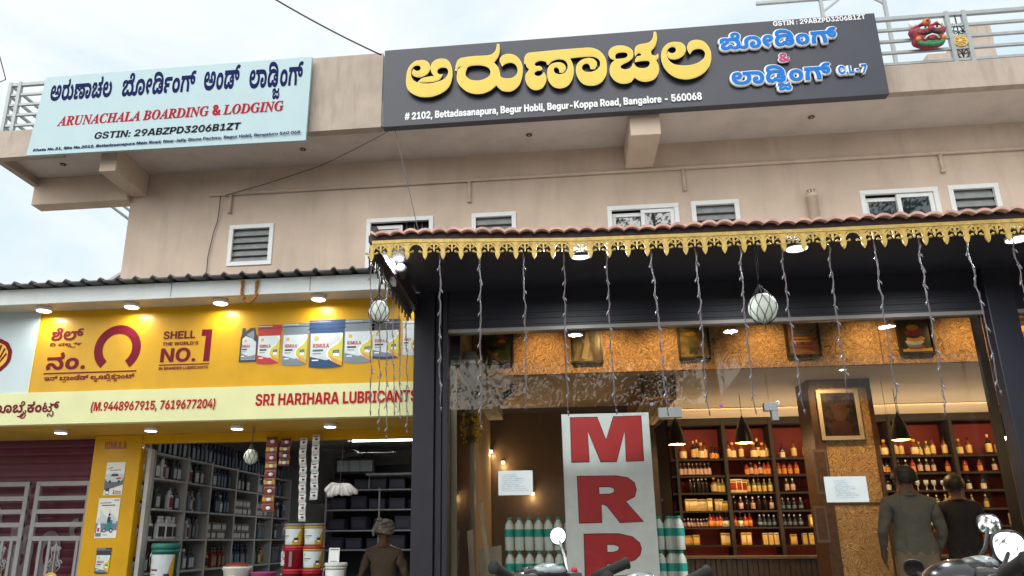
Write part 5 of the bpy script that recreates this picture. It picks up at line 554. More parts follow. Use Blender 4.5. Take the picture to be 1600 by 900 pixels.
for kind, x0, x1, z0, z1 in wins:
    b = MB(); f = .052; y0, y1 = YW-.022, YW+.03
    b.box(x0-.012, x1+.012, y0, y1, z1-f, z1+.012, upvc, .004); b.box(x0-.012, x1+.012, y0, y1, z0-.012, z0+f, upvc, .004)
    b.box(x0-.012, x0+f, y0+.001, y1, z0+f, z1-f, upvc, .004); b.box(x1-f, x1+.012, y0+.001, y1, z0+f, z1-f, upvc, .004)
    fr = b.build('window', bld)
    if kind == 'louvre':
        n = 5; h = (z1-z0-2*f)/n
        b = MB()
        for k in range(n):
            zc = z0+f+h*(k+.5); ts = .018 + random.uniform(-.004, .006)
            b.faces([(x0+f, YW+.03-ts, zc-h*.60), (x1-f, YW+.03-ts, zc-h*.60), (x1-f, YW+.045+ts, zc+h*.60), (x0+f, YW+.045+ts, zc+h*.60)], [(0,1,2,3)], louvre_glass)
            b.bar((x0+f, YW+.03-ts, zc-h*.55), (x1-f, YW+.03-ts, zc-h*.55), .006, .008, scgrey)
        b.build('louvre', fr, fixn=False)
        b = MB(); b.box(x0+.002, x1-.002, YW+.1, YW+.13, z0+.002, z1-.002, shade_black); b.build('window_shade_panel', fr)
    else:
        xm = (x0+x1)/2; s = .055
        b = MB(); b.box(x0+.002, x1-.002, YW+.115, YW+.135, z0+.002, z1-.002, shade_black); b.build('window_shade_panel', fr)
        for k, (a, c, yy, drop) in enumerate(((x0+f+.002, xm+.03, YW+.052, .028), (xm-.03, x1-f-.002, YW+.004, .004))):
            if kind == 'slideopen' and k == 1:
                b = MB()
                for i in range(1, 4): b.tube([(a+(c-a)*i/4, YW+.09, z0+.01), (a+(c-a)*i/4, YW+.09, z1-.02)], .006, steel, 6)
                for i in range(1, 5): b.tube([(xm+.03, YW+.088, z0+(z1-z0)*i/5), (x1-.01, YW+.088, z0+(z1-z0)*i/5)], .006, steel, 6)
                b.build('grille', fr); continue
            b = MB(); zt = z1-f-drop; zb = z0+f+.004
            b.box(a, c, yy, yy+.04, zt-s, zt, upvc, .003); b.box(a, c, yy, yy+.04, zb, zb+s, upvc, .003)
            b.box(a, a+s, yy+.001, yy+.04, zb+s, zt-s, upvc, .003); b.box(c-s, c, yy+.001, yy+.04, zb+s, zt-s, upvc, .003)
            sash = b.build('sash', fr)
            b = MB(); b.box(a+s-.004, c-s+.004, yy+.018, yy+.024, zb+s-.004, zt-s+.004, pane_dark); b.build('pane', sash)
b = MB(); zc = 6.53
b.tube([(-5.16, YW-.028, zc), (XR, YW-.028, zc+.005)], .026, plaster, 10); b.build('conduit_pipe', bld)
for x, zb in ((-4.82, 6.225), (-1.145, 6.187), (1.945, 6.185), (5.43, 6.25), (9, 6.2)):
    b = MB(); b.tube([(x, YW-.03, zc-.02), (x, YW-.03, zb)], .024, plaster, 10); b.lathe([(.031, -.012), (.031, .012)], (x, YW-.03, zb), plaster, 10); b.build('drop_pipe', bld)
b = MB(); b.lathe([(.066, 4.2), (.066, 5.93), (.074, 5.932), (.074, 5.97), (.06, 5.972), (.06, 5.99)], (3.63, YW-.1, 0), plaster, 16)
for k in range(8):
    a = k*math.pi/4; b.box(3.63+.052*math.cos(a)-.01, 3.63+.052*math.cos(a)+.01, YW-.1+.052*math.sin(a)-.01, YW-.1+.052*math.sin(a)+.01, 5.99, 6.03, plaster)
b.lathe([(.07, 6.03), (.06, 6.055), (.01, 6.06)], (3.63, YW-.1, 0), plaster, 16)
b.build('vent_pipe', bld)
for x in (-7.32, -3.55, -.23, 3.63):
    b = MB(); b.lathe([(.042, 0), (.044, -.010), (.034, -.015), (.03, -.004), (.001, -.003)], (x, 9.5, 6.95), darkwood, 16, cap=False); b.ball((x, 9.5, 6.947), .018, mat('lamp_dull', (.5, .4, .33), .4, var=0) if x == -7.32 else bpy.data.materials['lamp_dull'], 6); b.build('soffit_lamp', bld)

# roof structures behind the railing
b = MB(); b.box(8.02, 8.44, 13.0, 14.5, 7.1, 10.7, plaster_par); b.box(7.25, 8.018, 13.05, 14.4, 7.1, 10.2, plaster_par, .02)
tag(b.build('roof_block', origin=(7.9, 13.6, 7.1)), 'plain plastered block on the roof behind the right railing', 'roof block')
b = MB()
for x in (4.63, 5.62): b.bar((x, 11.0, 7.1), (x, 11.0, 10.6), .05, .05, steel)
b.bar((3.6, 11.0, 10.02), (6.2, 11.0, 10.02), .05, .05, steel); b.bar((4.63, 11.0, 9.75), (4.95, 11.0, 10.0), .03, .03, steel); b.bar((5.62, 11.0, 9.82), (5.4, 11.0, 10.0), .03, .03, steel)
tag(b.build('steel_mast_frame', origin=(5.1, 11, 7.1)), 'thin grey steel frame of two posts rising behind the dark signboard', 'mast frame')

# ------------------------------------------------------------------ railings
def railing(name, label, x0, x1, posts, zb, extra=None, y=9.06):
    t = thing(name, label, 'railing', ((x0+x1)/2, y, zb))
    b = MB()
    for k, z in enumerate((8.12, 7.945, 7.77, 7.595, 7.42)):
        b.bar((x0, y, z-.03), (x1, y, z-.03), .036 if k else .05, .036 if k else .05, steel)
    b.build('rails', t)
    for x in posts:
        b = MB(); b.bar((x, y-.004, zb), (x, y-.004, 8.13), .052, .052, steel); b.build('post', t)
    return t
rl = railing('balcony_railing', 'grey steel bar railing turning the corner above the pale blue sign', -8.05, -3.34, (-8.04, -7.885, -5.7, -3.4), 7.27)
b = MB()
for z in (8.12, 7.945, 7.77, 7.595, 7.42): b.bar((-8.04, 9.1, z-.03), (-8.04, 12.5, z-.03), .036, .036, steel)
b.bar((-8.04, 12.5, 7.27), (-8.04, 12.5, 8.13), .05, .05, steel); b.build('side_rails', rl)
rr = railing('balcony_railing', 'grey steel bar railing with black scrollwork panel beside the dark signboard', -2.2, 13, (-2.1, 1.2, 3.0, 5.36, 5.575, 8.0, 10), 7.335)
b = MB()
for z in (8.05, 7.8, 7.62): b.bar((2, 10.6, z), (13, 10.6, z), .03, .03, steel)
b.build('rear_rails', rr)
b = MB(); xc, yc = 5.467, 9.05
b.bar((xc, yc, 7.36), (xc, yc, 8.09), .012, .012, iron)
def scroll(mb, cx, cz, r, s, fl, t=.013, turns=1.35, y=yc, m=iron):
    pts = []
    for i in range(22):
        u = i/21; a = u*turns*2*math.pi; q = r*(1-.72*u)
        pts.append((cx+s*(q*math.cos(a)-r), y, cz+fl*q*math.sin(a)))
    mb.tube(pts, t*.5, m, 6)
for s in (-1, 1):
    scroll(b, xc+s*.075, 7.80, .034, s, 1); scroll(b, xc+s*.07, 7.92, .022, s, 1, .009); scroll(b, xc+s*.085, 7.50, .038, s, -1)
    b.tube([(xc+s*.075, yc, 7.80), (xc+s*.045, yc, 7.87), (xc, yc, 7.95)], .007, iron, 6); b.tube([(xc+s*.085, yc, 7.50), (xc+s*.05, yc, 7.43), (xc, yc, 7.38)], .008, iron, 6)
    scroll(b, xc+s*.07, 7.40, .025, s, 1, .012); b.tube([(xc+s*.06, yc, 7.55), (xc+s*.02, yc, 7.5), (xc, yc, 7.42)], .007, iron, 6)
b.build('scrollwork_panel', rr)
b = MB(); b.lathe([(.001, -.02), (.03, -.02), (.035, -.012), (.07, -.010), (.08, -.018), (.09, -.012), (.09, .01), (.001, .012)], (xc, yc-.006, 7.66), gold, 24, 'y')
for k in range(8):
    a = k*math.pi/4; b.ball((xc+.052*math.cos(a), yc-.018, 7.66+.052*math.sin(a)), .014, gold, 6)
b.build('medallion', rr)

# ------------------------------------------------------------------ demon mask hung on the railing
mk = thing('demon_mask', 'red horned scowling face mask hung on the right railing', 'mask', (5.0, 8.99, 7.45))
mred = mat('mask_red', (.27, .03, .05), .55, var=.25, scale=22); mor = mat('mask_orange', (.62, .20, .03), .45, var=.2, scale=25); mgr = mat('mask_green', (.03, .20, .08), .5, var=.1)
mwh = mat('mask_white', (.72, .72, .68), .4, var=.05); mbk = mat('mask_black', (.012, .008, .008), .5, var=0)
MC = P(1450, 55, 8.95)
def mp_(dx, dz, dy=0): return Vector((MC.x+dx, 8.95+dy, MC.z+dz))
b = MB()
outl = [(0,.17),(.07,.175),(.13,.14),(.19,.13),(.225,.07),(.21,.01),(.185,-.03),(.205,-.08),(.19,-.13),(.13,-.165),(.07,-.19),(0,-.2)]
outl = outl + [(-x, z) for x, z in outl[-2:0:-1]]
n = len(outl); rings = [(1.0, .04), (.94, -.01), (.75, -.055), (.4, -.085), (.02, -.095)]
vs = []; fs = []
for s_, dy in rings:
    for x, z in outl: vs.append(mp_(x*s_, z*s_, dy))
for i in range(len(rings)-1):
    for k in range(n): fs.append((i*n+k, i*n+(k+1) % n, (i+1)*n+(k+1) % n, (i+1)*n+k))
fs.append(tuple(range(n)))
b.faces(vs, fs, mred, True)
for s_ in (-1, 1):
    b.ball(mp_(s_*.19, .065, -.0), .05, mred, 8, (.8, .7, 1.1))           # ears
    b.tube([mp_(s_*.02, .075, -.09), mp_(s_*.09, .125, -.075), mp_(s_*.165, .10, -.03)], [.018, .022, .012], mred, 8)   # brows
    b.ball(mp_(s_*.1, .01, -.06), .05, mred, 8, (1.2, .7, .8))
b.ball(mp_(0, .02, -.1), .04, mred, 8, (1.1, 1, 1.0)); b.ball(mp_(-.035, .0, -.085), .026, mred, 8); b.ball(mp_(.035, .0, -.085), .026, mred, 8)
b.build('face', mk)
for s_ in (-1, 1):
    b = MB(); b.tube([mp_(s_*.13, .13, .01), mp_(s_*.175, .16, 0), mp_(s_*.185, .21, 0), mp_(s_*.16, .25, .01)], [.042, .038, .026, .004], mwh, 10); b.build('horn', mk)
    b = MB(); b.ball(mp_(s_*.078, .05, -.088), .040, mwh, 10, (1.35, .5, .62)); b.ball(mp_(s_*.072, .052, -.107), .014, mbk, 8); b.build('eye', mk)
    b = MB(); b.ball(mp_(s_*.155, -.085, -.06), .034, mor, 10, (1, .6, 1)); b.build('cheek_disc', mk)
b = MB(); b.ball(mp_(0, .185, -.03), .05, mor, 10, (1.1, .6, .95)); b.ball(mp_(0, .185, -.058), .02, mred, 8); b.build('crest', mk)
b = MB()
for s_ in (-1, 1): b.tube([mp_(s_*.005, -.02, -.105), mp_(s_*.06, -.035, -.1), mp_(s_*.115, -.02, -.075), mp_(s_*.135, .0, -.06)], [.02, .02, .014, .004], mbk, 8)
b.build('moustache', mk)
b = MB(); b.tube([mp_(-.09, -.105, -.07), mp_(-.055, -.07, -.09), mp_(0, -.058, -.1), mp_(.055, -.07, -.09), mp_(.09, -.105, -.07)], .013, mwh, 8); b.ball(mp_(0, -.1, -.082), .04, mred, 8, (1.1, .6, .8)); b.build('mouth', mk)
b = MB()
for i in range(13):
    a = -math.pi*.05 - math.pi*.9*i/12
    b.ball(mp_(.14*math.cos(a), -.12+.06*math.sin(a), -.045-.02*math.sin(-a)), .034, mgr, 6, (1, .6, .9))
b.ball(mp_(0, -.15, -.055), .06, mgr, 8, (1.7, .5, .6)); b.build('beard', mk)

# ------------------------------------------------------------------ pale blue sign
YS = 8.87
def quadboard(mb, pts, y0, y1, m, edge=None):
    (a, b_, c, d) = pts      # TL TR BR BL in (x, z)
    v = [(p[0], y0, p[1]) for p in pts] + [(p[0], y1, p[1]) for p in pts]
    mb.faces(v, [(3,2,1,0)], m); mb.faces(v, [(4,5,6,7),(0,1,5,4),(1,2,6,5),(2,3,7,6),(3,0,4,7)], edge or m)
ws = thing('signboard', 'pale blue sheet sign with navy regional script and red English lettering', 'signboard', (-5.3, YS, 6.73))
tl, tr, br, bl = (P(x, y, YS) for x, y in ((72, 121), (487.5, 88.5), (477.5, 219), (41, 243)))
b = MB(); quadboard(b, [(p.x, p.z) for p in (tl, tr, br, bl)], YS, YS+.045, whiteboard); b.build('board', ws)
YT = YS-.003
for nm, a, c in (('arunachala', (76.6, 158.5), (178, 117)), ('boarding', (189, 151.3), (308, 106)), ('and', (317, 142.2), (376.5, 100.2)), ('lodging', (386.5, 158), (475, 92.5))):
    b = MB(); b.shape(text('K', word(nm), a, c, YT), YT, navy); b.build('navy_lettering', ws, fixn=False)
b = MB(); b.shape(offset(text('B', 'ARUNACHALA BOARDING & LODGING', (89, 197.2), (443.5, 156.5), YT, -.1), .0028), YT, redink); b.build('red_lettering', ws, fixn=False)
b = MB(); b.shape(text('S', 'GSTIN: 29ABZPD3206B1ZT', (146.9, 217.6), (377, 191), YT, .12), YT, blackink); b.build('number_lettering', ws, fixn=False)
b = MB(); b.shape(offset(text('S', 'Khata No.21, Site No.2012, Bettadasanapura Main Road, Near Jelly Stone Factory, Begur Hobli, Bengaluru 560 068', (51, 238), (470, 205), YT, .12), .001), YT, navy); b.build('address_lettering', ws, fixn=False)
# ------------------------------------------------------------------ charcoal sign
bs = thing('signboard', 'long charcoal sign with big raised yellow letters and smaller blue letters', 'signboard', (1.1, YS, 6.83))
tl, tr, br, bl = (P(x, y, 8.85) for x, y in ((601.3, 78.9), (1367, 20), (1389, 146.9), (597.3, 198.8)))
x0 = (tl.x+bl.x)/2; x1 = (tr.x+br.x)/2
b = MB(); b.box(x0, x1, 8.85, 8.97, bl.z, tl.z, blackboard, .006); b.build('board', bs)
big = []
for g in FONT['big']:
    gg = []
    for k, lp in enumerate(g[0]):
        q = [(u/500, v/500) for u, v in pts_of(lp)]
        ar = sum(q[i-1][0]*q[i][1]-q[i][0]*q[i-1][1] for i in range(len(q)))
        if (ar > 0) == (k == 0): q = q[::-1]
        gg.append(q)
    big.append(gg)
for g in big:
    b = MB(); b.shape([offset([g], .004)[0]], 8.775, yellow_rim, .035, letter_side); b.shape([offset([g], -.007)[0]], 8.772, yellow_face)
    b.shape([g], 8.812, letter_side, .036, letter_side); b.build('yellow_letter', bs, fixn=False)
YB = 8.79
for nm, st, ks, a, c, m_, d in (('blue_lettering', 'K', word('boding'), (1126, 78.5), (1305.5, 38.5), blue_face, .013), ('blue_lettering', 'K', word('lodging'), (1146, 145.5), (1296.5, 95), blue_face, .013), ('blue_lettering', 'S', 'C.L-7', (1311, 115.5), (1353.5, 99.5), blue_face, .013), ('ampersand', 'S', '&', (1217.5, 96.5), (1233, 82), magenta, .013)):
    g = text(st, ks, a, c, YB); d = d*1.6
    b = MB(); b.shape(g, YB, m_); b.shape(g, YB+.004, letter_side, .05, letter_side); o_ = b.build(nm, bs, fixn=False)
    b = MB(); tubes(b, g, .024 if nm == 'blue_lettering' else .013, YB+.030 if nm == 'blue_lettering' else YB+.018, whiteink); b.build('white_border', o_)
b = MB(); yy = 8.847; b.shape(offset(text('S', '# 2102, Bettadasanapura, Begur Hobli, Begur-Koppa Road, Bangalore - 560068', (632.4, 190.6), (1095.5, 145), yy), .0012), yy, whiteink); b.build('white_lettering', bs, fixn=False)
b = MB(); b.shape(text('S', 'GSTIN : 29ABZPD3206B1ZT', (1208.4, 41), (1351, 22.3), yy), yy, whiteink); b.build('white_lettering', bs, fixn=False)

# ------------------------------------------------------------------ cables on the upper facade
def cable(name, label, pts, r, m, sag=0, n=14, cat='cable', group=None):
    b = MB(); q = []
    pts = [Vector(p) for p in pts]
    for a, c in zip(pts, pts[1:]):
        for i in range(n):
            u = i/n; v = a.lerp(c, u); v.z -= sag*4*u*(1-u); q.append(v)
    q.append(pts[-1]); b.tube(q, r, m, 6)
    return tag(b.build(name, origin=pts[0]), label, cat, group)
cable('overhead_cable', 'thin cable falling from the sky to the left end of the dark sign', [P(425, -4, 8.0), P(596, 86, 8.9)], .011, wiredark, .03)
cable('overhead_cable', 'two thin wires meeting at the far left corner of the railing', [P(-4, 75, 8.6), P(9, 124, 9.02), P(-6, 131, 9.4)], .008, wiredark, 0)
cable('slack_wire', 'slack wire under the balcony from the dark sign to the wall conduit', [P(610, 203, 8.99), P(500, 259, 9.92), P(352, 305, 9.93)], .006, wiredark, .02)
cable('slack_wire', 'wire hanging down the facade wall left of the first louvre window', [P(345, 306, 9.95), P(340, 345, 9.97), P(333, 365, 9.97), P(325, 400, 9.97), P(321, 440, 9.97)], .007, wiredark, -.0)
cable('slack_wire', 'wire dropping from the dark sign across the partly open window', [P(617, 201, 8.95), P(650, 345, 8.6), P(657, 376, 8.3)], .006, wiredark, 0)

b = MB(); a = P(150, 452, 12); c = P(200, 421, 12); 
b.bar(a, c, .06, .05, steel); b.bar(a-Vector((0,0,.16)), c-Vector((-.05,0,.16)), .05, .05, steel)
for k in range(5):
    p = a.lerp(c, .1+.2*k); b.bar(p, p-Vector((0,0,.2)), .025, .025, steel)
    b.bar(p, p+Vector((.08,0,-.14)), .02, .02, steel)
b.bar(a-Vector((0, 0, 3)), a, .06, .06, steel); b.bar(c-Vector((0, 0, 3)), c, .06, .06, steel)
tag(b.build('stair_railing', origin=(a.x, 12, a.z-3)), 'sloping dark stair rail showing over the sheet roof beside the beige wall', 'railing')
# ================================================================== lubricant shop (left)
sh = thing('lubricant_shop', 'ground floor oil shop with sheet roof, yellow pillar and deep shelves', 'shop', (-3.0, 6.2, 0))
XR_ = -1.16       # where the dark pillar of the liquor shop begins
b = MB()
# corrugated sheet roof: flat pans with rounded ribs every 16 cm
zr = 3.615; prof = []
x = -10.0
while x < -.62:
    prof += [(x, 0), (x+.105, 0), (x+.118, .018), (x+.133, .027), (x+.148, .018)]
    x += .161
vs = []; fs = []
for (yy, dz) in ((5.76, 0), (9.96, .25)):
    for x, z in prof: vs.append((x, yy, zr+z+dz))
n = len(prof)
for i in range(n-1): fs.append((i, i+1, n+i+1, n+i))
b.faces(vs, fs, roofm)
vs2 = [(v[0], v[1], v[2]-.012) for v in vs]; b.faces(vs2, [f[::-1] for f in fs], roofm)
b.faces(vs[:n]+vs2[:n], [(i, n+i, n+i+1, i+1) for i in range(n-1)], roofm)
b.build('sheet_roof', sh, fixn=False)
b = MB(); b.box(-10, -.63, 5.86, 5.885, 3.462, 3.598, fasciam)
for x in (-8.2, -5.75, -3.3, -2.05): b.box(x, x+.004, 5.857, 5.86, 3.465, 3.596, scgrey)
b.box(-10, -.63, 5.85, 5.86, 3.455, 3.466, fasciam)
b.build('fascia', sh)
b = MB(); b.box(-10, -.63, 5.887, 6.2, 3.475, 3.50, greysof); b.build('soffit', sh)
b = MB(); b.box(-10, XR_, 6.19, 6.95, 2.432, 2.47, yel_shaded); b.box(-10, -4.3, 6.951, 7.25, 2.432, 2.47, yel_shaded); b.build('lower_soffit', sh)
b = MB(); b.box(-4.05, XR_, 6.95, 7.02, 2.345, 2.431, yel); b.build('lintel', sh)
YP = 6.94
xa = P(151.4, 679, YP).x; xb = P(224.4, 679, YP).x; xc_ = P(118, 900, YP).x; xd = P(196, 900, YP).x
pl0, pl1 = (xa+xc_)/2-.0, (xb+xd)/2
b = MB(); b.box(pl0, pl1, YP, YP+.2, 0, 2.431, yel, .008); b.build('pillar', sh)
b = MB(); b.box(-4.45, -4.36, 7.145, 12.0, 0, 3.0, shopwall); b.build('side_wall', sh)
b = MB(); b.box(-4.36, -1.0, 11.9, 12.0, 0, 3.0, shopwall); b.build('rear_wall', sh)
b = MB(); b.box(-4.36, -1.0, 7.03, 11.898, 2.82, 2.9, shopwall); b.build('shop_ceiling', sh)
b = MB(); b.box(-10, -1.0, 5.2, 12.0, 0.002, .06, tilefloor); b.build('shop_floor', sh)
b = MB(); b.box(-10, -.7, 6.5, 9.9, 2.95, 3.05, shopwall); b.build('roof_deck', sh)
# ------------------------------------------------------------------ lamps under the soffits
def disc_lamp(loc, r=.068, watt=5, colr=(1, .95, .85)):
    t = thing('disc_lamp', 'lamp', 'ceiling lamp', loc)
    b = MB(); x, y, z = loc
    b.lathe([(r, 0), (r, -.032), (r-.006, -.036), (r-.008, -.036)], (x, y, z), lamp_body, 24); b.build('housing', t)
    b = MB(); b.lathe([(r-.008, -.0362), (r-.012, -.039), (.001, -.04)], (x, y, z), white_emit, 24); b.build('diffuser', t)
    la = bpy.data.lights.new('lamp_light', 'AREA'); la.shape = 'DISK'; la.size = r*1.6; la.energy = watt; la.color = colr
    lo = bpy.data.objects.new('lamp_light', la); col.objects.link(lo); lo.parent = t; lo.location = (0, 0, -.055)
    return t
names = ['leftmost', 'second from left', 'third from left', 'fourth from left, right above the blue pail']
d0 = None
for i, (px, py) in enumerate(((69, 482), (206, 477), (345, 470), (498, 463), (652, 456))):
    p = P(px, py, 6.02); loc = (p.x, 6.02, 3.475)
    lb = 'round white lamp lit above the yellow signboard, ' + (names+['nearest the black post, mostly behind it'])[i]
    if d0 is None: d0 = disc_lamp(loc, watt=1.25); d0['label'] = lb; d0['group'] = 'lamps above the yellow signboard'
    else: dup(d0, loc, lb)
d1 = None
for i, (px, py) in enumerate(((95, 677), (236, 672), (371, 664), (516, 663))):
    p = P(px, py, 6.5); loc = (p.x, 6.5, 2.432)
    lb = 'round white lamp lit under the cream name board, ' + ['leftmost, before the maroon shutter', 'just right of the yellow pillar', 'above the hanging gourd', 'rightmost, above the sachet strips'][i]
    if d1 is None: d1 = disc_lamp(loc, .06, .6); d1['label'] = lb; d1['group'] = 'lamps under the cream name board'
    else: dup(d1, loc, lb)

# ------------------------------------------------------------------ yellow signboard with printed pails
YY = 6.15
yb = thing('signboard', 'glossy yellow oil shop signboard with maroon lettering and a row of printed pails', 'signboard', (-3.0, YY, 2.72))
b = MB(); b.box(-4.705, XR_, YY, YY+.035, 2.70, 3.474, yel); b.build('panel', yb)
y1 = YY-.003
b = MB(); b.shape(text('K', word('shell'), (79.5, 533), (132, 510.5), y1), y1, maroon); b.build('maroon_lettering', yb, fixn=False)
b = MB(); b.shape(text('K', word('theworlds'), (77, 544.8), (128.3, 534), y1), y1, maroon); b.build('maroon_lettering', yb, fixn=False)
b = MB(); b.shape(text('K', word('no'), (70.8, 579), (136, 548.5), y1), y1, maroon); b.build('maroon_lettering', yb, fixn=False)
b = MB(); b.shape(text('K', word('inbranded'), (67.5, 599.5), (211, 582.5), y1), y1, maroon); b.build('maroon_lettering', yb, fixn=False)
c = P(183.3, 545, y1); ro = P(219.5, 545, y1).x-c.x; ri = ro*.635
loop = [(c.x+ro*math.cos(R(-52+i*284/40)), c.z+ro*math.sin(R(-52+i*284/40))*1.0) for i in range(41)] + [(c.x+ri*math.cos(R(232-i*284/40)), c.z+ri*math.sin(R(232-i*284/40))) for i in range(41)]
b = MB(); b.poly(loop, y1, maroon); b.build('maroon_numeral', yb, fixn=False)
a = P(68, 584, y1); d = P(213, 578.5, y1); b = MB(); b.box(a.x, d.x, y1, y1+.002, a.z-.006, a.z+.006, maroon); b.build('rule_line', yb)
b = MB(); b.shape(text('S', 'SHELL', (254.7, 530.4), (306, 516), y1), y1, maroon); b.build('maroon_lettering', yb, fixn=False)
b = MB(); b.shape(text('S', "THE WORLD'S", (253.5, 540.4), (310.5, 532.8), y1), y1, maroon); b.build('maroon_lettering', yb, fixn=False)
b = MB(); b.shape(text('S', 'NO.', (249.5, 566.5), (307, 542.3), y1), y1, maroon); b.build('maroon_lettering', yb, fixn=False)
a = P(311, 564.6, y1); d = P(332, 514.3, y1); w = d.x-a.x; h = d.z-a.z
b = MB(); b.poly([(a.x+.38*w, a.z), (a.x+w*.97, a.z), (d.x, d.z), (a.x+.02*w, d.z), (a.x, d.z-.2*h), (a.x+.42*w, d.z-.2*h)], y1, maroon); b.build('maroon_numeral', yb, fixn=False)
a = P(248, 570.5, y1); d = P(327, 567, y1); b = MB(); b.box(a.x, d.x, y1, y1+.002, a.z-.005, a.z+.004, maroon); b.build('rule_line', yb)
b = MB(); b.shape(text('S', 'IN BRANDED LUBRICANTS', (247.3, 578.4), (325.5, 571.2), y1), y1, maroon); b.build('maroon_lettering', yb, fixn=False)
pk = {}
def cm(k, c, **kw):
    if k not in pk: pk[k] = mat('print_'+k, c, .4, var=.06, scale=12, **kw)
    return pk[k]
cm('red', (.42, .02, .025)); cm('slate', (.17, .22, .26)); cm('blue', (.012, .05, .15)); cm('charcoal', (.03, .03, .04)); cm('silver', (.50, .56, .60)); cm('pale', (.56, .64, .68)); cm('lime', (.55, .50, .05)); cm('orange', (.62, .28, .04)); cm('ochre', (.50, .30, .02)); cm('white', (.74, .76, .78)); cm('steelblue', (.13, .18, .27)); cm('green', (.02, .13, .10))
def pail_print(mb, x0, x1, z0, z1, y, c, lab='pale', lidf=.16, st=.0006, words=True, can=False):
    "flat printed picture of an oil pail, layer over layer of ink"
    w = x1-x0; h = z1-z0; C = pk[c]
    def U(u, v): return (x0+u*w, z0+v*h)
    arc = lambda v, d, a0=.04, a1=.96: [U(a0+(a1-a0)*i/8, v - d*math.sin(math.pi*i/8)) for i in range(9)]
    if can:
        mb.poly([U(0,0), U(1,0), U(1,.72), U(.86,.84), U(.8,1), U(.55,1), U(.25,.88), U(.25,1), U(.06,1), U(.06,.82), U(0,.7)], y, C)
        mb.poly([U(.32,.80), U(.74,.93), U(.80,.80), U(.78,.66)], y-st, pk['slate'])
        mb.poly([U(.1,.06), U(.94,.06), U(.94,.56), U(.7,.68), U(.3,.76), U(.12,.68)], y-st, pk[lab])
        mb.poly([U(.1,.07), U(.9,.07), U(.95,.2), U(.55,.16), U(.12,.26)], y-2*st, pk['slate'])
    else:
        mb.poly(arc(.03, .03)[::1] + [U(.985, .82), U(.015, .82)], y, C)
        mb.poly(arc(.83, .012, 0, 1) + [U(1, .93), U(1.0, 1), U(0, 1), U(0, .93)], y-st, C)
        mb.poly([U(.0, .905), U(1, .905), U(1, .925), U(0, .925)], y-2*st, pk['charcoal' if c != 'charcoal' else 'slate'])
        mb.poly([U(.01, .955), U(.6, .955), U(.6, .972), U(.01, .972)], y-2*st, pk['silver'] if c != 'blue' else pk['slate'])
        mb.poly(arc(.09, .03, .06, .95) + [U(.94, .72), U(.05, .72)], y-st, pk[lab])
        mb.poly(arc(.09, .03, .06, .95) + [U(.94, .22), U(.5, .16), U(.06, .24)], y-1.5*st, C if c != 'charcoal' else pk['steelblue'])
        sw = [U(.955, .72), U(.80, .72), U(.88, .66), U(.90, .58), U(.80, .48), U(.62, .40), U(.55, .32), U(.56, .24), U(.70, .14), U(.955, .06)]
        mb.poly(sw[::-1], y-2*st, pk['lime'])
        mb.poly([U(.93, .72), U(.80, .72), U(.88, .66), U(.90, .58), U(.92, .60), U(.95, .66)][::-1], y-2.5*st, pk['white'])
        mb.poly([U(.90, .58), U(.80, .48), U(.62, .40), U(.55, .32), U(.56, .24), U(.70, .14), U(.66, .14), U(.52, .23), U(.5, .33), U(.6, .43), U(.78, .51)][::-1], y-2.6*st, pk['white'])
        mb.poly([U(.56, .25), U(.70, .12), U(.955, .03), U(.955, .12), U(.72, .2)], y-3*st, pk['orange'])
        mb.poly([U(.70, .36), U(.86, .37), U(.87, .24), U(.68, .24)][::-1], y-3.2*st, pk['charcoal']); mb.poly([U(.69, .235), U(.87, .235), U(.86, .30), U(.70, .30)], y-3.6*st, pk['white'])
        mb.poly([U(.72, .31), U(.85, .31), U(.84, .35), U(.73, .35)], y-3.6*st, pk['slate'])
    cx, cz = U(.22 if not can else .3, .62); r = .06*w if not can else .08*w
    mb.poly([(cx+r*math.cos(k*math.pi/6), cz+r*math.sin(k*math.pi/6)) for k in range(12)], y-3*st, pk['orange']); mb.poly([(cx+r*.6*math.cos(k*math.pi/6), cz+r*.6*math.sin(k*math.pi/6)) for k in range(12)], y-3.5*st, pk['lime'])
    if words:
        a, e = U(.13, .42), U(.58, .50)
        mb.shape(fit(glyph_run('S', 'RIMULA'), a[0], e[0], a[1], e[1]), y-3*st, pk['red'], step=0)
    mb.poly([U(.13, .345), U(.42, .345), U(.42, .385), U(.13, .385)], y-3*st, pk['green' if c == 'blue' else 'charcoal']); mb.poly([U(.13, .29), U(.36, .29), U(.36, .31), U(.13, .31)], y-3*st, pk['slate'])
    mb.poly([U(.12, .15), U(.3, .15), U(.3, .175), U(.12, .175)], y-3*st, pk['white'])
for k, (xa_, ya_, xb_, yb_, c, lab, can) in enumerate(((373, 566, 404, 512, 'charcoal', 'silver', True), (399, 570, 441, 507, 'red', 'pale', False), (438, 572, 484, 504, 'slate', 'pale', False), (628, 556, 672, 500, 'silver', 'pale', False), (535, 568, 586, 498, 'slate', 'pale', False), (579, 562, 626, 498, 'charcoal', 'silver', False), (480, 576, 540, 499, 'blue', 'silver', False))):
    a = P(xa_, ya_, y1); d = P(xb_, yb_, y1)
    b = MB(); pail_print(b, a.x, min(d.x, XR_-.002), a.z, d.z, y1 - (.004 if c in ('blue',) else .0 if c not in ('slate', 'charcoal') else .002), c, lab, can=can)
    b.build('printed_jerrycan' if can else 'printed_pail', yb, fixn=False)
b = MB()
def cyl_reflect(): pass
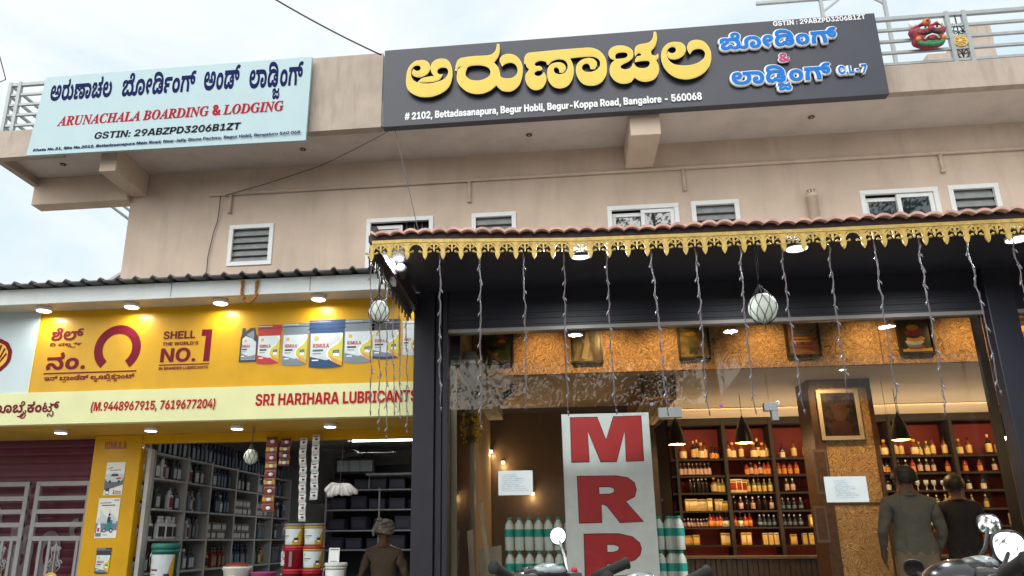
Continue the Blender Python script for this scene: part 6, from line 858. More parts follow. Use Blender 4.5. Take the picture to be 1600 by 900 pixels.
# pale panel with the round shell emblem
wp = thing('logo_panel', 'pale blue white panel with a cropped red and yellow shell emblem', 'sign panel', (-5.6, YY, 2.72))
b = MB(); b.box(-10, -4.715, YY, YY+.035, 2.70, 3.474, palepanel); b.box(-4.716, -4.7055, YY-.006, YY+.03, 2.70, 3.474, cream); b.build('panel', wp)
c = P(-9, 557, y1)
def shell_loop(r, cx, cz):
    pts = []
    for i in range(41):
        a = R(-35 + 250*i/40); rr_ = r*(1+.035*abs(math.sin(a*7*.5*1.6)))
        pts.append((cx+rr_*math.cos(a), cz+rr_*.98*math.sin(a)))
    pts += [(cx-r*.45, cz-r*.92), (cx+r*.45, cz-r*.92)]
    return pts
rr0 = P(17.3, 557, y1).x-c.x
b = MB(); b.poly(shell_loop(rr0, c.x, c.z), y1, maroon); b.poly(shell_loop(rr0*.78, c.x, c.z), y1-.001, logo_yellow)
for k in range(-3, 4):
    a = R(90+k*26); p0 = (c.x+.12*rr0*math.cos(a), c.z-rr0*.72); p1 = (c.x+rr0*.72*math.cos(a), c.z+rr0*.70*math.sin(a)); w = .035*rr0
    dx, dz = p1[0]-p0[0], p1[1]-p0[1]; l = math.hypot(dx, dz); nx, nz = -dz/l*w, dx/l*w
    b.poly([(p0[0]-nx, p0[1]-nz), (p1[0]-nx*1.8, p1[1]-nz*1.8), (p1[0]+nx*1.8, p1[1]+nz*1.8), (p0[0]+nx, p0[1]+nz)][::-1], y1-.002, maroon)
b.build('shell_emblem', wp, fixn=False)
# cream name board
YC = 6.1
nb = thing('name_board', 'long pale cream name board with dark red phone numbers and shop name', 'signboard', (-3.0, YC, 2.42))
b = MB(); b.box(-10, XR_, YC, YC+.085, 2.418, 2.705, cream, .003); b.build('board', nb)
y2 = YC-.003
b = MB(); b.shape(text('K', word('lubricants'), (-14, 655.5), (93.5, 625), y2), y2, maroon); b.build('red_lettering', nb, fixn=False)
b = MB(); b.shape(text('S', '(M.9448967915, 7619677204)', (140.8, 645.5), (337.5, 622.5), y2, .06), y2, redink); b.build('red_lettering', nb, fixn=False)
b = MB(); b.shape(text('S', 'SRI HARIHARA LUBRICANTS', (398.5, 634.5), (653, 608.5), y2), y2, redink); b.build('red_lettering', nb, fixn=False)

# marigold garland
b = MB()
ga = [P(379, 440, 5.84), P(378, 458, 5.84), P(383, 470, 5.84), P(390, 473, 5.84), P(397, 468, 5.84), P(401, 455, 5.84), P(402, 438, 5.84)]
for a, c in zip(ga, ga[1:]):
    for i in range(7):
        p = a.lerp(c, i/7); b.ball(p+Vector((random.uniform(-.006, .006), random.uniform(-.006, .006), 0)), random.uniform(.011, .017), marig, 5)
tag(b.build('marigold_garland', origin=ga[0]), 'short dried marigold garland looped over the white roof fascia', 'garland')

# ------------------------------------------------------------------ posters on the yellow pillar
YQ = YP-.004
def poster(name, label, tl, br, draw):
    t = thing(name, label, 'poster', (P(*tl, YQ).x, YQ, P(*br, YQ).z))
    a = P(tl[0], br[1], YQ); c = P(br[0], tl[1], YQ)
    b = MB(); b.box(a.x, c.x, YQ-.001, YQ+.003, a.z, c.z, cm('paperwhite', (.68, .70, .66))); b.build('sheet', t)
    b = MB(); draw(b, lambda u, v: (a.x+u*(c.x-a.x), a.z+v*(c.z-a.z)), YQ-.002); b.build('print', t, fixn=False)
cm('sky', (.45, .55, .62)); cm('road', (.10, .12, .16)); cm('teal', (.02, .19, .23))
def car_print(b, U, y):
    b.poly([U(0,.15), U(.5,.22), U(1,.32), U(1,.52), U(0,.48)], y, pk['road']); b.poly([U(0,.5), U(1,.5), U(1,.62), U(.5,.7), U(0,.62)], y, pk['sky'])
    b.poly([U(.08,.44), U(.2,.40), U(.8,.40), U(.95,.46), U(.95,.54), U(.8,.58), U(.68,.66), U(.35,.66), U(.22,.57), U(.08,.53)], y-.0006, pk['silver'])
    b.poly([U(.27,.57), U(.37,.645), U(.66,.645), U(.74,.57)][::-1], y-.0012, pk['charcoal']); b.poly([U(.6,.47), U(.88,.49), U(.88,.53), U(.62,.53)], y-.0012, pk['red'])
    for u in (.28, .76): b.poly([U(u+.07*math.cos(k*.5236), .41+.045*math.sin(k*.5236)) for k in range(12)], y-.0015, pk['charcoal'])
    b.poly([U(.02,.78), U(.3,.86), U(.4,.84), U(.2,.8)], y, pk['slate']); b.poly([U(.22,.74), U(.82,.75), U(.82,.78), U(.22,.77)], y, pk['slate'])
    b.poly([U(.1,.02), U(.3,.02), U(.3,.2), U(.18,.24), U(.1,.16)], y-.001, pk['charcoal']); b.poly([U(.12,.04), U(.28,.04), U(.28,.12), U(.12,.12)], y-.0016, pk['white'])
    a, c = U(.5, .06), U(.6, .17); b.shape(fit(glyph_run('S', '1'), a[0], c[0], a[1], c[1]), y-.001, pk['red']); a, c = U(.62, .08), U(.95, .13); b.shape(fit(glyph_run('S', 'INDIA'), a[0], c[0], a[1], c[1]), y-.001, pk['red']); b.poly([U(.5,.03), U(.95,.03), U(.95,.05), U(.5,.05)], y, pk['charcoal'])
def scooter_print(b, U, y):
    b.poly([U(0,.12), U(1,.2), U(1,.42), U(0,.38)], y, pk['steelblue'])
    for k in range(9): u = .05+.1*k; b.poly([U(u,.36), U(u+.08,.36), U(u+.08,.5+.06*(k*7 % 4)), U(u,.5+.06*(k*7 % 4))], y-.0004, pk['sky'] if k % 2 else pk['silver'])
    b.poly([U(.38,.2), U(.5,.34), U(.62,.46), U(.76,.44), U(.78,.34), U(.66,.22)], y-.001, pk['teal'])
    for u, r in ((.42, .075), (.74, .085)): b.poly([U(u+r*math.cos(k*.5236), .19+r*.75*math.sin(k*.5236)) for k in range(12)], y-.0015, pk['charcoal']); b.poly([U(u+r*.5*math.cos(k*.5236), .19+r*.38*math.sin(k*.5236)) for k in range(12)], y-.002, pk['silver'])
    b.poly([U(.5,.38), U(.66,.4), U(.66,.52), U(.52,.54)], y-.0016, pk['charcoal']); b.poly([U(.59+.05*math.cos(k*.7854), .58+.04*math.sin(k*.7854)) for k in range(8)], y-.0018, pk['charcoal'])
    b.poly([U(.06,.1), U(.26,.1), U(.24,.3), U(.16,.4), U(.08,.3)], y-.001, pk['white']); b.poly([U(.04,.04), U(.3,.04), U(.3,.13), U(.04,.13)], y-.0012, pk['steelblue']); b.poly([U(.1,.16), U(.2,.16), U(.2,.26), U(.1,.26)], y-.0014, pk['red'])
    b.poly([U(.08,.86), U(.6,.87), U(.6,.895), U(.08,.885)], y, pk['slate']); b.poly([U(.16,.8), U(.8,.81), U(.8,.835), U(.16,.825)], y, pk['charcoal']); b.poly([U(.72,.93), U(.95,.93), U(.95,.96), U(.72,.96)], y, pk['slate']); b.poly([U(.36,.07), U(.6,.07), U(.6,.09), U(.36,.09)], y, pk['slate'])
poster('pillar_poster', 'upper poster on the yellow pillar showing a silver car', (161, 722), (196.5, 774), car_print)
poster('pillar_poster', 'lower poster on the yellow pillar showing a rider on a teal scooter', (147, 778), (188.5, 841), scooter_print)
t = thing('pillar_print', 'small oil pail picture printed near the foot of the yellow pillar', 'printed picture', (-4.2, YQ, 1.2))
a = P(146, 897, YQ); d = P(175, 856, YQ); b = MB(); pail_print(b, a.x, d.x, a.z, d.z, YQ, 'charcoal', 'pale'); b.build('printed_pail', t, fixn=False)
b = MB(); b.shape(text('S', 'RIMULA', (163, 702), (199, 690), YQ), YQ, cm('ghostred', (.38, .10, .02))); tag(b.build('pillar_lettering', origin=P(163, 702, YQ), fixn=False), 'small red lettering at the top of the yellow pillar', 'lettering')
XS = pl1+.004
for k, (px, py, hh) in enumerate(((232, 703, .10), (229, 730, .06), (224, 762, .12), (221, 790, .10), (216, 830, .12), (210, 882, .14))):
    zc = P(px, py, YP+.12).z; b = MB(); y0 = YP+.075; y3 = YP+.145
    def sq(ya, yb2, za, zb2, off, m): b.faces([(XS+off, ya, za), (XS+off, yb2, za), (XS+off, yb2, zb2), (XS+off, ya, zb2)], [(0,1,2,3)], m)
    if k == 1: b.lathe([(.045, 0), (.045, .002), (.001, .0025)], (XS, YP+.11, zc), pk['silver'], 14, 'x'); b.lathe([(.028, .003), (.001, .0035)], (XS, YP+.11, zc), pk['orange'], 14, 'x')
    else:
        sq(y0, y3, zc-hh/2, zc+hh/2, .001, pk['pale']); sq(y0, y3, zc+hh*.2, zc+hh/2, .002, pk['red'] if k == 4 else pk['charcoal']); sq(y0+.01, y3-.012, zc-hh*.42, zc-hh*.1, .003, pk['slate']); sq(y0+.03, y3-.01, zc-hh*.3, zc, .0035, pk['orange'])
    tag(b.build('pillar_sticker', origin=(XS, YP+.11, zc), fixn=False), ['topmost small sticker', 'round emblem sticker', 'dark and pale sticker third from the top', 'fourth sticker from the top', 'red topped sticker', 'lowest sticker'][k] + ' on the inner side of the yellow pillar', 'sticker', 'stickers on the pillar side')

# ------------------------------------------------------------------ maroon shutter and gate
st = thing('roller_shutter', 'maroon roller shutter with faded painted letters behind the grey gate', 'shutter', (-6, 7.16, 0))
b = MB(); prof = []
z = .06
while z < 2.43:
    prof += [(0, z), (-.003, z+.02), (-.003, z+.055), (0, z+.075)]; z += .0765
vs = [(x, 7.16+d, z) for x in (-10, pl0) for d, z in prof]; n = len(prof)
b.faces(vs, [(i, n+i, n+i+1, i+1) for i in range(n-1)], shutterm); b.build('curtain', st)
b = MB(); g = fit(glyph_run('K', word('lubricants')), -6.75, -4.2, .75, 1.78); g = [q for q in g if max(p[0] for p in q[0]) < pl0-.02]
b.shape(g, 7.15, shutter_paint); b.build('painted_letters', st, fixn=False)
gt = thing('sliding_gate', 'light grey steel bar gate with gold medallion in front of the maroon shutter', 'gate', (-5.5, 7.0, .06))
YG = 7.0
zt = P(70, 755, YG).z; rows = [P(0, y, YG).z for y in (757, 779.5, 800, 820.5, 842)]
xm = P(52, 755, YG).x
for x0, x1 in ((-8.0, xm-.035), (xm+.035, pl0-.01)):
    b = MB()
    for z in rows: b.box(x0, x1, YG, YG+.03, z-.022, z+.022, gatem, .004)
    b.box(x0, x1, YG, YG+.03, .1, .14, gatem, .004)
    b.box(x0, x0+.045, YG-.002, YG+.034, .08, rows[0]+.022, gatem, .004); b.box(x1-.045, x1, YG-.002, YG+.034, .08, rows[0]+.022, gatem, .004)
    b.build('gate_frame', gt)
    b = MB(); x = x1-.10 if x0 < xm else x0+.13; sgn = -1 if x0 < xm else 1; k = 0
    while x0+.06 < x < x1-.06:
        if k % 6 not in (2, 3): b.box(x-.014, x+.014, YG+.003, YG+.027, .14, rows[4]-.022, gatem)
        x += sgn*.095; k += 1
    b.build('bars', gt)
yc = YG+.012; m_ = gatem
cx = P(84, 870, YG).x
for cx in (cx, P(-3, 875, YG).x):
    b = MB(); z0 = rows[4]
    for s in (-1, 1):
        scroll(b, cx+s*.055, z0-.10, .025, s, 1, .012, y=yc, m=gatem); scroll(b, cx+s*.085, z0-.23, .035, s, 1, .013, y=yc, m=gatem)
        b.tube([(cx, yc, z0-.05), (cx+s*.04, yc, z0-.12), (cx+s*.025, yc, z0-.17), (cx+s*.07, yc, z0-.26), (cx+s*.03, yc, z0-.31)], .007, gatem, 6)
    b.bar((cx, yc, z0-.02), (cx, yc, .14), .012, .012, gatem); b.build('scrollwork', gt)
    b = MB(); b.lathe([(.001, -.016), (.03, -.016), (.04, -.008), (.055, -.008), (.062, -.014), (.068, -.008), (.068, .008), (.001, .01)], (cx, yc-.012, z0-.375), gold, 24, 'y'); b.build('medallion', gt)
# ================================================================== people
def person(label, loc, rotz, shirt, trousers, sleeve='short', h=1.0, arms=None, group=None):
    root = bpy.data.meshes.new('tmp_body')
    V = []; E = []; RD = []
    def v(p, r, parent=None):
        V.append(p); RD.append(r if isinstance(r, tuple) else (r, r))
        if parent is not None: E.append((parent, len(V)-1))
        return len(V)-1
    pe = v((0,0,.95), (.16,.115)); wa = v((0,0,1.10), (.15,.11), pe); ch = v((0,.005,1.28), (.175,.12), wa); uc = v((0,.01,1.41), (.13,.095), ch)
    nk = v((0,.0,1.50), .056, uc); hb = v((0,-.012,1.565), (.066,.078), nk); hd = v((0,-.015,1.645), (.078,.098), hb); ht = v((0,-.0,1.72), (.062,.075), hd)
    ns = v((0,-.115,1.615), (.014,.016), hb)                                # nose
    for s in (-1, 1):
        ear = v((s*.088,.005,1.625), (.014,.02), hd)
        a = (arms or {}).get(s)
        el, wr = a if a else ((s*.255,.03,1.14), (s*.262,-.06,.90))
        sh_ = v((s*.175,.008,1.405), (.068,.07), uc); e_ = v(el, .047, sh_); w_ = v(wr, (.029,.03), e_)
        d = (Vector(wr)-Vector(el)).normalized(); pm = Vector(wr)+d*.055
        p_ = v(tuple(pm), (.036,.02), w_); side = Vector((0, 1, 0)).cross(d); side = side.normalized() if side.length > .1 else Vector((1,0,0)); fw = Vector((0,-1,0))
        fw = (fw - d*fw.dot(d)).normalized()
        for k, ln in enumerate((.068, .078, .073, .058)):
            o = fw*(.028-.019*k); q = pm + d*.035 + o
            f1 = v(tuple(q), .0095, p_); f2 = v(tuple(q+d*ln*.55+side*.004*s), .0085, f1); v(tuple(q+d*ln*.95+side*.016*s), .007, f2)
        t1 = v(tuple(pm-d*.02+fw*.038), .0105, p_); v(tuple(pm+d*.025+fw*.058), .009, t1)
        hp = v((s*.092,0,.87), (.098,.105), pe); kn = v((s*.10,-.012,.50), (.064,.068), hp); an = v((s*.105,.02,.10), (.043,.046), kn); v((s*.115,-.13,.04), (.045,.035), an)
    root.from_pydata(V, E, []); o = bpy.data.objects.new('tmp_body', root); col.objects.link(o)
    o.modifiers.new('skin', 'SKIN'); ss = o.modifiers.new('sub', 'SUBSURF'); ss.levels = 2; ss.render_levels = 2
    for i, sv in enumerate(root.skin_vertices[0].data): sv.radius = RD[i]; sv.use_root = (i == 0)
    dg = bpy.context.evaluated_depsgraph_get(); dg.update()
    me = bpy.data.meshes.new_from_object(o.evaluated_get(dg)); bpy.data.objects.remove(o); bpy.data.meshes.remove(root)
    me.materials.clear()
    for m_ in (skinm, shirt, trousers, scblack): me.materials.append(m_)
    for f in me.polygons:
        f.use_smooth = True; c = f.center; k = 0
        arm = abs(c.x) > .2 and c.z < 1.36
        if c.z < .085: k = 3
        elif c.z < .93 and not arm: k = 2
        elif arm: k = 1 if (sleeve == 'long' and c.z > .92) or c.z > 1.17 else 0
        elif c.z < 1.475: k = 1
        f.material_index = k
    # creases of the cloth
    for vv in me.vertices:
        if .95 < vv.co.z < 1.42: 
            q = .009*math.sin(vv.co.z*34+vv.co.x*26)+.007*math.sin(vv.co.x*48+vv.co.z*13)+.006*math.sin(vv.co.z*70-vv.co.x*30); vv.co.y += q; vv.co.x += q*.5; vv.co.x *= 1+.10*max(0, 1-abs(vv.co.z-1.0)/.15)*(abs(vv.co.x) < .2)
    ob = bpy.data.objects.new('person', me); col.objects.link(ob); ob.location = loc; ob.rotation_euler = (0, 0, rotz); ob.scale = (h, h, h)
    tag(ob, label, 'person', group); ORG[ob.name] = Vector((0,0,0))
    b = MB()
    for s in (-1, 1): b.ball((s*.034, -.098, 1.655), .012, whiteink, 6, (1.2,.6,.8)); b.ball((s*.034, -.105, 1.655), .006, blackink, 6)
    b.build('eyes', ob)
    b = MB(); b.tube([(-.024,-.1,1.578), (0,-.107,1.575), (.024,-.1,1.578)], .006, redink, 6); b.build('mouth', ob)
    b = MB(); b.tube([(.066*math.cos(a), .004+.07*math.sin(a), 1.468+.012*math.sin(a)) for a in [2*math.pi*k/16 for k in range(17)]], .016, shirt, 8, cap=False); b.build('collar', ob)
    b = MB()
    for s in (-1, 1): b.tube([(s*.105, -.145, .015), (s*.112, -.02, .015), (s*.105, .06, .015)], [.03,.04,.035], scblack, 8)
    b.build('sandals', ob)
    return ob
def hair(ob, m_):
    b = MB(); n = 20; vs = []; fs = []
    for i in range(9):
        t_ = i/8*2.05; 
        for k in range(n):
            a = 2*math.pi*k/n; back = .5+.5*math.sin(a)      # +Y is the back of the head
            tt = t_*(.62+.38*back); r = .112
            vs.append((r*.94*math.sin(tt)*math.cos(a), .002+r*1.16*math.sin(tt)*math.sin(a), 1.652+r*1.1*math.cos(tt)))
    for i in range(8):
        for k in range(n): fs.append((i*n+k, i*n+(k+1) % n, (i+1)*n+(k+1) % n, (i+1)*n+k))
    b.faces(vs, fs, m_, True); b.build('hair', ob)

# ================================================================== inside the lubricant shop
XF = -3.95
dv = [7.035, 7.79, 8.36, 9.06, 9.75, 10.33, 10.99]; lv = [2.28, 2.035, 1.74, 1.45, 1.135, .80, .45]
rk = thing('wall_rack', 'tall grey compartment rack along the left wall of the oil shop', 'rack', (-4.15, 9, .06))
b = MB()
for i, y in enumerate(dv):
    if i == 0: b.box(-3.99, XF, y-.035, y+.035, .06, 2.30, rackm, .003); b.box(-4.34, -3.992, 7.16, 7.18, .06, 2.30, rackm)
    else: b.box(-4.34, XF, y-.02, y+.02, .06, 2.30, rackm, .003)
b.build('uprights', rk)
for z in lv: 
    b = MB()
    for i in range(6): b.box(-4.339, XF-.004, max(7.182, dv[i]+.037), dv[i+1]-.021, z-.018, z, rackm)
    b.build('shelf', rk)
b = MB(); b.box(-4.355, -4.342, 7.15, 11.0, .06, 2.30, rackm); b.build('back_panel', rk)

def bottle_mesh(name, prof, m1, m2, m3, n=12, cap=.86, lab=(.12, .55)):
    "slim bottle: body, label band and cap in one small mesh"
    b = MB(); H = prof[-1][1]
    b.lathe(prof, (0,0,0), m1, n)
    body = max(p[0] for p in prof)+.0012
    if m2: b.lathe([(body, H*lab[0]), (body, H*lab[1])], (0,0,0), m2, n, cap=False)
    if m3: b.lathe([(prof[-1][0]*1.35, H*cap), (prof[-1][0]*1.35, H*1.01), (prof[-1][0]*.9, H*1.015)], (0,0,0), m3, n)
    o = b.build(name); return o
dk = lambda k, c: cm(k, c)
cm('grime', (.05, .05, .055)); cm('bgreen', (.04, .15, .05)); cm('tan', (.26, .21, .15)); cm('brick', (.20, .035, .03)); cm('navyp', (.02, .025, .07)); cm('grey', (.16, .16, .17)); cm('plum', (.12, .02, .06))
def jug(name, m1, m2, m3, w=.085, d=.05, h=.22):
    b = MB(); b.box(-d/2, d/2, -w/2, w/2, 0, h*.68, m1, .012); b.tube([(0, -w*.3, h*.66), (0, -w*.12, h*.86), (0, -w*.08, h*.9)], [.022, .016, .014], m1, 8)
    b.tube([(0, w*.36, h*.62), (0, w*.3, h*.82), (0, 0, h*.84)], .009, m1, 6); b.lathe([(.019, h*.88), (.018, h), (.012, h*1.01)], (0, -w*.08, 0), m3, 10)
    b.box(d/2-.001, d/2+.0015, -w*.38, w*.38, h*.1, h*.55, m2)
    return b.build(name)
kinds = {
 'g': (lambda: jug('oil_bottle', pk['white'], pk['charcoal'], pk['white']), 'white oil bottle with black label', 'bottle'),
 'k': (lambda: jug('oil_bottle', pk['grime'], pk['silver'], pk['grime']), 'dark grey oil bottle with pale label', 'bottle'),
 'b': (lambda: jug('oil_bottle', pk['navyp'], pk['slate'], pk['navyp'], .07, .045, .25), 'dark blue oil bottle', 'bottle'),
 't': (lambda: None, 'tan filter carton', 'carton'), 'r': (lambda: jug('oil_bottle', pk['brick'], pk['tan'], pk['grime'], .075), 'dull red oil bottle', 'bottle'),
 'w': (lambda: jug('oil_bottle', pk['pale'], pk['brick'], pk['slate'], .08), 'pale grey bottle with red label', 'bottle'), 'u': (lambda: jug('oil_bottle', pk['steelblue'], pk['pale'], pk['white'], .075, .05, .21), 'steel blue bottle with pale label', 'bottle'), 'y': (lambda: jug('oil_bottle', pk['ochre'], pk['charcoal'], pk['grime'], .075, .05, .2), 'ochre bottle with dark label', 'bottle'),
 's': (lambda: jug('oil_bottle', pk['grey'], pk['slate'], pk['grime'], .06, .045, .24), 'slim grey oil bottle', 'bottle')}
def carton(name, m1, m2, d=.1, w=.12, h=.09):
    b = MB(); b.box(-d/2, d/2, -w/2, w/2, 0, h, m1, .004); b.box(d/2-.001, d/2+.0012, -w*.4, w*.4, h*.2, h*.75, m2); b.box(d/2-.001, d/2+.0018, -w*.42, w*.42, h*.82, h*.9, pk['grime']); return b.build(name)
proto = {}
def get(k):
    if k not in proto:
        proto[k] = carton('carton', pk['tan'], pk['silver']) if k == 't' else kinds[k][0]()
        ORG[proto[k].name] = Vector((0,0,0)); return proto[k], True
    return proto[k], False
def put(k, loc, rz, label, cat, group):
    o, first = get(k)
    if not first: o = o.copy(); col.objects.link(o)
    o.location = loc; o.rotation_euler = (0, 0, rz); tag(o, label, cat, group); return o
plan = [ 'kkbkbs'.replace(' ', ''), 'ksbttr', 'gsttss', 'kkrbss' ]
bayn = ['bay beside yellow pillar', 'second bay from pillar', 'third bay from pillar', 'fourth bay from pillar', 'fifth bay from pillar', 'farthest bay']
rown = ['top shelf', 'second shelf', 'third shelf', 'lowest shelf']
for r in range(4):
    z = lv[r+1]
    for c in range(6):
        k = plan[r][c]; y0 = max(7.2, dv[c]+.04); y1_ = dv[c+1]-.04
        d, ct = kinds[k][1], kinds[k][2]; lb = f'{d}, {rown[r]} of wall rack, {bayn[c]}'; gp = f'{ct}s on the {rown[r]}, {bayn[c]}'
        if k == 't':
            for layer in range(2):
                yy = y0+.07
                while yy < y1_-.05:
                    put(k, (XF-.07-random.uniform(0, .02), yy, z+.001+layer*.092), random.uniform(-.05, .05), lb, ct, gp); yy += .128
        else:
            yy = y0+.05; stp = {'g': .075, 'k': .11, 'b': .085, 'r': .1, 's': .075}[k]
            while yy < y1_-.03:
                kv = k if random.random() < .72 or k == 'g' else random.choice('kwuryb'); d, ct = kinds[kv][1], kinds[kv][2]; lb = f'{d}, {rown[r]} of wall rack, {bayn[c]}'; gp = f'{d}s on the {rown[r]}, {bayn[c]}'
                if random.random() < .93: put(kv, (XF-.06-random.uniform(0, .04), yy, z+.001), random.uniform(-.12, .12), lb, ct, gp)
                yy += stp
yy = 7.25
while yy < 10.9:
    put('b' if random.random() < .6 else 's', (XF-.08, yy, 2.281), random.uniform(-.15, .15), 'dark oil bottle standing on top of the wall rack', 'bottle', 'bottles along the rack top'); yy += .105

# rear steel rack with dark goods
rr2 = thing('rear_rack', 'thin steel rack of dark goods across the back of the oil shop', 'rack', (-2.5, 11.5, .06))
zs = [P(600, y, 11.45).z for y in (765, 796, 828, 858)]
for z in zs: b = MB(); b.box(-3.5, -1.05, 11.3, 11.75, z-.02, z, rackm); b.build('shelf', rr2)
b = MB()
for x in (-3.5, P(593, 780, 11.3).x, -1.1): b.box(x-.012, x+.012, 11.285, 11.299, .06, zs[0]+.02, rackm)
b.build('posts', rr2)
b = MB(); b.box(-3.52, -1.04, 11.755, 11.77, .06, zs[0]+.4, cm('inkblack', (.03, .03, .045))); b.build('back_sheet', rr2)
crk = carton('carton', cm('darkbox', (.045, .045, .07)), cm('darkbox2', (.075, .075, .10)), .28, .24, .2); ORG[crk.name] = Vector((0,0,0)); first = True
for r, z in enumerate(zs[1:]+[zs[0]]):
    x = -3.35
    while x < -1.2:
        o = crk if first else crk.copy()
        if not first: col.objects.link(o)
        first = False; o.location = (x, 11.5, z+.001); o.rotation_euler = (0, 0, -math.pi/2+random.uniform(-.1, .1)); s = random.uniform(.7, 1.05); o.scale = (s, 1, s)
        tag(o, f'dark carton on the {["second", "third", "lowest", "top"][r]} shelf of the rear rack', 'carton', f'dark cartons on the {["second", "third", "lowest", "top"][r]} rear shelf'); x += random.uniform(.26, .36)
jb = jug('jerrycan', pk['grime'], pk['silver'], pk['charcoal'], .26, .12, .36); ORG[jb.name] = Vector((0,0,0))
for i, x in enumerate((536, 553, 571)):
    o = jb if i == 0 else jb.copy()
    if i: col.objects.link(o)
    p = P(x, 760, 11.2); o.location = (p.x, 11.24, zs[0]+.22); o.rotation_euler = (0, 0, -math.pi/2); tag(o, 'black jerrycan standing high on the rear rack below the fan', 'jerrycan', 'jerrycans high on the rear rack')
b = MB(); b.box(-2.85, -2.0, 11.1, 11.36, zs[0]+.19, zs[0]+.219, rackm); b.bar((-2.85, 11.33, zs[0]), (-2.85, 11.33, zs[0]+.19), .02, .02, rackm); b.bar((-2.01, 11.33, zs[0]), (-2.01, 11.33, zs[0]+.19), .02, .02, rackm); b.build('upper_tray', rr2)

# tube light and fan
a = P(548, 691, 9.5); t = thing('tube_light', 'lit white tube light inside the oil shop near the black post', 'tube light', (a.x+.6, 9.5, 2.82))
zt_ = a.z+.02
b = MB(); b.box(a.x-.05, a.x+1.22, 9.52, 9.56, zt_-.01, zt_+.035, lamp_body); 
for x in (a.x+.15, a.x+1.0): b.bar((x, 9.54, zt_+.03), (x, 9.54, 2.82), .012, .012, lamp_body)
b.build('batten', t)
b = MB(); b.tube([(a.x, 9.5, zt_), (a.x+1.15, 9.5, zt_)], .017, tube_emit, 10); b.build('tube', t)
la = bpy.data.lights.new('tube_glow', 'AREA'); la.shape = 'RECTANGLE'; la.size = 1.15; la.size_y = .04; la.energy = 9; la.color = (.92, .98, 1)
lo = bpy.data.objects.new('tube_glow', la); col.objects.link(lo); lo.parent = t; lo.location = (0, -.5+.48, zt_-.03-2.82)
a = P(548, 708, 9.0); t = thing('ceiling_fan', 'grey ceiling fan stopped below the tube light of the oil shop', 'fan', (a.x, 9.0, 2.82))
b = MB(); b.tube([(a.x, 9, 2.82), (a.x, 9, a.z+.04)], .012, scgrey, 8); b.build('rod', t)
b = MB(); b.lathe([(.001, -.045), (.07, -.04), (.10, -.01), (.095, .02), (.04, .045), (.001, .05)], (a.x, 9, a.z), scgrey, 20); b.build('hub', t)
for k in range(3):
    an = R(-3+120*k); u = Vector((math.cos(an), math.sin(an), 0)); w = Vector((-u.y, u.x, 0)); c = Vector((a.x, 9, a.z-.005))
    b = MB(); vs = []
    for q, ww in ((.08, .03), (.16, .06), (.5, .065), (.55, .05)):
        for sgn in (-1, 1):
            for dz in (0, .006): vs.append(c+u*q+w*ww*sgn+Vector((0, 0, dz+sgn*.008)))
    fs = []
    for i in range(3):
        o = i*4; fs += [(o, o+4, o+6, o+2), (o+1, o+3, o+7, o+5), (o, o+1, o+5, o+4), (o+2, o+6, o+7, o+3)]
    fs += [(0, 2, 3, 1), (12, 13, 15, 14)]
    b.faces(vs, fs, scgrey); b.build('blade', t)

# counter and the pails on it
b = MB(); b.box(-3.98, -1.75, 6.72, 7.24, .06, .95, cm('counterfront', (.25, .24, .24)), .01); b.box(-4.0, -1.73, 6.70, 7.26, .95, .985, cm('countertop', (.10, .095, .10)), .006)
tag(b.build('shop_counter', origin=(-2.9, 7, .06)), 'long counter at the front of the oil shop carrying pails', 'counter')
ZC = .986
def pail(name, label, loc, r, h, c, lidc, labc, group=None, lid=True, rz=0, swoosh=True):
    x, y, z = loc; t = thing(name, label, 'pail', loc, group)
    b = MB(); b.lathe([(r*.86, 0), (r*.97, h*.80), (r*1.03, h*.805), (r*1.03, h*.84), (r*.98, h*.85), (r*.99, h*.9)], loc, c, 24); b.build('body', t)
    if lid:
        b = MB(); b.lathe([(r*1.04, h*.88), (r*1.06, h*.90), (r*1.06, h*.97), (r*.98, h), (r*.9, h*.985), (.001, h*.985)], loc, lidc, 24); b.build('lid', t)
    if labc:
        b = MB()
        def band(a0, a1, z0, z1, off, m_, n=10, f0=None, f1=None):
            vs = []
            for i in range(n+1):
                for zz, tt in ((z0, 0), (z1, 1)):
                    f = i/n; a = R(a0+(a1-a0)*f)
                    zz2 = zz if not f1 or tt == 0 else z0+(z1-z0)*f1(f)
                    rr_ = r*(.86+.11*(zz2/(h*.8)))+off; vs.append((x+rr_*math.sin(a), y-rr_*math.cos(a), z+zz2))
            b.faces(vs, [(2*i, 2*i+2, 2*i+3, 2*i+1) for i in range(n)], m_)
        band(-68+rz, 68+rz, h*.06, h*.76, .0015, labc)
        if swoosh:
            band(10+rz, 68+rz, h*.06, h*.76, .0026, pk['ochre'], 12, None, lambda f: min(1, .25+.2*f+1.1*max(0, f-.35)**1.1))
            band(22+rz, 48+rz, h*.16, h*.36, .0036, pk['charcoal']); band(25+rz, 46+rz, h*.17, h*.25, .0042, pk['white'])
            band(-52+rz, -8+rz, h*.42, h*.46, .0026, pk['brick']); band(-52+rz, -20+rz, h*.34, h*.36, .0026, pk['slate']); band(-52+rz, -44+rz, h*.58, h*.67, .0026, pk['orange'])
            band(-66+rz, 4+rz, h*.07, h*.16, .0026, pk['silver'])
        b.build('label', t, fixn=False)
    b = MB(); b.tube([(x-r*1.04*math.cos(q), y-r*.3*math.sin(q)-.0, z+h*.84-r*.75*math.sin(q)) for q in [math.pi*i/12 for i in range(13)]] if False else [(x+r*1.05*s_, y-.01, z+h*zz) for s_, zz in ((-1, .83), (-1.12, .7), (-1.1, .55), (-1.0, .5))], .003, chromer, 6); b.build('handle', t)
    return t
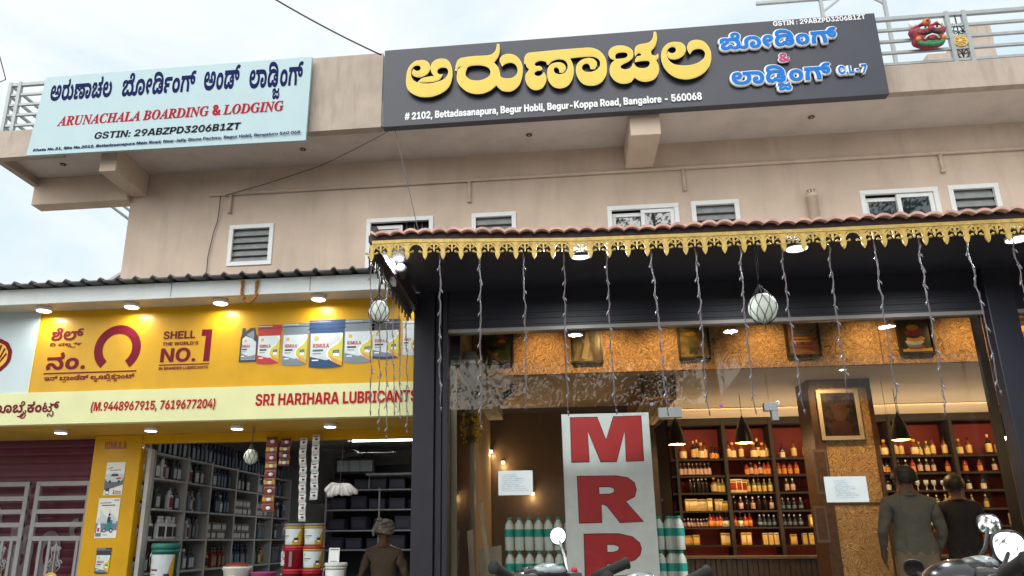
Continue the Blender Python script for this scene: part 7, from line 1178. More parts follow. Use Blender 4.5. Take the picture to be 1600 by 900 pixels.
cm('pailred', (.36, .015, .03)); cm('lidgrey', (.16, .17, .17)); cm('pailyel', (.50, .36, .05)); cm('pailteal', (.010, .13, .105)); cm('pailwhite', (.60, .62, .58))
PY = 6.9
for cx_, nm, cols in ((460, 'left', (('pailred', 'pailred', None), ('pailred', 'pailred', 'pailred'), ('pailyel', 'lidgrey', 'pale'))), (490, 'right', (('pailred', 'pailred', None), ('pailyel', 'pailred', 'pale'), ('pailyel', 'lidgrey', 'pale')))):
    p = P(cx_, 850, PY); hh = .197
    for k, (c, l_, lb) in enumerate(cols):
        desc = {('left', 2): 'oil pail with grey lid, topmost of the left stack', ('left', 1): 'all red oil pail, middle of the left stack', ('left', 0): 'red oil pail at the foot of the left stack', ('right', 2): 'oil pail with grey lid, topmost of the right stack', ('right', 1): 'yellow labelled pail with red lid, middle of the right stack', ('right', 0): 'red oil pail at the foot of the right stack'}[(nm, k)]
        tt = pail('oil_pail', desc, (p.x, PY, ZC+k*hh*1.0), .093, hh-.001, pk[c], pk[l_], pk[lb] if lb and lb != 'pailred' else None, 'stacked oil pails', rz=-8 if nm == 'left' else 12)
        if lb == 'pailred':
            b = MB(); g = glyph_run('S', 'HEAVY DUTY')
            g = fit(g, 0, .12, 0, .032); g2 = [[[(p.x-.05-q[1], ZC+hh+.03+q[0]) for q in lp] for lp in gg] for gg in g]
            b.shape(g2, PY-.097, pk['white']); b.box(p.x-.01, p.x+.018, PY-.0965, PY-.094, ZC+hh+.02, ZC+hh+.15, pk['grey']); b.build('lettering', tt, fixn=False)
p = P(258, 870, 7.0); zt_ = P(258, 845, 7.0).z
pail('oil_pail', 'large teal pail with white and yellow label beside the yellow pillar', (p.x, 7.0, ZC), .122, zt_-ZC-.02, pk['pailteal'], pk['pailteal'], pk['silver'], rz=6)
p = P(525, 885, 6.82)
wb = pail('white_pail', 'white lidded pail with the payment card standing on it', (p.x, 6.82, ZC), .095, P(525, 879, 6.82).z-ZC, pk['pailwhite'], pk['pailwhite'], pk['white'], swoosh=False)
p = P(522, 880, 6.82); z0 = P(525, 879, 6.82).z
t = thing('payment_card', 'small white payment card stand on top of the white pail', 'card stand', (p.x, 6.82, z0))
b = MB(); b.faces([(p.x-.048, 6.80, z0), (p.x+.048, 6.80, z0), (p.x+.048, 6.815, z0+.125), (p.x-.048, 6.815, z0+.125), (p.x-.048, 6.806, z0), (p.x+.048, 6.806, z0), (p.x+.048, 6.821, z0+.125), (p.x-.048, 6.821, z0+.125)], [(0,1,2,3), (7,6,5,4), (0,4,5,1), (3,2,6,7), (0,3,7,4), (1,5,6,2)], pk['white']); b.build('card', t)
b = MB(); b.box(p.x-.04, p.x+.04, 6.809, 6.811, z0+.108, z0+.115, pk['slate']); b.box(p.x-.03, p.x+.03, 6.7985, 6.7995, z0+.008, z0+.014, pk['slate']); b.build('print', t)
# white tub with a red and yellow sack, pink basin
p = P(371, 890, 6.9); zz = P(371, 885, 6.9).z
t = thing('open_tub', 'white tub holding a red and yellow sack on the oil shop counter', 'tub', (p.x, 6.9, ZC))
b = MB(); b.lathe([(.1, 0), (.125, zz-ZC-.02), (.13, zz-ZC-.015), (.13, zz-ZC), (.115, zz-ZC-.01)], (p.x, 6.9, ZC), pk['pailwhite'], 24); b.build('tub_body', t)
b = MB(); b.tube([(p.x-.128, 6.86, zz-.02), (p.x-.03, 6.79, zz-.07), (p.x, 6.78, zz-.085)], .004, pk['white'], 6); b.tube([(p.x+.128, 6.86, zz-.02), (p.x+.03, 6.79, zz-.07), (p.x, 6.78, zz-.085)], .004, pk['white'], 6); b.build('handle', t)
b = MB(); b.ball((p.x, 6.9, zz), .12, pk['brick'], 10, (1, .85, .3)); b.ball((p.x, 6.885, zz-.012), .12, pk['ochre'], 10, (1, .85, .22)); tag(b.build('sack', origin=(p.x, 6.9, zz-.03)), 'red and yellow folded sack lying in the white tub', 'sack')
p = P(412, 897, 6.9); b = MB(); b.lathe([(.08, 0), (.115, .13), (.12, .135), (.115, .14), (.10, .125), (.07, .01)], (p.x, 6.9, ZC+.03), cm('pinkp', (.35, .06, .20)), 24); b.lathe([(.09, 0), (.09, .03)], (p.x, 6.9, ZC), cm('pinkp', (.35, .06, .2)), 24)
tag(b.build('basin', origin=(p.x, 6.9, ZC)), 'pink plastic basin just showing at the lower edge of the oil shop', 'basin')

# sachet strips
def strip(label, px, ytop, ybot, w, n, c1, c2, lean):
    a = P(px, ytop, 6.88); e = P(px+lean, ybot, 6.88); t = thing('sachet_strip', label, 'sachet strip', (a.x, 6.88, 2.35), 'sachet strips hanging from the lintel')
    h = (a.z-e.z)/n; first = None
    for i in range(n):
        b = MB(); cx = a.x+(e.x-a.x)*(i+.5)/n + random.uniform(-.004, .004); zt = a.z-h*i; 
        vs = []
        for q in range(5):
            for r_ in range(4):
                u, v_ = r_/3-.5, q/4; bul = .012*math.sin(math.pi*(r_+.5)/4)*math.sin(math.pi*min(1, max(0, (v_-.05)/.9)))
                vs.append((cx+u*w+.003*math.sin(i*2.1+q), 6.88-bul-.002*math.sin(i+q*1.7), zt-h*v_*.985))
        k = len(vs); vs += [(v_[0], 6.884, v_[2]) for v_ in vs]
        F = [(q*4+r_, q*4+4+r_, q*4+5+r_, q*4+1+r_) for q in range(4) for r_ in range(3)]
        b.faces(vs, [f for f in F if f[0]//4 in (0, 3)], pk[c1], True); b.faces(vs, [f for f in F if f[0]//4 in (1, 2)], pk[c2] if i % 2 or c2 != 'ochre' else pk['brick'], True); b.faces(vs, [tuple(k+i_ for i_ in f[::-1]) for f in F], pk['silver'])
        b.ball((cx+.1*w, 6.87-.004, zt-h*.55), w*.22, pk['white'] if c1 != 'silver' else pk['brick'], 6, (1, .3, .7)); b.poly([(cx-.3*w, zt-h*.22), (cx+.3*w, zt-h*.2), (cx+.3*w, zt-h*.28), (cx-.3*w, zt-h*.3)][::-1], 6.868, pk['charcoal'])
        b.build('sachet', t)
strip('longest dark red sachet strip hanging from the shop lintel', 426, 683, 800, .108, 9, 'brick', 'ochre', -8)
strip('short dark red sachet strip with yellow bands on the lintel', 447, 685, 728, .1, 4, 'plum', 'ochre', -4)
strip('long white sachet strip hanging just above the oil pails', 474, 684, 815, .066, 9, 'silver', 'white', -2)
strip('shorter white sachet strip right of the long white one', 494, 679, 781, .07, 7, 'silver', 'white', -4)
# bunch of wrapped packets
c = P(531, 756, 6.85); t = thing('packet_bunch', 'bunch of glossy white plastic packets hanging by a string', 'packets', (c.x, 6.85, c.z))
b = MB(); b.tube([(c.x, 6.93, 2.35), (c.x, 6.85, c.z)], .002, wiredark, 5); b.build('string', t)
for i in range(13):
    an = R(-168+i*156/12); ln = random.uniform(.14, .185); ou = Vector((math.cos(an)*1.05, -.25+.35*random.random(), -.62-.35*math.sin(-an)*.9))
    p0 = Vector((c.x, 6.85, c.z)); q = p0+Vector((ou.x*ln*.9, ou.y*ln*.6, ou.z*ln*.72))
    b = MB(); m1 = p0.lerp(q, .5)+Vector((0, -.01, .03)); b.tube([p0, m1, q.lerp(m1, .2), q], [.006, .022, .027, .012], bag_m, 8); b.build('packet', t)
# gourds hung in nets
def gourd(label, c, r, topz, lean=0):
    t = thing('net_gourd', label, 'hanging gourd', (c.x, c.y, topz), 'gourds hung in nets')
    b = MB(); b.ball((c.x, c.y, c.z), r, gourdm, 14, (.95, .95, 1.05)); b.build('gourd', t)
    b = MB(); n = 9; R1 = r*1.02
    for s in (-1, 1):
        for k in range(n):
            pts = []
            for i in range(13):
                f = i/12; th = math.pi*(.04+.72*f); a = 2*math.pi*(k/n + s*f*.17)
                pts.append((c.x+R1*.95*math.sin(math.pi-th)*math.cos(a), c.y+R1*.95*math.sin(math.pi-th)*math.sin(a), c.z+R1*1.06*math.cos(math.pi-th)))
            pts.append((c.x+lean, c.y, c.z+r*1.75)); b.tube(pts, .0019, netm, 4)
    b.build('net', t)
    b = MB(); b.tube([(c.x+lean, c.y, c.z+r*1.72), (c.x+lean, c.y, topz)], .003, netm, 5); b.tube([(c.x+lean, c.y, c.z+r*1.72), (c.x+lean+.02, c.y, topz)], .003, netm, 5); b.tube([(c.x, c.y, c.z-r), (c.x+.004, c.y, c.z-r*1.45)], .003, netm, 5); b.build('cord', t)
gourd('small gourd in a black net under the oil shop lamp', P(392, 714, 6.55), .066, 2.432)
gourd('pale gourd in a black net at the left corner of the tiled canopy', P(592, 487, 4.62), .072, 3.2)
gourd('larger pale gourd in a black net below the middle of the canopy', P(1192, 482, 4.72), .094, 3.25, -.01)
# shopkeeper seen from behind
pp = P(604, 812, 8.1); hgt = (pp.z-.06)/1.79
pm = person('person seen from behind in a brown shirt and knotted grey head cloth', (pp.x-.02, 8.1, .06), math.pi, shirt_brown, trousers_d, 'long', hgt, {-1: ((-.28, .0, 1.13), (-.22, -.2, 1.02)), 1: ((.28, .02, 1.13), (.25, -.12, .98))})
cl = mat('grey_check_cloth', (.30, .29, .28), .9, var=.5, scale=22, bump=.5, bscale=30)
b = MB(); b.ball((0, .0, 1.70), .10, cl, 12, (1, 1.12, .75))
for i, (dz, rr_) in enumerate(((1.65, .1), (1.685, .105), (1.72, .1), (1.755, .085))):
    b.tube([(rr_*math.cos(a), rr_*1.12*math.sin(a)+.004, dz+.014*math.sin(a*2+i)) for a in [2*math.pi*k/14 for k in range(15)]], .022, cl, 8)
b.ball((.05, .06, 1.79), .035, cl, 8, (1.3, 1, .7)); b.ball((-.03, .07, 1.78), .03, cl, 8, (1.4, 1, .7)); b.tube([(.09, .06, 1.72), (.12, .08, 1.66), (.11, .09, 1.60)], [.03, .022, .012], cl, 8)
b.build('head_cloth', pm)
# ================================================================== liquor shop (right)
FL = .35; YG_ = 6.05
lq = thing('liquor_shop', 'liquor shop with black clad front, glass panes and warm strand board interior', 'shop', (2.5, 6.1, 0))
gx0, gx1 = P(705, 600, YG_).x-.02, P(1551, 580, YG_).x
rp0, rp1 = gx1, P(1576, 480, 6.0).x+.02
HZ_ = 3.09
b = MB()
b.box(XR_, XR_+.175, 5.96, 6.22, .12, 3.5, blackm, .006); b.box(XR_+.185, XR_+.235, 5.985, 6.2, .12, 3.5, blackm, .004); b.box(XR_+.245, gx0-.002, 5.97, 6.2, .12, 3.5, blackm, .004); b.box(XR_+.02, gx0-.01, 6.02, 6.18, .12, 3.5, blackm)
b.build('corner_post', lq)
b = MB(); b.box(rp0, rp1, 5.93, 6.22, .12, 3.5, blackm, .008); b.build('middle_post', lq)
b = MB(); b.box(gx0-.001, 7.5, 6.0, 6.2, HZ_+.03, 3.62, blackm)
for z in (3.14, 3.19, 3.24): b.box(gx0, rp0-.002, 5.99, 6.0, z, z+.012, blackm)
b.box(gx0, rp0-.002, 6.005, 6.10, HZ_, HZ_+.03, cm('greyframe', (.22, .20, .19))); b.box(rp1, 7.5, 6.005, 6.10, HZ_, HZ_+.03, pk['greyframe'])
b.build('header', lq)
b = MB(); b.box(-1.0, 7.5, 6.1, 12.2, .125, FL, tilefloor); b.box(XR_+.01, 7.5, 5.5, 6.1, .125, FL, tilefloor); b.build('shop_floor', lq)
b = MB(); b.box(-.99, -.90, 6.25, 12.2, FL, 3.659, beigewall); b.build('left_wall', lq)
b = MB(); b.box(7.4, 7.5, 6.25, 12.2, FL, 3.659, beigewall); b.build('right_wall', lq)
b = MB(); b.box(-.89, 7.39, 11.9, 12.0, FL, 3.659, beigewall); b.build('rear_wall', lq)
b = MB(); b.box(-.89, 1.32, 10.2, 10.28, FL, 3.149, cm('warmbrown', (.135, .095, .075))); b.build('partition', lq)
b = MB(); b.box(-.89, 7.39, 8.07, 11.89, 3.15, 3.2, beige); b.build('main_ceiling', lq)
b = MB(); b.box(-1.0, 7.5, 6.2, 12.2, 3.66, 3.70, beige); b.build('front_ceiling', lq)
b = MB(); b.box(-1.0, 7.6, 6.0, 9.95, 3.63, 3.66, roofm) if False else b.box(-1.0, 7.6, 6.0, 9.96, 3.702, 3.73, concrete); b.build('roof_deck', lq)
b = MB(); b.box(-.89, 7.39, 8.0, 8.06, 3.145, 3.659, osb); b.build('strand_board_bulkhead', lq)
for px in (883, 1172, 1380):
    x = P(px, 560, 7.99).x; b = MB(); b.box(x-.004, x+.004, 7.996, 8.0, 3.15, 3.659, darkwood); b.build('board_seam', lq)
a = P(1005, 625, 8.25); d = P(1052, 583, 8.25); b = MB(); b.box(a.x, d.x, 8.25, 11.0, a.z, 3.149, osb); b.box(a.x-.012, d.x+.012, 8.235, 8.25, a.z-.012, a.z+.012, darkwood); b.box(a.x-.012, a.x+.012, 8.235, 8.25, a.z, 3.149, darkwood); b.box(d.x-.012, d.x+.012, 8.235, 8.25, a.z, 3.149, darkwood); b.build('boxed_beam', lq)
# side glazing frame on the left
b = MB(); b.box(-.899, -.80, 6.22, 7.98, 2.86, 3.12, blackm); b.build('side_beam', lq)
alum = mat('beige_aluminium', (.34, .28, .20), .35, metal=.4, var=.05)
b = MB(); b.box(-.885, -.835, 6.22, 7.66, 2.80, 2.855, alum); b.box(-.885, -.835, 7.61, 7.66, FL, 2.80, alum); b.box(-.885, -.835, 6.22, 6.26, FL, 2.80, alum); b.build('side_frame', lq)
b = MB(); b.box(-.865, -.857, 6.26, 7.61, FL, 2.80, glass); b.build('side_pane', lq)
# glass panes
seam1 = P(867, 600, YG_).x; seam2 = P(1371, 560, YG_).x; dx0, dx1 = .90, P(1203, 640, YG_).x
DT = 2.385
for x0, x1, z0, z1 in ((gx0+.004, seam1-.002, FL, HZ_-.004), (seam1+.002, dx0-.002, FL, HZ_-.004), (dx0+.002, dx1-.002, DT, HZ_-.004), (dx1+.002, seam2-.002, FL, HZ_-.004), (seam2+.002, gx1-.003, FL, HZ_-.004), (rp1+.004, 7.3, FL, HZ_-.004)):
    b = MB(); b.box(x0, x1, YG_, YG_+.01, z0, z1, glass); b.build('glass_pane', lq)
fit_ = mat('patch_fitting', (.20, .21, .21), .5, metal=.1, var=.05)
b = MB(); a = P(1030, 658, 6.03); c = P(1066, 643, 6.03); b.box(a.x, c.x, 6.03, 6.085, DT-.045, DT+.035, fit_, .004); b.build('patch_fitting', lq)
b = MB(); a = P(1196, 650, 6.03); c = P(1216, 640, 6.03); b.box(a.x, c.x, 6.03, 6.085, DT-.01, DT+.055, fit_, .004); b.box((a.x+c.x)/2, c.x, 6.031, 6.084, DT-.085, DT-.011, fit_, .004); b.build('patch_fitting', lq)
b = MB(); b.faces([(dx0-.03, 6.09, FL+.02), (dx0-.07, 6.86, FL+.02), (dx0-.07, 6.86, DT-.05), (dx0-.03, 6.09, DT-.05), (dx0-.02, 6.09, FL+.02), (dx0-.06, 6.86, FL+.02), (dx0-.06, 6.86, DT-.05), (dx0-.02, 6.09, DT-.05)], [(0,1,2,3), (7,6,5,4), (0,4,5,1), (1,5,6,2), (2,6,7,3), (3,7,4,0)], glass)
dl = b.build('door_leaf', lq)
b = MB(); a = P(1048, 765, 6.6); b.tube([(a.x-.03, 6.62, a.z), (a.x-.03, 6.62, 1.0)], .024, chromer, 10); b.bar((a.x-.03, 6.62, a.z-.08), (dx0-.06, 6.66, a.z-.08), .02, .02, chromer); b.bar((a.x-.03, 6.62, 1.08), (dx0-.06, 6.66, 1.08), .02, .02, chromer); b.build('handle', dl)
# strand board column with wood trim
YK = 8.8
ka, kb = P(1290, 700, YK).x, P(1372, 700, YK).x
kc = thing('display_column', 'strand board column with dark wood edging inside the liquor shop', 'column', ((ka+kb)/2, 9.0, FL))
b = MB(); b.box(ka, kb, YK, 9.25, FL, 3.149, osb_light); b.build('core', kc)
b = MB(); b.box(ka-.12, ka+.0, YK-.03, 9.2, FL, 3.149, darkwood, .004); b.box(kb-.03, kb+.015, YK-.02, 9.2, FL, 3.149, darkwood, .004); zt_ = P(1330, 787, YK).z; b.box(ka, kb-.03, YK-.012, YK, zt_-.012, zt_+.012, darkwood); b.box(ka, kb-.03, YK-.02, YK, 3.06, 3.149, darkwood); b.build('wood_trim', kc)
for y0_, y1_ in ((702, 772), (790, 848)):
    a = P(1281, y1_, YK-.04); c = P(1293, y0_, YK-.04); b = MB(); b.box(a.x-.02, c.x-.02, YK-.045, YK-.031, a.z, c.z, cm('smallframe', (.16, .12, .09))); b.box(a.x, c.x-.04, YK-.048, YK-.045, a.z+.03, c.z-.03, darkwood)
    tag(b.build('small_frame', origin=(a.x, YK, a.z)), ('upper' if y0_ == 702 else 'lower')+' narrow wooden frame on the dark edge of the strand board column', 'frame')
# framed pictures
frm = mat('picture_frame_black', (.02, .015, .012), .4, var=.1)
def blotch(name, cols, scale, seed, stretch=(1, 1, 1)):
    M = bpy.data.materials.new(name); M.use_nodes = True; t = M.node_tree; bb = t.nodes['Principled BSDF']; bb.inputs['Roughness'].default_value = .25
    tcx = t.nodes.new('ShaderNodeTexCoord'); mpn = t.nodes.new('ShaderNodeMapping'); mpn.inputs['Location'].default_value = (seed*3.1, 0, seed*1.7); mpn.inputs['Scale'].default_value = stretch
    n = t.nodes.new('ShaderNodeTexNoise'); n.inputs['Scale'].default_value = scale; n.inputs['Detail'].default_value = 4; n.inputs['Distortion'].default_value = 1.2
    r = t.nodes.new('ShaderNodeValToRGB'); e = r.color_ramp.elements
    for i, c in enumerate(cols):
        pos = .3+.4*i/(len(cols)-1)
        if i == 0: e[0].position = pos; e[0].color = (*c, 1)
        elif i == len(cols)-1: e[-1].position = pos; e[-1].color = (*c, 1)
        else: q = e.new(pos); q.color = (*c, 1)
    t.links.new(tcx.outputs['Object'], mpn.inputs[0]); t.links.new(mpn.outputs[0], n.inputs['Vector']); t.links.new(n.outputs['Fac'], r.inputs[0]); t.links.new(r.outputs[0], bb.inputs['Base Color'])
    return M
p_dark = (.02, .02, .016)
pics = [('parrot', 755, 803, 569.5, [p_dark, (.04, .06, .03), (.10, .09, .03)], 'framed picture of a red bird on dark green, leftmost on the strand board'),
        ('cocktail', 893, 943, 567.5, [(.05, .045, .03), (.14, .12, .07), (.34, .28, .14)], 'framed misty grey and gold picture, second from the left on the strand board'),
        ('glasses', 1062, 1112, 561, [(.04, .035, .02), (.16, .12, .04), (.30, .22, .08)], 'framed golden picture of glasses, third on the strand board'),
        ('sunset', 1232, 1286, 557.5, [(.05, .04, .035), (.30, .10, .03), (.20, .17, .10), (.06, .05, .04)], 'framed picture of orange and grey streaks, fourth on the strand board'),
        ('burger', 1409, 1465, 553.5, [(.02, .018, .012), (.05, .045, .02)], 'framed picture of stacked burger layers, beside the right black post'),
        ('burger2', 1583, 1650, 556, [(.03, .02, .02), (.10, .05, .04)], 'framed dark picture with red food beyond the right black post')]
for i, (nm, xa_, xb_, yb_, cols, lb) in enumerate(pics):
    a = P(xa_, yb_, 7.95); d = P(xb_, yb_, 7.95); t = thing('framed_picture', lb, 'picture', ((a.x+d.x)/2, 7.97, a.z)); z1 = a.z+.40; f = .022
    b = MB(); b.box(a.x, d.x, 7.95, 7.995, a.z, a.z+f, frm); b.box(a.x, d.x, 7.95, 7.995, z1-f, z1, frm); b.box(a.x, a.x+f, 7.951, 7.994, a.z+f, z1-f, frm); b.box(d.x-f, d.x, 7.951, 7.994, a.z+f, z1-f, frm); b.build('frame', t)
    b = MB(); x0, x1 = a.x+f, d.x-f; b.box(x0, x1, 7.97, 7.99, a.z+f, z1-f, blotch('art_'+nm, cols, 6, i+1, (1, 1, .6 if nm == 'cocktail' else 1.2)))
    U = lambda u, v: (x0+u*(x1-x0), a.z+f+v*(z1-a.z-2*f)); y = 7.968
    def el(u, v, ru, rv, m, k=0): b.poly([(U(u, v)[0]+ru*(x1-x0)*math.cos(q*.3927), U(u, v)[1]+rv*.4*math.sin(q*.3927)) for q in range(16)], y-k*.0005, m)
    if nm == 'parrot':
        b.poly([U(.3,.55), U(.5,.5), U(.75,.6), U(.85,.75), U(.6,.95), U(.45,.9), U(.5,.7)], y, pk['brick']); b.poly([U(.5,.62), U(.8,.62), U(.7,.72), U(.55,.72)], y-.0006, pk['orange']); b.poly([U(.08,.45), U(.25,.35), U(.6,.05), U(.45,.05), U(.1,.3)], y, cm('leafbrown', (.22, .10, .04))); el(.45,.33,.14,.06, pk['bgreen'], 1); el(.4,.25,.1,.05, pk['ochre'], 2)
    if nm == 'glasses': el(.42,.72,.2,.06, pk['ochre'], 1); b.poly([U(.25,.25), U(.7,.3), U(.66,.5), U(.3,.5)], y, cm('olive', (.10, .09, .03))); b.poly([U(.3,.1), U(.5,.1), U(.5,.3), U(.34,.3)], y-.0006, p_ if False else cm('olive2', (.05, .045, .02)))
    if nm == 'cocktail': b.poly([U(.3,.1), U(.5,.05), U(.62,.5), U(.56,.95), U(.48,.95), U(.42,.5)], y, cm('mist', (.32, .28, .18)))
    if nm == 'sunset':
        for k in range(6): b.poly([U(.1+.03*k,.2+.1*k), U(.8-.05*k,.18+.1*k), U(.9-.05*k,.24+.1*k), U(.15,.23+.1*k)], y-.0003*k, pk['orange'] if k in (2, 3) else pk['brick'] if k < 2 else pk['grey'])
    if nm.startswith('burger'):
        for k, (v_, w_, c_) in enumerate(((.08,.3,'ochre'),(.15,.28,'brick'),(.23,.25,'slate'),(.31,.3,'silver'),(.40,.3,'orange'),(.50,.24,'charcoal'),(.58,.28,'brick'),(.66,.25,'pailred'),(.74,.2,'orange'))): el(.45+.04*math.sin(k*2), v_, w_, .08, pk[c_], k)
        b.poly([U(.02,.02), U(.98,.02), U(.98,.12), U(.5,.08), U(.02,.1)], y-.004, pk['ochre'])
    b.build('artwork', t, fixn=False)
# portrait on the column
a = P(1285, 688, 8.74); d = P(1340, 607, 8.74); t = thing('portrait', 'framed dark portrait on the strand board column above the paper notice', 'portrait', ((a.x+d.x)/2, 8.76, a.z)); f = .045
pf = mat('pale_gold_frame', (.66, .58, .44), .4, metal=.2, var=.08)
b = MB()
for q in ((a.x, d.x, a.z, a.z+f), (a.x, d.x, d.z-f, d.z), (a.x, a.x+f, a.z+f, d.z-f), (d.x-f, d.x, a.z+f, d.z-f)): b.box(q[0], q[1], 8.742, 8.775, q[2], q[3], pf, .004)
b.build('frame', t)
b = MB(); b.box(a.x+f-.002, d.x-f+.002, 8.755, 8.765, a.z+f-.002, d.z-f+.002, blotch('art_portrait', [(.012, .010, .012), (.03, .022, .022), (.09, .06, .05)], 9, 4)); mx = (a.x+d.x)/2
for r_, dz, m_ in ((.085, .10, cm('dimred', (.06, .02, .018))), (.07, .03, cm('dimskin', (.07, .035, .03)))): b.poly([(mx+r_*math.cos(k*.3927), a.z+.24+dz+r_*.9*math.sin(k*.3927)) for k in range(16)], 8.753-(.0006 if dz < .05 else 0), m_)
b.poly([(mx-.12, a.z+f), (mx+.12, a.z+f), (mx+.09, a.z+.2), (mx, a.z+.24), (mx-.09, a.z+.2)], 8.7535, pk['dimred']); b.build('artwork', t, fixn=False)
# downlights that graze the strand board, and their fittings
dlm = None
for i, px in enumerate((848, 955, 1050, 1212, 1388, 1545, 1650)):
    x = P(px, 540, 7.6).x; loc = (x, 7.5, 3.66)
    if dlm is None:
        dlm = thing('downlight', '', 'downlight', loc, 'downlights before the strand board')
        b = MB(); b.lathe([(.05, 0), (.052, -.012), (.04, -.016), (.038, -.004)], loc, lamp_body, 20, cap=False); b.build('ring', dlm)
        b = MB(); b.lathe([(.037, -.004), (.001, -.0045)], loc, warm_emit, 16, cap=False); b.build('lens', dlm)
        la = bpy.data.lights.new('downlight_beam', 'SPOT'); la.energy = 13; la.color = (1, .60, .24); la.spot_size = R(105); la.spot_blend = 1; la.shadow_soft_size = .03
        lo = bpy.data.objects.new('downlight_beam', la); col.objects.link(lo); lo.parent = dlm; lo.location = (0, 0, -.03)
        lo.rotation_euler = Vector((0, -.5, .52)).to_track_quat('Z', 'Y').to_euler(); cur = dlm
    else: cur = dup(dlm, loc)
    cur['label'] = 'recessed warm downlight lighting the strand board, ' + ['between the bird and misty pictures', 'right of the misty picture', 'left of the golden glasses picture', 'left of the orange streaked picture', 'left of the burger picture', 'right of the burger picture', 'beyond the right black post'][i]
cur = dup(dlm, (P(1320, 640, 8.3).x, 8.2, 3.15)); cur['label'] = 'recessed warm downlight before the strand board column and its portrait'
# ceiling track spot
t = thing('track_spot', 'small black spotlight on the beige liquor shop ceiling', 'spotlight', tuple(P(797, 599, 8.55)))
p = P(797, 600, 8.55); p.z = 3.149
b = MB(); b.box(p.x-.045, p.x+.045, 8.53, 8.57, 3.125, 3.1495, scblack); b.tube([(p.x, 8.55, 3.125), (p.x, 8.55, 3.08)], .012, scblack, 8); b.build('mount', t)
b = MB(); b.tube([(p.x+.03, 8.56, 3.09), (p.x-.09, 8.50, 3.0)], [.034, .038], scblack, 14); b.build('head', t)

# bar shelves
YB0, YB1 = 11.5, 11.82
bz = [2.549, 2.308, 2.061, 1.807, 1.575, 1.328]; btop = 3.148
sv_ = [(1.32, 1.37), (1.74, 1.78), (2.44, 2.49), (3.12, 3.17), (3.86, 3.91), (4.79, 4.84), (5.63, 5.68), (6.5, 6.58), (7.3, 7.36)]
bu = thing('bar_shelves', 'dark wood wall of liquor shelves with oxblood back behind the counter', 'shelves', (4, 11.65, FL))
b = MB(); b.box(1.321, 7.359, YB1, YB1+.02, FL, btop, redback); b.build('back_panel', bu)
b = MB()
for a, c in sv_: b.box(a, c, YB0, YB1-.001, FL, btop, shelfwood)
b.build('uprights', bu)
for z in bz+[1.05]:
    b = MB()
    for (a, c), (e, g) in zip(sv_, sv_[1:]): b.box(c+.001, e-.001, YB0+.02, YB1-.001, z-.022, z, shelfwood)
    b.build('shelf', bu)
b = MB()
for (a, c), (e, g) in zip(sv_, sv_[1:]): b.box(c+.001, e-.001, YB0+.005, YB1-.001, btop-.10, btop, shelfwood)
b.build('top_board', bu)
b = MB()
for z in bz[1:]: b.box(1.79, 7.29, YB0+.022, YB0+.034, z+.245-.031-.006, z+.245-.031, strip_emit) if False else None
b.box(1.3, 7.3, 10.56, 10.59, 3.14, 3.149, beige); 
tag(b.build('added_shelf_light_bar', origin=(4, 10.57, 3.149)), 'slim added bar on the ceiling for the light that brightens the liquor shelves', 'linear lamp')
la = bpy.data.lights.new('added_shelf_fill', 'AREA'); la.shape = 'RECTANGLE'; la.size = 5.6; la.size_y = .06; la.energy = 34; la.color = (1, .68, .34)  # added fill light to brighten the bottles; the beige bar only carries it
lo = bpy.data.objects.new('added_shelf_fill', la); col.objects.link(lo); lo.location = (4.3, 10.57, 3.13); lo.rotation_euler = Vector((0, -.85, .95)).to_track_quat('Z', 'Y').to_euler()

for k, c in (('amber', (.16, .05, .012)), ('goldlab', (.62, .44, .16)), ('darkglass', (.02, .014, .012)), ('pinklab', (.52, .34, .28)), ('orangelab', (.60, .24, .05)), ('whitelab', (.62, .58, .48)), ('goldbox', (.60, .36, .06)), ('dullgold', (.34, .24, .06)), ('creambox', (.66, .52, .28)), ('redglass', (.26, .03, .015)), ('blueglass', (.02, .03, .05)), ('greenglass', (.10, .13, .04))): cm(k, c)
for k in ('amber', 'darkglass', 'redglass', 'blueglass', 'greenglass'): pk[k].node_tree.nodes['Principled BSDF'].inputs['Roughness'].default_value = .08
def bprof(r, h, nk=.28, s=.60): return [(r*.9, 0), (r, .006), (r, h*s), (r*.85, h*(s+.06)), (r*nk*1.15, h*(s+.2)), (r*nk, h*.97), (r*nk, h)]
def squat(r, h): return [(r*.9, 0), (r, .006), (r, h*.6), (r*.5, h*.72), (r*.32, h*.78), (r*.32, h)]
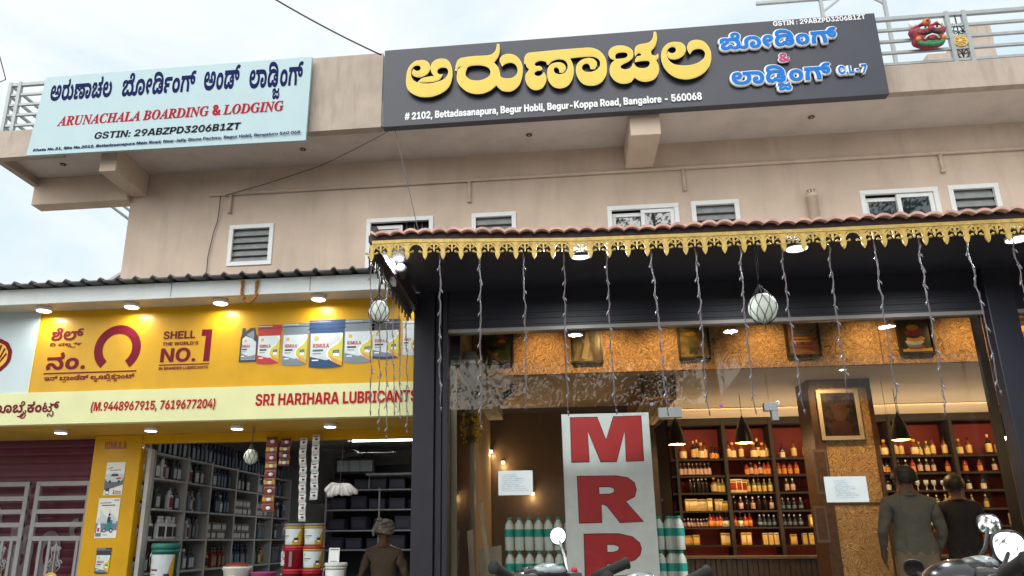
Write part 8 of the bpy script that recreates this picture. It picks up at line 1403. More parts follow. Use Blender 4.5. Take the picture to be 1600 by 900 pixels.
BP = {'w': lambda: bottle_mesh('liquor_bottle', bprof(.038, .26), pk['amber'], pk['goldlab'], pk['darkglass']),
      'W': lambda: bottle_mesh('liquor_bottle', bprof(.040, .29, .26, .55), pk['darkglass'], pk['goldlab'], pk['goldlab']),
      'q': lambda: bottle_mesh('liquor_bottle', squat(.052, .24), pk['amber'], pk['creambox'], pk['goldbox'], 10, .85, (.1, .5)),
      'p': lambda: bottle_mesh('liquor_bottle', bprof(.032, .195), pk['darkglass'], pk['pinklab'], pk['whitelab']),
      'r': lambda: bottle_mesh('liquor_bottle', bprof(.034, .20), pk['redglass'], pk['orangelab'], pk['darkglass'], lab=(.08, .45)),
      'o': lambda: bottle_mesh('liquor_bottle', squat(.046, .20), pk['darkglass'], pk['orangelab'], pk['darkglass'], lab=(.06, .42)),
      'd': lambda: bottle_mesh('liquor_bottle', bprof(.031, .205, .3, .66), pk['darkglass'], None, pk['whitelab'], cap=.9),
      'y': lambda: bottle_mesh('liquor_bottle', bprof(.033, .2), pk['greenglass'], pk['goldlab'], pk['goldbox'], lab=(.08, .5)),
      'l': lambda: bottle_mesh('liquor_bottle', bprof(.036, .21), pk['darkglass'], pk['whitelab'], pk['darkglass'], lab=(.05, .42)),
      'n': lambda: bottle_mesh('liquor_bottle', bprof(.029, .17), pk['blueglass'], pk['slate'], pk['silver'], lab=(.15, .4)),
      'm': lambda: bottle_mesh('liquor_bottle', bprof(.024, .125), pk['darkglass'], pk['pinklab'], pk['whitelab'], 10),
      'G': lambda: carton('liquor_carton', pk['goldbox'], pk['creambox'], .07, .068, .17), 'D': lambda: carton('liquor_carton', pk['dullgold'], pk['goldbox'], .07, .09, .14),
      'C': lambda: carton('liquor_carton', pk['creambox'], pk['goldbox'], .07, .062, .165), 'O': lambda: carton('liquor_carton', pk['creambox'], pk['redglass'], .08, .115, .19), 'g': lambda: bottle_mesh('liquor_glass', [(.03, 0), (.03, .004), (.006, .008), (.006, .06), (.03, .085), (.032, .14)], pk['silver'], None, None)}
BD = {'w': ('amber bottle with gold label', 'bottle'), 'W': ('tall dark bottle with gold label', 'bottle'), 'q': ('squat amber bottle with cream label', 'bottle'), 'p': ('small dark bottle with pinkish label', 'bottle'), 'r': ('reddish bottle with orange label', 'bottle'), 'o': ('round shouldered bottle with orange label', 'bottle'), 'd': ('plain dark bottle with pale cap', 'bottle'), 'y': ('greenish bottle with gold label', 'bottle'), 'l': ('dark bottle with large white label', 'bottle'), 'n': ('small blue black bottle', 'bottle'), 'm': ('miniature bottle with pinkish label', 'bottle'), 'G': ('gold carton', 'carton'), 'D': ('dull gold carton', 'carton'), 'C': ('cream and gold carton', 'carton'), 'O': ('cream carton with red panel', 'carton'), 'g': ('wine glass', 'glass')}
def putb(k, loc, lb, gp):
    kk = 'bar_'+k; first = kk not in proto
    if first: proto[kk] = BP[k](); ORG[proto[kk].name] = Vector((0,0,0)); o = proto[kk]
    else: o = proto[kk].copy(); col.objects.link(o)
    o.location = loc; o.rotation_euler = (0, 0, (-math.pi/2 if k in 'GDCO' else 0)+random.uniform(-.08, .08)); s = random.uniform(.95, 1.03); o.scale = (s, s, s); tag(o, lb, BD[k][1], gp)
bays = [(1.78, 2.44), (2.49, 3.12), (3.17, 3.86), (3.91, 4.79), (4.84, 5.63), (5.70, 6.5)]
bayname = ['left bay behind open door', 'second bay behind open door', 'bay left of column', 'bay right of column', 'bay before right black post', 'bay past right black post']
rows_ = ['top shelf', 'second shelf', 'third shelf', 'fourth shelf', 'fifth shelf', 'lowest shelf']
PLAN = [['. q . . W W q w . o o .', 'w q . w . . q W q w', '. l . w . W . .', 'w w w q q W q w W q', 'w w . q y y w . w', 'q w . W w q'],
        ['p p p p p p p p . . .', '. . . . r p r p r r', 'r r r r . . . .', 'o o o r r o o r o o o', 'p p r p p p . r', 'r r p p'],
        ['. . d d d d d . q y y', 'O O O y y y y y', '. p p . . r r .', 'l l l l . l l l', 'g g g g g g g', 'l l . l'],
        ['. G G G G G G G . G G D', 'd p d p d d p', 'n n n n . n l l', 'g . g . g g . g', 'y y y y y y y', 'y y . y'],
        ['m m m m m m m m r r r r l l', 'r l r r . n n n n', 'n n n n . G . C C', '. l . d . d .', 'G . l . d', 'C C'],
        ['D D D . . . . . G G', '. G G . . C C C', '. D . C C C C C', 'G . y y . C', 'D D y . G', 'G G']]
for r_, rowp in enumerate(PLAN):
    for c_, s in enumerate(rowp):
        it = s.split(); x0, x1 = bays[c_]; stp = (x1-x0-.02)/len(it)
        for i, k in enumerate(it):
            if k == '.': continue
            d, ct = BD[k]
            putb(k, (x0+.01+stp*(i+.5), YB0+.10+random.uniform(-.015, .03), bz[r_]+.001), f'{d}, {rows_[r_]} of liquor wall, {bayname[c_]}', f'{d}s on the {rows_[r_]}, {bayname[c_]}')
# counter with ribbed front
b = MB(); zc_ = P(1150, 869, 10.5).z
b.box(1.33, 7.3, 10.48, 11.0, zc_-.035, zc_, cm('bartop', (.16, .12, .10)), .006)
x = 1.34; k = 0
while x < 7.25: b.box(x, x+.062, 10.52+(.012 if k % 2 else 0), 10.95, FL, zc_-.036, counterm, .008); x += .066; k += 1
tag(b.build('bar_counter', origin=(4, 10.7, FL)), 'long bar counter with dark ribbed front in the liquor shop', 'counter')
b = MB(); b.box(1.5, 7.2, 11.002, 11.03, zc_-.12, zc_-.10, strip_emit); tag(b.build('added_counter_strip', origin=(4, 11.0, zc_-.12)), 'thin added warm strip hidden behind the bar counter to brighten the ceiling', 'strip lamp')  # made-up strip and the light after it are added to brighten the ceiling
la = bpy.data.lights.new('added_ceiling_fill', 'AREA'); la.shape = 'RECTANGLE'; la.size = 5.6; la.size_y = .05; la.energy = 42; la.color = (1, .78, .50)
lo = bpy.data.objects.new('added_ceiling_fill', la); col.objects.link(lo); lo.location = (4.3, 11.06, zc_-.06); lo.rotation_euler = Vector((0, .5, -1)).to_track_quat('Z', 'Y').to_euler()
# pendants
pend = None
pm_ = mat('pendant_black', (.012, .012, .014), .35, var=.05); pin = mat('pendant_gold_inside', (.60, .36, .10), .4, metal=.3, var=.05)
for i, (px, py, rs) in enumerate(((1163, 692, 1), (1058, 696, 1), (1409, 692, 1.0), (1700, 690, 1))):
    p = P(px, py, 9.5); loc = (p.x, 9.5, 3.149)
    if pend is None:
        pend = thing('pendant_lamp', '', 'pendant lamp', loc, 'black pendant lamps before the liquor wall'); zb_ = p.z
        b = MB(); b.tube([(p.x, 9.5, 3.149), (p.x, 9.5, zb_+.29)], .004, scblack, 6); b.build('cord', pend)
        b = MB(); pr = [(.008, .33), (.018, .30), (.045, .25), (.075, .17), (.095, .08), (.104, 0)]; b.lathe(pr, (p.x, 9.5, zb_), pm_, 24, cap=False); b.build('lamp_shade', pend, fixn=False)
        b = MB(); b.lathe([(r-.003, h-.002) for r, h in pr[1:]], (p.x, 9.5, zb_), pin, 24, cap=False); b.build('shade_lining', pend, fixn=False)
        b = MB(); b.ball((p.x, 9.5, zb_+.05), .028, warm_emit, 8); b.build('bulb', pend)
        la = bpy.data.lights.new('pendant_light', 'POINT'); la.energy = 9; la.color = (1, .66, .32); la.shadow_soft_size = .03
        lo = bpy.data.objects.new('pendant_light', la); col.objects.link(lo); lo.parent = pend; lo.location = (0, 0, zb_+.0-3.149); cur = pend
    else: cur = dup(pend, (loc[0], loc[1], 3.149 + (p.z-zb_)*0))
    cur['label'] = 'black dome pendant lamp ' + ['in the middle of the open doorway', 'half hidden at the left door edge', 'right of the strand board column', 'beyond the right black post'][i]
# big price board behind the glass
YM = 6.12
a = P(877, 647.5, YM); d = P(1013, 644.5, YM); t = thing('price_board', 'tall white board with three large red capital letters behind the shop glass', 'board', ((a.x+d.x)/2, YM, .9))
mx0, mx1 = a.x, d.x
b = MB(); b.box(mx0, mx1, YM, YM+.012, .85, a.z, cm('boardwhite', (.86, .88, .88), bump=.02)); b.build('board', t)
b = MB(); b.box(mx0+.1, mx0+.13, YM+.013, YM+.04, FL, .9, upvc); b.box(mx1-.13, mx1-.1, YM+.013, YM+.04, FL, .9, upvc); b.build('stand', t)
mred_ = cm('mrpred', (.55, .035, .04))
LM = [[(697,530),(840,527),(890,650),(930,524),(1077,520),(1092,760),(1000,763),(990,600),(945,765),(862,767),(790,600),(797,767),(705,769)]]
LR = [[(943,198),(1100,196),(1210,195),(1290,207),(1338,242),(1351,290),(1338,337),(1275,370),(1400,510),(1240,517),(1150,402),(1125,390),(1106,390),(1111,516),(958,520)], [(1092,324),(1160,323),(1190,316),(1203,300),(1200,280),(1170,267),(1088,268)]]
LP = [[(990,600),(1120,597),(1230,597),(1325,618),(1374,660),(1386,700),(1376,742),(1340,776),(1270,797),(1145,802),(1151,1024),(1003,1024)], [(1148,726),(1190,726),(1222,717),(1236,700),(1230,682),(1200,668),(1145,668)]]
for lt, s_, o_ in ((LM, 3.4623, (690, 500)), (LR, 4.4444, (690, 700)), (LP, 4.4444, (690, 700))):
    g = [[[(q.x, q.z) for q in (P(o_[0]+x/s_, o_[1]+y/s_, YM) for x, y in lp)] for lp in lt]]
    b = MB(); b.shape(offset(g, .005), YM-.002, blackink); b.shape(g, YM-.004, mred_); b.build('red_letter', t, fixn=False)
# notices taped inside the glass
for (nm, xa_, ya_, xb_, yb_) in (('paper notice taped to the glass left of the tall price board', 779, 774, 832, 735), ('paper notice taped to the glass before the strand board column', 1292, 785, 1352, 744)):
    a = P(xa_, ya_, 6.045); d = P(xb_, yb_, 6.045); t = thing('paper_notice', nm, 'notice', ((a.x+d.x)/2, 6.045, a.z))
    b = MB(); b.box(a.x, d.x, 6.040, 6.0435, a.z, d.z, paper); b.build('sheet', t)
    b = MB(); y = 6.0385
    for k in range(9):
        z = d.z-.03-k*(d.z-a.z-.05)/9; q = random.uniform(.55, .92) if k else .5; b.box(a.x+.05*(d.x-a.x)+(.18*(d.x-a.x) if 'column' in nm else .05*(d.x-a.x)), a.x+(d.x-a.x)*(q if 'column' not in nm else .78*q+.1), y, y+.0004, z-.004, z+.003, paper_ink)
    b.build('print', t)
for px, py, c, nm in ((1018, 632, 'steelblue', 'small blue round sticker on the glass above the price board'), (1127, 633, 'pinkp', 'small pink round sticker on the glass above the open door'), (1215, 629, 'white', 'small white flower sticker on the glass right of the open door')):
    p = P(px, py, 6.044); b = MB(); b.lathe([(.001, -.003), (.014, -.003), (.016, 0)], p, pk[c], 14, 'y')
    if c == 'white': b.lathe([(.001, -.004), (.006, -.004), (.006, -.003)], p, pk['charcoal'], 10, 'y')
    tag(b.build('glass_sticker', origin=p), nm, 'sticker')
# shrink wrapped water bottles
wat = bpy.data.materials.new('water_bottle_pet'); wat.use_nodes = True; q = wat.node_tree.nodes['Principled BSDF']; q.inputs['Base Color'].default_value = (.80, .84, .78, 1); q.inputs['Roughness'].default_value = .12; q.inputs['Alpha'].default_value = .78; q.inputs['Specular IOR Level'].default_value = .9
tealab = cm('teallab', (.03, .34, .27)); wl = pk['white']
wp0 = None
def wbottle():
    b = MB(); b.lathe([(.030, 0), (.037, .008), (.036, .05), (.038, .055), (.036, .062), (.038, .07), (.038, .17), (.034, .185), (.036, .195), (.022, .222), (.014, .234), (.014, .25)], (0,0,0), wat, 14); b.lathe([(.0387, .105), (.0387, .165)], (0,0,0), tealab, 14, cap=False); b.lathe([(.016, .238), (.016, .256), (.012, .258)], (0,0,0), tealab, 10); return b
z0s = P(840, 808, 6.4).z-.262
xw = P(789, 830, 6.35).x+.042
for layer in range(3):
    for colm in range(3):
        loc = (xw+colm*.474, 6.26, z0s-layer*.262)
        lb = ['top', 'second', 'third'][layer] + ' layer water bottle pack with teal labels, ' + ['left of the price board', 'behind the price board', 'at the right edge of the price board'][colm]
        if wp0 is None:
            wp0 = thing('water_pack', lb, 'water pack', loc, 'stacked packs of water bottles'); me0 = None
            for i in range(6):
                for j in range(2):
                    if me0 is None: bo = wbottle().build('bottle', None); me0 = bo.data
                    else: bo = bpy.data.objects.new('bottle', me0); col.objects.link(bo)
                    bo.parent = wp0; bo.location = (i*.0785, j*.0785, 0); bo.rotation_euler = (0, 0, random.uniform(0, 6))
        else: dup(wp0, loc, lb)
b = MB(); b.box(xw-.05, xw+1.42, 6.20, 6.44, FL, z0s-2*.262-.002, cm('palletwood', (.28, .20, .12)), .01); tag(b.build('low_stand', origin=(xw, 6.45, FL)), 'low wooden stand under the stacked water packs', 'stand')
# leaning boards and flowers at the left of the shop
for i, (x0_, xt_, w, y_, h_) in enumerate(((-.70, -.80, .05, 6.75, 1.5), (-.52, -.72, .035, 6.9, 1.75), (-.62, -.66, .22, 7.15, 1.35))):
    b = MB(); p0 = Vector((x0_, y_-.12, FL)); p1 = Vector((xt_, y_+.12, h_)); t_ = (p1-p0).normalized(); u = Vector((1, 0, .2)).normalized()*w/2; n_ = t_.cross(u).normalized()*.012
    b.faces([p0-u-n_, p0+u-n_, p1+u-n_, p1-u-n_, p0-u+n_, p0+u+n_, p1+u+n_, p1-u+n_], [(0,1,2,3), (7,6,5,4), (0,4,5,1), (1,5,6,2), (2,6,7,3), (3,7,4,0)], cm('palewood', (.34, .27, .18)))
    tag(b.build('leaning_board', origin=p0), ['narrow pale board leaning left of the water packs', 'tallest pale batten leaning behind the water packs', 'broad pale board leaning at the left shop wall'][i], 'board')
b = MB()
for i in range(70):
    p = P(746, 662, 7.55) + Vector((random.gauss(0, .022), random.gauss(0, .03), random.gauss(0, .085))); b.ball(p, random.uniform(.01, .018), cm('yellowflower', (.65, .36, .02)), 4)
b.tube([P(743, 690, 7.55), P(746, 630, 7.55)], .008, pk['bgreen'], 6); tag(b.build('yellow_flowers', origin=P(743, 690, 7.55)), 'hanging spray of yellow flowers at the left shop window', 'flowers')
for i, (px, py) in enumerate(((767, 704), (786, 721), (832, 770))):
    p = P(px, py, 10.1); t = thing('wall_lamp', ['highest small lit wall lamp deep in the left of the shop', 'small lit wall lamp above the left paper notice', 'small lit wall lamp right of the left paper notice'][i], 'wall lamp', tuple(p))
    b = MB(); b.box(p.x-.02, p.x+.02, 10.1, 10.199, p.z-.01, p.z+.03, scblack); b.build('bracket', t); b = MB(); b.lathe([(.012, -.03), (.022, -.02), (.02, 0)], p, warm_emit, 12); b.build('bulb', t)
    la = bpy.data.lights.new('wall_lamp_light', 'POINT'); la.energy = .9; la.color = (1, .68, .3); la.shadow_soft_size = .02; lo = bpy.data.objects.new('wall_lamp_light', la); col.objects.link(lo); lo.parent = t; lo.location = (0, -.02, -.06)
# customers
pp = P(1417, 775, 8.0); pc = person('person seen from behind in a loose olive shirt right of the strand board column', (pp.x, 8.0, FL), math.pi, shirt_olive, trousers_m, 'long', (pp.z-FL)/1.47, {-1: ((-.245, .0, 1.13), (-.22, -.12, .92)), 1: ((.245, .0, 1.13), (.21, -.14, .92))}); hair(pc, hairm); pc.scale = (pc.scale.x*1.14, pc.scale.y, pc.scale.z)
pp = P(1495, 783, 9.1); pc = person('person seen from behind in a dark t-shirt next to the bar counter', (pp.x, 9.1, FL), math.pi-.2, shirt_navy, trousers_d, 'short', (pp.z-FL)/1.47); hair(pc, hairm)

# ================================================================== tiled canopy
YT0 = 4.45; CXL = -1.175; CXR = 7.5
def ztr(x):
    if x < -.9: return 3.29
    if x < .17: return 3.29-.047*(x+.9)/1.07
    if x < 1.6: return 3.243-.014*(x-.17)/1.43
    return 3.229
cp = thing('tiled_canopy', 'black canopy edged with clay tiles and gold filigree trim above the liquor shop', 'canopy', (2, 5.2, 3.1))
b = MB(); N = 700; vs = []; ys = [(YT0-.06, 0, 0), (YT0+.3, .05, 0), (YT0+.301, .07, 0), (YT0+.7, .13, 0), (6.2, .30, 0)]
pit = .0935
def tile_h(x):
    u = (x/pit) % 1; return .021*max(0, math.sin(math.pi*u))**.8 * (1 if int(x//pit) % 3 else .86) + .004*math.sin(x*7.3)
x0_ = CXL+.02; st_ = pit/14; nx = int((CXR-x0_)/st_)
for (yy, dz, _) in ys:
    for i in range(nx+1): x = x0_+i*st_; vs.append((x, yy+.006*math.sin(int(x//pit)*12.9898), ztr(x)+.046+dz+tile_h(x)))
M_ = nx+1; fs = [(r_*M_+i, r_*M_+i+1, (r_+1)*M_+i+1, (r_+1)*M_+i) for r_ in range(len(ys)-1) for i in range(nx)]
b.faces(vs, fs, tilered, True)
lo_ = [(v[0], v[1], v[2]-.016) for v in vs[:2*M_]]; b.faces(vs[:M_]+lo_[:M_], [(i, M_+i, M_+i+1, i+1) for i in range(nx)], tilered); b.faces(lo_, [(i, M_+i, M_+i+1, i+1) for i in range(nx)], tilered)
b.build('tile_roof', cp, fixn=False)
def strip_x(mb, y0, y1, zlo, zhi, m, xs): 
    for a, c in zip(xs, xs[1:]):
        v = [(a, y0, ztr(a)+zlo), (c, y0, ztr(c)+zlo), (c, y1, ztr(c)+zlo), (a, y1, ztr(a)+zlo), (a, y0, ztr(a)+zhi), (c, y0, ztr(c)+zhi), (c, y1, ztr(c)+zhi), (a, y1, ztr(a)+zhi)]
        mb.faces(v, [(0,3,2,1), (4,5,6,7), (0,1,5,4), (2,3,7,6)], m)
    a = xs[0]; mb.faces([(a, y0, ztr(a)+zlo), (a, y1, ztr(a)+zlo), (a, y1, ztr(a)+zhi), (a, y0, ztr(a)+zhi)], [(0,1,2,3)], m)
xs = [CXL, -.9, -.37, .17, .9, 1.6, CXR]
b = MB(); strip_x(b, YT0-.012, YT0+.03, .001, .047, fasciad, xs); b.build('front_fascia', cp)
b = MB(); b.box(CXL, CXL+.04, YT0+.031, 6.0, 3.285, 3.42, fasciad); b.build('side_fascia', cp)
b = MB()
for a, c in zip(xs, xs[1:]):
    b.faces([(a, YT0+.03, ztr(a)+.04), (c, YT0+.03, ztr(c)+.04), (c, 5.995, 3.45), (a, 5.995, 3.45)], [(0,1,2,3)], blackm); b.faces([(a, YT0+.03, ztr(a)+.06), (c, YT0+.03, ztr(c)+.06), (c, 5.995, 3.47), (a, 5.995, 3.47)], [(3,2,1,0)], blackm)
b.build('soffit', cp, fixn=False)
def trim(mb, x0, x1, y, m, along='x', pitch=.1166, ph=0, skip=()):
    "filigree: rail, arches, trefoils and leaf drops"
    def T(u, dz, dy=0):
        z = (ztr(u) if along == 'x' else 3.29)+dz
        return Vector((u, y+dy, z)) if along == 'x' else Vector((y+dy, u, z))
    def ply(pts, th=.008):
        a = [T(u, dz, -th/2) for u, dz in pts]; c = [T(u, dz, th/2) for u, dz in pts]; n = len(pts)
        mb.faces(a+c, [tuple(range(n)), tuple(range(n, 2*n))[::-1]]+[(i, (i+1) % n, n+(i+1) % n, n+i) for i in range(n)], m)
    n = int((x1-x0)/pitch)+1
    for i in range(n):
        u = x0+ph+i*pitch; u2 = min(u+pitch, x1)
        if u > x1-.01: break
        ply([(u, 0), (u2, 0), (u2, -.022), (u, -.022)], .016); ply([(u, -.022), (u2, -.022), (u2, -.03), (u, -.03)], .008)
        # arch between this drop and the next
        c = u+pitch/2
        if u2-u < pitch*.9: continue
        ro, ri = pitch*.5, pitch*.40
        out_ = [(c+ro*math.cos(math.pi*k/8), -.088+.062*math.sin(math.pi*k/8)) for k in range(9)]; in_ = [(c+ri*math.cos(math.pi*k/8), -.088+.052*math.sin(math.pi*k/8)) for k in range(9)]
        for k in range(8): ply([out_[k], out_[k+1], in_[k+1], in_[k]])
        for s in (-1, 1): ply([(c+s*pitch*.5, -.026), (c+s*pitch*.22, -.026), (c+s*pitch*.36, -.040), (c+s*pitch*.5, -.065)][::s], .006)
        if i not in skip:
            ply([(c-.006, -.03), (c+.006, -.03), (c+.005, -.075), (c, -.088), (c-.005, -.075)], .01)
            for s in (-1, 1): mb.tube([T(c, -.06), T(c+s*.014, -.062), T(c+s*.022, -.055)], .0045, m, 5); mb.ball(T(c+s*.023, -.054), .0075, m, 5)
        # leaf drop at u
        ply([(u-.012, -.03), (u+.012, -.03), (u+.009, -.085), (u+.016, -.10), (u+.010, -.122), (u, -.140), (u-.010, -.122), (u-.016, -.10), (u-.009, -.085)], .012)
        for s in (-1, 1): mb.tube([T(u, -.078), T(u+s*.018, -.09), T(u+s*.034, -.086)], .005, m, 5); mb.ball(T(u+s*.035, -.084), .0085, m, 5)
b = MB(); trim(b, CXL, 6.3, YT0-.022, gold, 'x', .1166, .028, (2, 25, 42)); b.build('gold_trim', cp)
b = MB(); trim(b, YT0+.03, 5.95, CXL-.008, gold_shaded, 'y', .1166, .05); b.build('side_trim', cp)
# lamps under the canopy
cl0 = None
for i, px in enumerate((617, 907, 1245, 1590)):
    p = P(px, (405, 400, 388.5, 374)[i], 5.0); zc_ = p.z+.012
    loc = (p.x, 5.0, zc_)
    lb = 'flat white lamp under the black canopy, ' + ['at the left corner by the camera', 'left of the middle', 'above the larger hanging gourd', 'at the right edge of the picture'][i]
    if cl0 is None:
        cl0 = thing('canopy_lamp', lb, 'ceiling lamp', loc, 'flat lamps under the canopy'); b = MB(); b.lathe([(.075, .03), (.075, -.010), (.070, -.014)], loc, lamp_body, 24, cap=False); b.build('housing', cl0); b = MB(); b.lathe([(.070, -.0142), (.001, -.016)], loc, can_emit, 24); b.build('diffuser', cl0)
        la = bpy.data.lights.new('canopy_light', 'AREA'); la.shape = 'DISK'; la.size = .13; la.energy = 13; la.color = (.95, 1, 1); lo = bpy.data.objects.new('canopy_light', la); col.objects.link(lo); lo.parent = cl0; lo.location = (0, 0, -.025)
    else: dup(cl0, loc, lb)
# camera under the left corner
p = P(622, 424, 5.15); t = thing('security_camera', 'white and black security camera under the left canopy corner', 'camera', (p.x, 5.15, 3.3))
b = MB(); b.box(p.x-.11, p.x-.02, 5.1, 5.2, 3.24, 3.33, upvc, .01); b.box(p.x-.05, p.x+.03, 5.12, 5.18, p.z-.02, p.z+.03, upvc, .01); b.build('bracket', t); b = MB(); b.tube([(p.x+.03, 5.19, p.z-.01), (p.x+.045, 5.05, p.z-.02)], [.04, .042], scblack, 14); b.build('head', t)
# fairy light strings
def light_string(label, x, y, zt, zb, drift=0):
    b = MB(); pts = []; n = max(8, int((zt-zb)/.05)); px_ = random.uniform(0, 6)
    for i in range(n+1):
        f = i/n; pts.append(Vector((x+drift*f+.003*math.sin(i*1.3+px_)+.0025*math.sin(i*.37+px_*2)+.002*math.sin(i*2.9), y+.004*math.cos(i*1.7+px_), zt+(zb-zt)*f)))
    b.tube(pts, .0026, wirem, 5); pts2 = [p+Vector((.007*math.sin(i*1.9), .006*math.cos(i*2.3), 0)) for i, p in enumerate(pts)]; b.tube(pts2[:-1], .0022, wirem, 4)
    for i in range(2, n, random.choice((2, 2, 3))):
        p = pts[i]; s = random.choice((-1, 1)); b.tube([p, p+Vector((s*.010, -.004, -.012)), p+Vector((s*.014, -.006, -.028))], [.003, .0045, .0025], bulbm, 6); b.ball(p, .0065, wirem, 5)
    b.tube([pts[-1], pts[-1]+Vector((.003, 0, -.03))], [.006, .003], wiredark, 6)
    return tag(b.build('fairy_light_string', origin=(x, y, zt)), label, 'light string', 'unlit fairy light strings hanging from the canopy')
ordw = ['first', 'second', 'third', 'fourth', 'fifth', 'sixth', 'seventh', 'eighth', 'ninth', 'tenth', 'eleventh', 'twelfth', 'thirteenth', 'fourteenth']
tops = (687, 750, 818, 881, 947, 1018, 1088, 1157, 1222, 1297, 1370, 1440, 1516, 1588); bots = ((688, 636), (751, 665), (823, 632), (887, 642), (961, 640), (1043, 642), (1107, 642), (1178, 640), (1254, 640), (1323, 609), (1403, 640), (1478, 642), (1563, 610), (1640, 610))
for i, (tx, (bx, by)) in enumerate(zip(tops, bots)):
    a = P(tx, 405, 4.48); e = P(bx, by, 4.48); light_string(f'{ordw[i]} fairy light string from the left along the canopy front', a.x, 4.48, ztr(a.x)-.07, e.z, e.x-a.x)
for i, (bx, by, yy) in enumerate(((584, 642, 4.57), (605, 668, 4.82), (617, 680, 5.04), (628, 642, 5.25), (640, 650, 5.48), (646, 672, 5.75))):
    e = P(bx, by, yy); light_string(f'{ordw[i]} fairy light string along the left canopy side, counted from the street', CXL-.012, yy, 3.2, e.z, max(-.03, min(.03, e.x-CXL+.012)))

# ================================================================== scooters
sc0 = thing('parked_scooter', 'parked black scooter with bright round edged mirror and silver dial at the lower right', 'scooter', (0, 0, 0), 'scooters parked before the liquor shop')
scbody = mat('scooter_paint', (.02, .02, .024), .22, var=.05, coat=.6)
def part(nm, f, parent=sc0): b = MB(); f(b); return b.build(nm, parent)
part('body', lambda b: (b.tube([(-.10,0,.95), (-.08,0,.75), (-.14,0,.5), (-.12,0,.34)], [.10,.15,.19,.17], scbody, 14), b.box(-.12, .38, -.15, .15, .27, .33, scgrey, .02), b.tube([(.30,0,.36), (.42,0,.56), (.75,0,.66), (1.05,0,.70), (1.15,0,.66)], [.10,.16,.18,.14,.05], scbody, 14)))
part('seat', lambda b: (b.tube([(.38,0,.72), (.55,0,.77), (.85,0,.79), (1.08,0,.80)], [.08,.13,.14,.07], scblack, 14)))
part('handlebar_cowl', lambda b: (b.ball((-.01,0,1.03), .15, scbody, 14, (.95,1.0,.62)), b.tube([(0,0,.96), (0,0,.86)], .06, scblack, 12)))
part('instrument_panel', lambda b: (b.faces([(.055+.0*k, 0, 0) for k in range(0)], [], dialm), b.ball((.045, 0, 1.095), .085, scblack, 12, (.85, 1.15, .42)), b.ball((.062, 0, 1.108), .07, dialm, 12, (.8, 1.15, .38)), b.ball((.085, .02, 1.122), .022, scblack, 8, (.8, 1, .5)), b.ball((.08, -.045, 1.12), .014, scblack, 8, (.8, 1, .5)), b.ball((.07, .06, 1.118), .012, scgrey, 8, (.8, 1, .5))))
for s in (-1, 1):
    part('handlebar', lambda b: (b.tube([(.01, s*.06, 1.04), (.06, s*.16, 1.06), (.10, s*.22, 1.07)], .016, scblack, 10), b.box(.03, .10, s*.12-.035, s*.12+.035, 1.03, 1.10, scgrey, .014), b.ball((.075, s*.13, 1.105), .014, scred if s > 0 else scgrey, 8)))
    part('grip', lambda b: b.tube([(.10, s*.21, 1.075), (.115, s*.25, 1.09), (.155, s*.345, 1.125), (.16, s*.36, 1.13)], [.017,.021,.021,.025], rubber, 12))
    part('brake_lever', lambda b: b.tube([(.04, s*.16, 1.06), (.05, s*.24, 1.055), (.10, s*.34, 1.055)], [.010,.008,.007], chromer, 8))
part('headlamp', lambda b: b.ball((-.14, 0, 1.0), .06, dialm, 10, (.5, 1.2, .8)))
for x, r in ((-.26, .21), (.92, .21)):
    w = part('wheel', lambda b: b.lathe([(r*.78, -.045), (r*.95, -.045), (r, -.02), (r, .02), (r*.95, .045), (r*.78, .045)], (x, 0, r), rubber, 28, 'y', cap=False))
    b = MB(); b.lathe([(.02, -.05), (.04, -.04), (r*.79, -.035), (r*.79, .035), (.04, .04), (.02, .05)], (x, 0, r), chromer, 20, 'y'); b.build('rim', w)
part('front_fender', lambda b: b.tube([(-.44, 0, .30), (-.38, 0, .40), (-.26, 0, .45), (-.14, 0, .42)], [.03, .075, .085, .06], scbody, 10))
part('fork', lambda b: (b.tube([(-.12, -.07, .6), (-.26, -.07, .21)], .018, chromer, 8), b.tube([(-.12, .07, .6), (-.26, .07, .21)], .018, chromer, 8)))
part('tail_lamp', lambda b: b.ball((1.16, 0, .66), .05, scred, 8, (.5, 1.4, .7)))
part('stand', lambda b: (b.tube([(.35, -.14, .28), (.42, -.24, .0)], .012, chromer, 6), b.tube([(.35, .12, .28), (.42, .14, .0)], .012, chromer, 6)))
def mirror(parent, base, stem, head, nrm, rx, rz, rim=scblack, stemm=scblack, sq=.75):
    n_ = Vector(nrm).normalized(); u = Vector((0,0,1)).cross(n_).normalized(); v = n_.cross(u); H = Vector(head)
    b = MB(); b.tube([base, stem, H-n_*.012], .0075, stemm, 8)
    def ring(k, off, m, f=1.0):
        return [H+n_*off+u*rx*k*math.copysign(abs(math.cos(a))**sq, math.cos(a))+v*rz*k*math.copysign(abs(math.sin(a))**sq, math.sin(a)) for a in [2*math.pi*i/28 for i in range(28)]]
    rs = [ring(.35, -.035, 0), ring(.8, -.022, 0), ring(1.08, -.002, 0), ring(1.12, .006, 0), ring(.98, .009, 0)]
    vs = [p for r_ in rs for p in r_]; b.faces(vs, [(i*28+k, i*28+(k+1) % 28, (i+1)*28+(k+1) % 28, (i+1)*28+k) for i in range(4) for k in range(28)]+[tuple(range(28))[::-1]], rim, True)
    mo = b.build('mirror', parent)
    b = MB(); q = ring(.97, .0065, 0); b.faces(q, [tuple(range(28))], chrome); b.build('mirror_glass', mo, fixn=False)
    return mo
def place_scooter(root, cowl, heading):
    root.location = (cowl.x, cowl.y, .12); root.rotation_euler = (0, 0, heading)
hd = R(-22)
cR = P(1507, 903, 3.15)
place_scooter(sc0, cR, hd); sc0.scale = (1.0, 1.0, (cR.z-.12)/1.06)
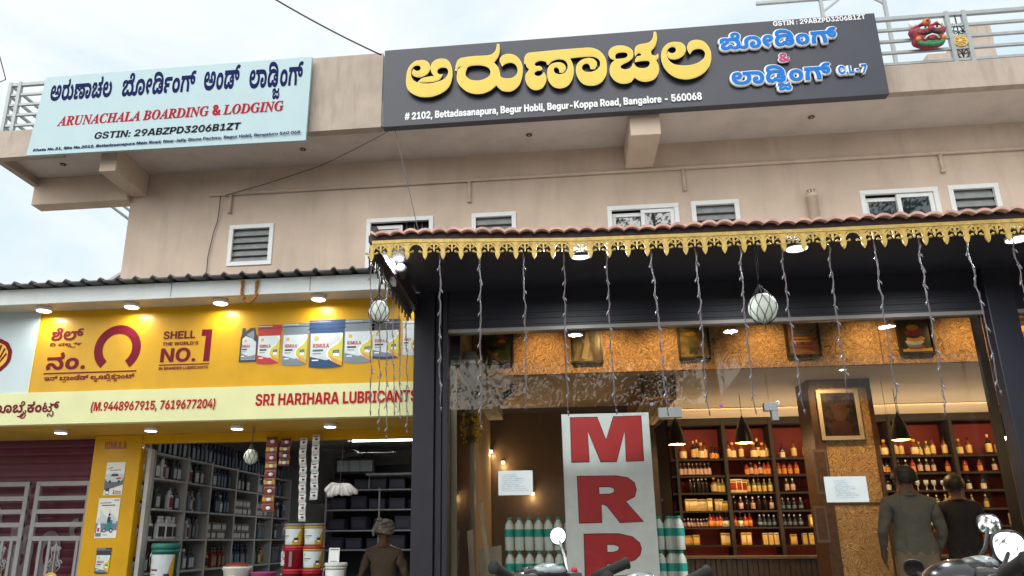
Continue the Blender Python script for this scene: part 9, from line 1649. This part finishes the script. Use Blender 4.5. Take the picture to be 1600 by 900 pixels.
sc1 = dup(sc0, (0,0,0), 'parked scooter with round chrome rimmed mirror and red button left of the price board'); cL = P(843, 915, 3.3); place_scooter(sc1, cL, R(-48)); sc1.scale = (1, 1, (cL.z-.12)/1.05)
sc2 = dup(sc0, (0,0,0), 'parked scooter with only one black grip showing below the price board'); c3 = P(980, 926, 3.15); place_scooter(sc2, c3, R(-38)); sc2.scale = (1, 1, (c3.z-.12)/1.06)
bpy.context.view_layer.update()
def loc_of(root, p): return root.matrix_world.inverted() @ p
def dir_of(root, v): return (root.matrix_world.inverted().to_3x3() @ Vector(v))
def add_mirror(root, head_px, Y, base, nrm, rx, rz, **k):
    ORG[root.name] = Vector((0,0,0)); p = loc_of(root, P(*head_px, Y)); s = Vector(base).lerp(p, .55)+Vector((.01, 0, -.01)); return mirror(root, Vector(base), s, p, dir_of(root, nrm), rx, rz, **k)
add_mirror(sc0, (1578, 857), 3.1, (.06, -.14, 1.06), (-.30, -.90, .34), .052, .056)
add_mirror(sc0, (1545, 820), 3.45, (.04, .15, 1.08), (-.25, -.85, .16), .040, .036)
add_mirror(sc1, (872, 838), 3.45, (.07, .10, 1.09), (-.08, -.95, .26), .034, .035, stemm=chromer, sq=1.0)
sc3 = dup(sc0, (0,0,0), 'low parked scooter showing a small dark mirror beside the olive shirt'); c4 = P(1440, 935, 3.5); place_scooter(sc3, c4, R(-22)); sc3.scale = (.95, .95, (c4.z-.12)/1.05)
for r_ in (sc1, sc2, sc3):
    pass
for ch in list(sc3.children):
    if ch.name.startswith('mirror'):
        for g in list(ch.children): bpy.data.objects.remove(g)
        bpy.data.objects.remove(ch)
bpy.context.view_layer.update()
add_mirror(sc3, (1428, 887), 3.45, (.05, -.15, 1.06), (-.45, -.85, .05), .036, .030)

# ================================================================== across the street (seen only in glass and mirrors)
ob_ = thing('opposite_building', 'dark two storey shop building across the street, mirrored in the glass', 'building', (-4, -15, 0))
obm = mat('opposite_wall', (.085, .065, .058), .85, var=.1); 
ga, gb = P(1480, 700, 25.1).x, P(1545, 700, 25.1).x      # the gap between the two buildings, as it stands mirrored in the glass
b = MB(); pierced(b, -22, ga, 0, 5.5, -13.0, -.25, [(x, x+2.2, .2, 2.6) for x in (-20, -17, -14, -11, -8, -5, -2, 1, 4, 7)]+[(x, x+1.4, 3.2, 4.8) for x in (-19, -15, -11, -7, -3, 1, 5)], obm); b.box(-22, ga, -20, -13.3, 0, 5.5, obm); b.build('wall', ob_, fixn=False)
b = MB(); b.box(-22.2, ga+.1, -20.2, -12.8, 5.5, 5.65, concrete); b.build('roof', ob_)
b = MB(); b.box(-15, 5.5, -12.95, -12.85, 2.7, 3.15, cm('opsign', (.06, .03, .03))); b.build('sign_band', ob_)
ob2 = thing('opposite_building', 'dark building right of the street gap, mirrored in the glass by the black post', 'building', (gb+6, -15, 0))
b = MB(); pierced(b, gb, gb+13, 0, 5.3, -13.0, -.25, [(gb+1+3*k, gb+3+3*k, .2, 2.6) for k in range(4)]+[(gb+1+3*k, gb+2.4+3*k, 3.2, 4.6) for k in range(4)], obm); b.box(gb, gb+13, -20, -13.3, 0, 5.3, obm); b.build('wall', ob2, fixn=False)
b = MB(); b.box(gb-.1, gb+13.2, -20.2, -12.8, 5.3, 5.45, concrete); b.build('roof', ob2)
b = MB(); b.tube([((ga+gb)/2-.2, -12, 0), ((ga+gb)/2-.2, -12, 7.5)], [.1, .06], steel, 10); b.tube([((ga+gb)/2-.2, -12, 7.3), ((ga+gb)/2+1.0, -11.6, 7.6)], .04, steel, 8); tag(b.build('street_pole', origin=((ga+gb)/2-.2, -12, 0)), 'thin street pole in the gap between the two mirrored buildings', 'pole')
b = MB(); b.box(ga+.05, gb-.05, -14, -13.6, 0, 2.4, obm); tag(b.build('low_wall', origin=((ga+gb)/2, -13.8, 0)), 'low wall closing the gap between the two mirrored buildings', 'wall')
leafm = [mat('leaf_dark', (.025, .055, .018), .6, var=.3, scale=3), mat('leaf_mid', (.05, .095, .028), .6, var=.3, scale=3), mat('leaf_light', (.085, .14, .04), .6, var=.3, scale=3)]
bark = mat('bark', (.09, .07, .05), .9, var=.25, scale=8, bump=.5)
def tree(label, x, y, h, cr, seed):
    rnd = random.Random(seed); t = thing('street_tree', label, 'tree', (x, y, 0), 'street trees across the road')
    b = MB(); b.tube([(x, y, 0), (x+.1, y, h*.25), (x-.1, y+.1, h*.5), (x, y, h*.85)], [.28, .22, .16, .05], bark, 10); tips = []
    for k in range(11):
        z0 = h*rnd.uniform(.35, .75); a = rnd.uniform(0, 6.28); L_ = cr*rnd.uniform(.5, .95); e = Vector((x+L_*math.cos(a), y+L_*math.sin(a), z0+L_*rnd.uniform(.3, .9))); m1 = Vector((x, y, z0)).lerp(e, .5)+Vector((0, 0, .3))
        b.tube([(x, y, z0), m1, e], [.09, .06, .02], bark, 6); tips += [e, m1, m1.lerp(e, .6)]
    tips += [Vector((x, y, h*.85))]*2; b.build('trunk', t)
    b = MB(); vs = {0: [], 1: [], 2: []}; 
    for _ in range(9000):
        c = rnd.choice(tips)+Vector((rnd.gauss(0, cr*.2), rnd.gauss(0, cr*.2), rnd.gauss(0, cr*.17))); k = min(2, max(0, int(rnd.gauss(1, .7)))); s = rnd.uniform(.06, .12)
        n_ = Vector((rnd.uniform(-1, 1), rnd.uniform(-1, 1), rnd.uniform(-.3, 1))).normalized(); u = n_.orthogonal().normalized()*s; w = n_.cross(u).normalized()*s*.5; vs[k] += [c-u, c+w, c+u, c-w]
    for k in vs: b.faces(vs[k], [(4*i, 4*i+1, 4*i+2, 4*i+3) for i in range(len(vs[k])//4)], leafm[k])
    b.build('crown', t, fixn=False)
tree('tall leafy tree straight across the street, mirrored in the upper windows', 4.4, -9.5, 17, 5, 3)
tree('tall tree across the street on the right, mirrored in the upper windows', 14.5, -10.5, 17, 5.5, 5)
tree('added bushy tree rising behind the mirrored dark building to dapple the reflected sky', 0.5, -19, 10.5, 4.6, 21)  # added so its leaves partly hide the sky mirrored in the glass
tree('added bushy tree behind the left end of the dark building to dapple mirrored sky', -9, -19.5, 10, 4.5, 33)  # second tree added to break up that mirrored sky
tree('leafy tree across the street on the left, mirrored in the open window sash', -8.0, -10, 16.5, 5, 9)
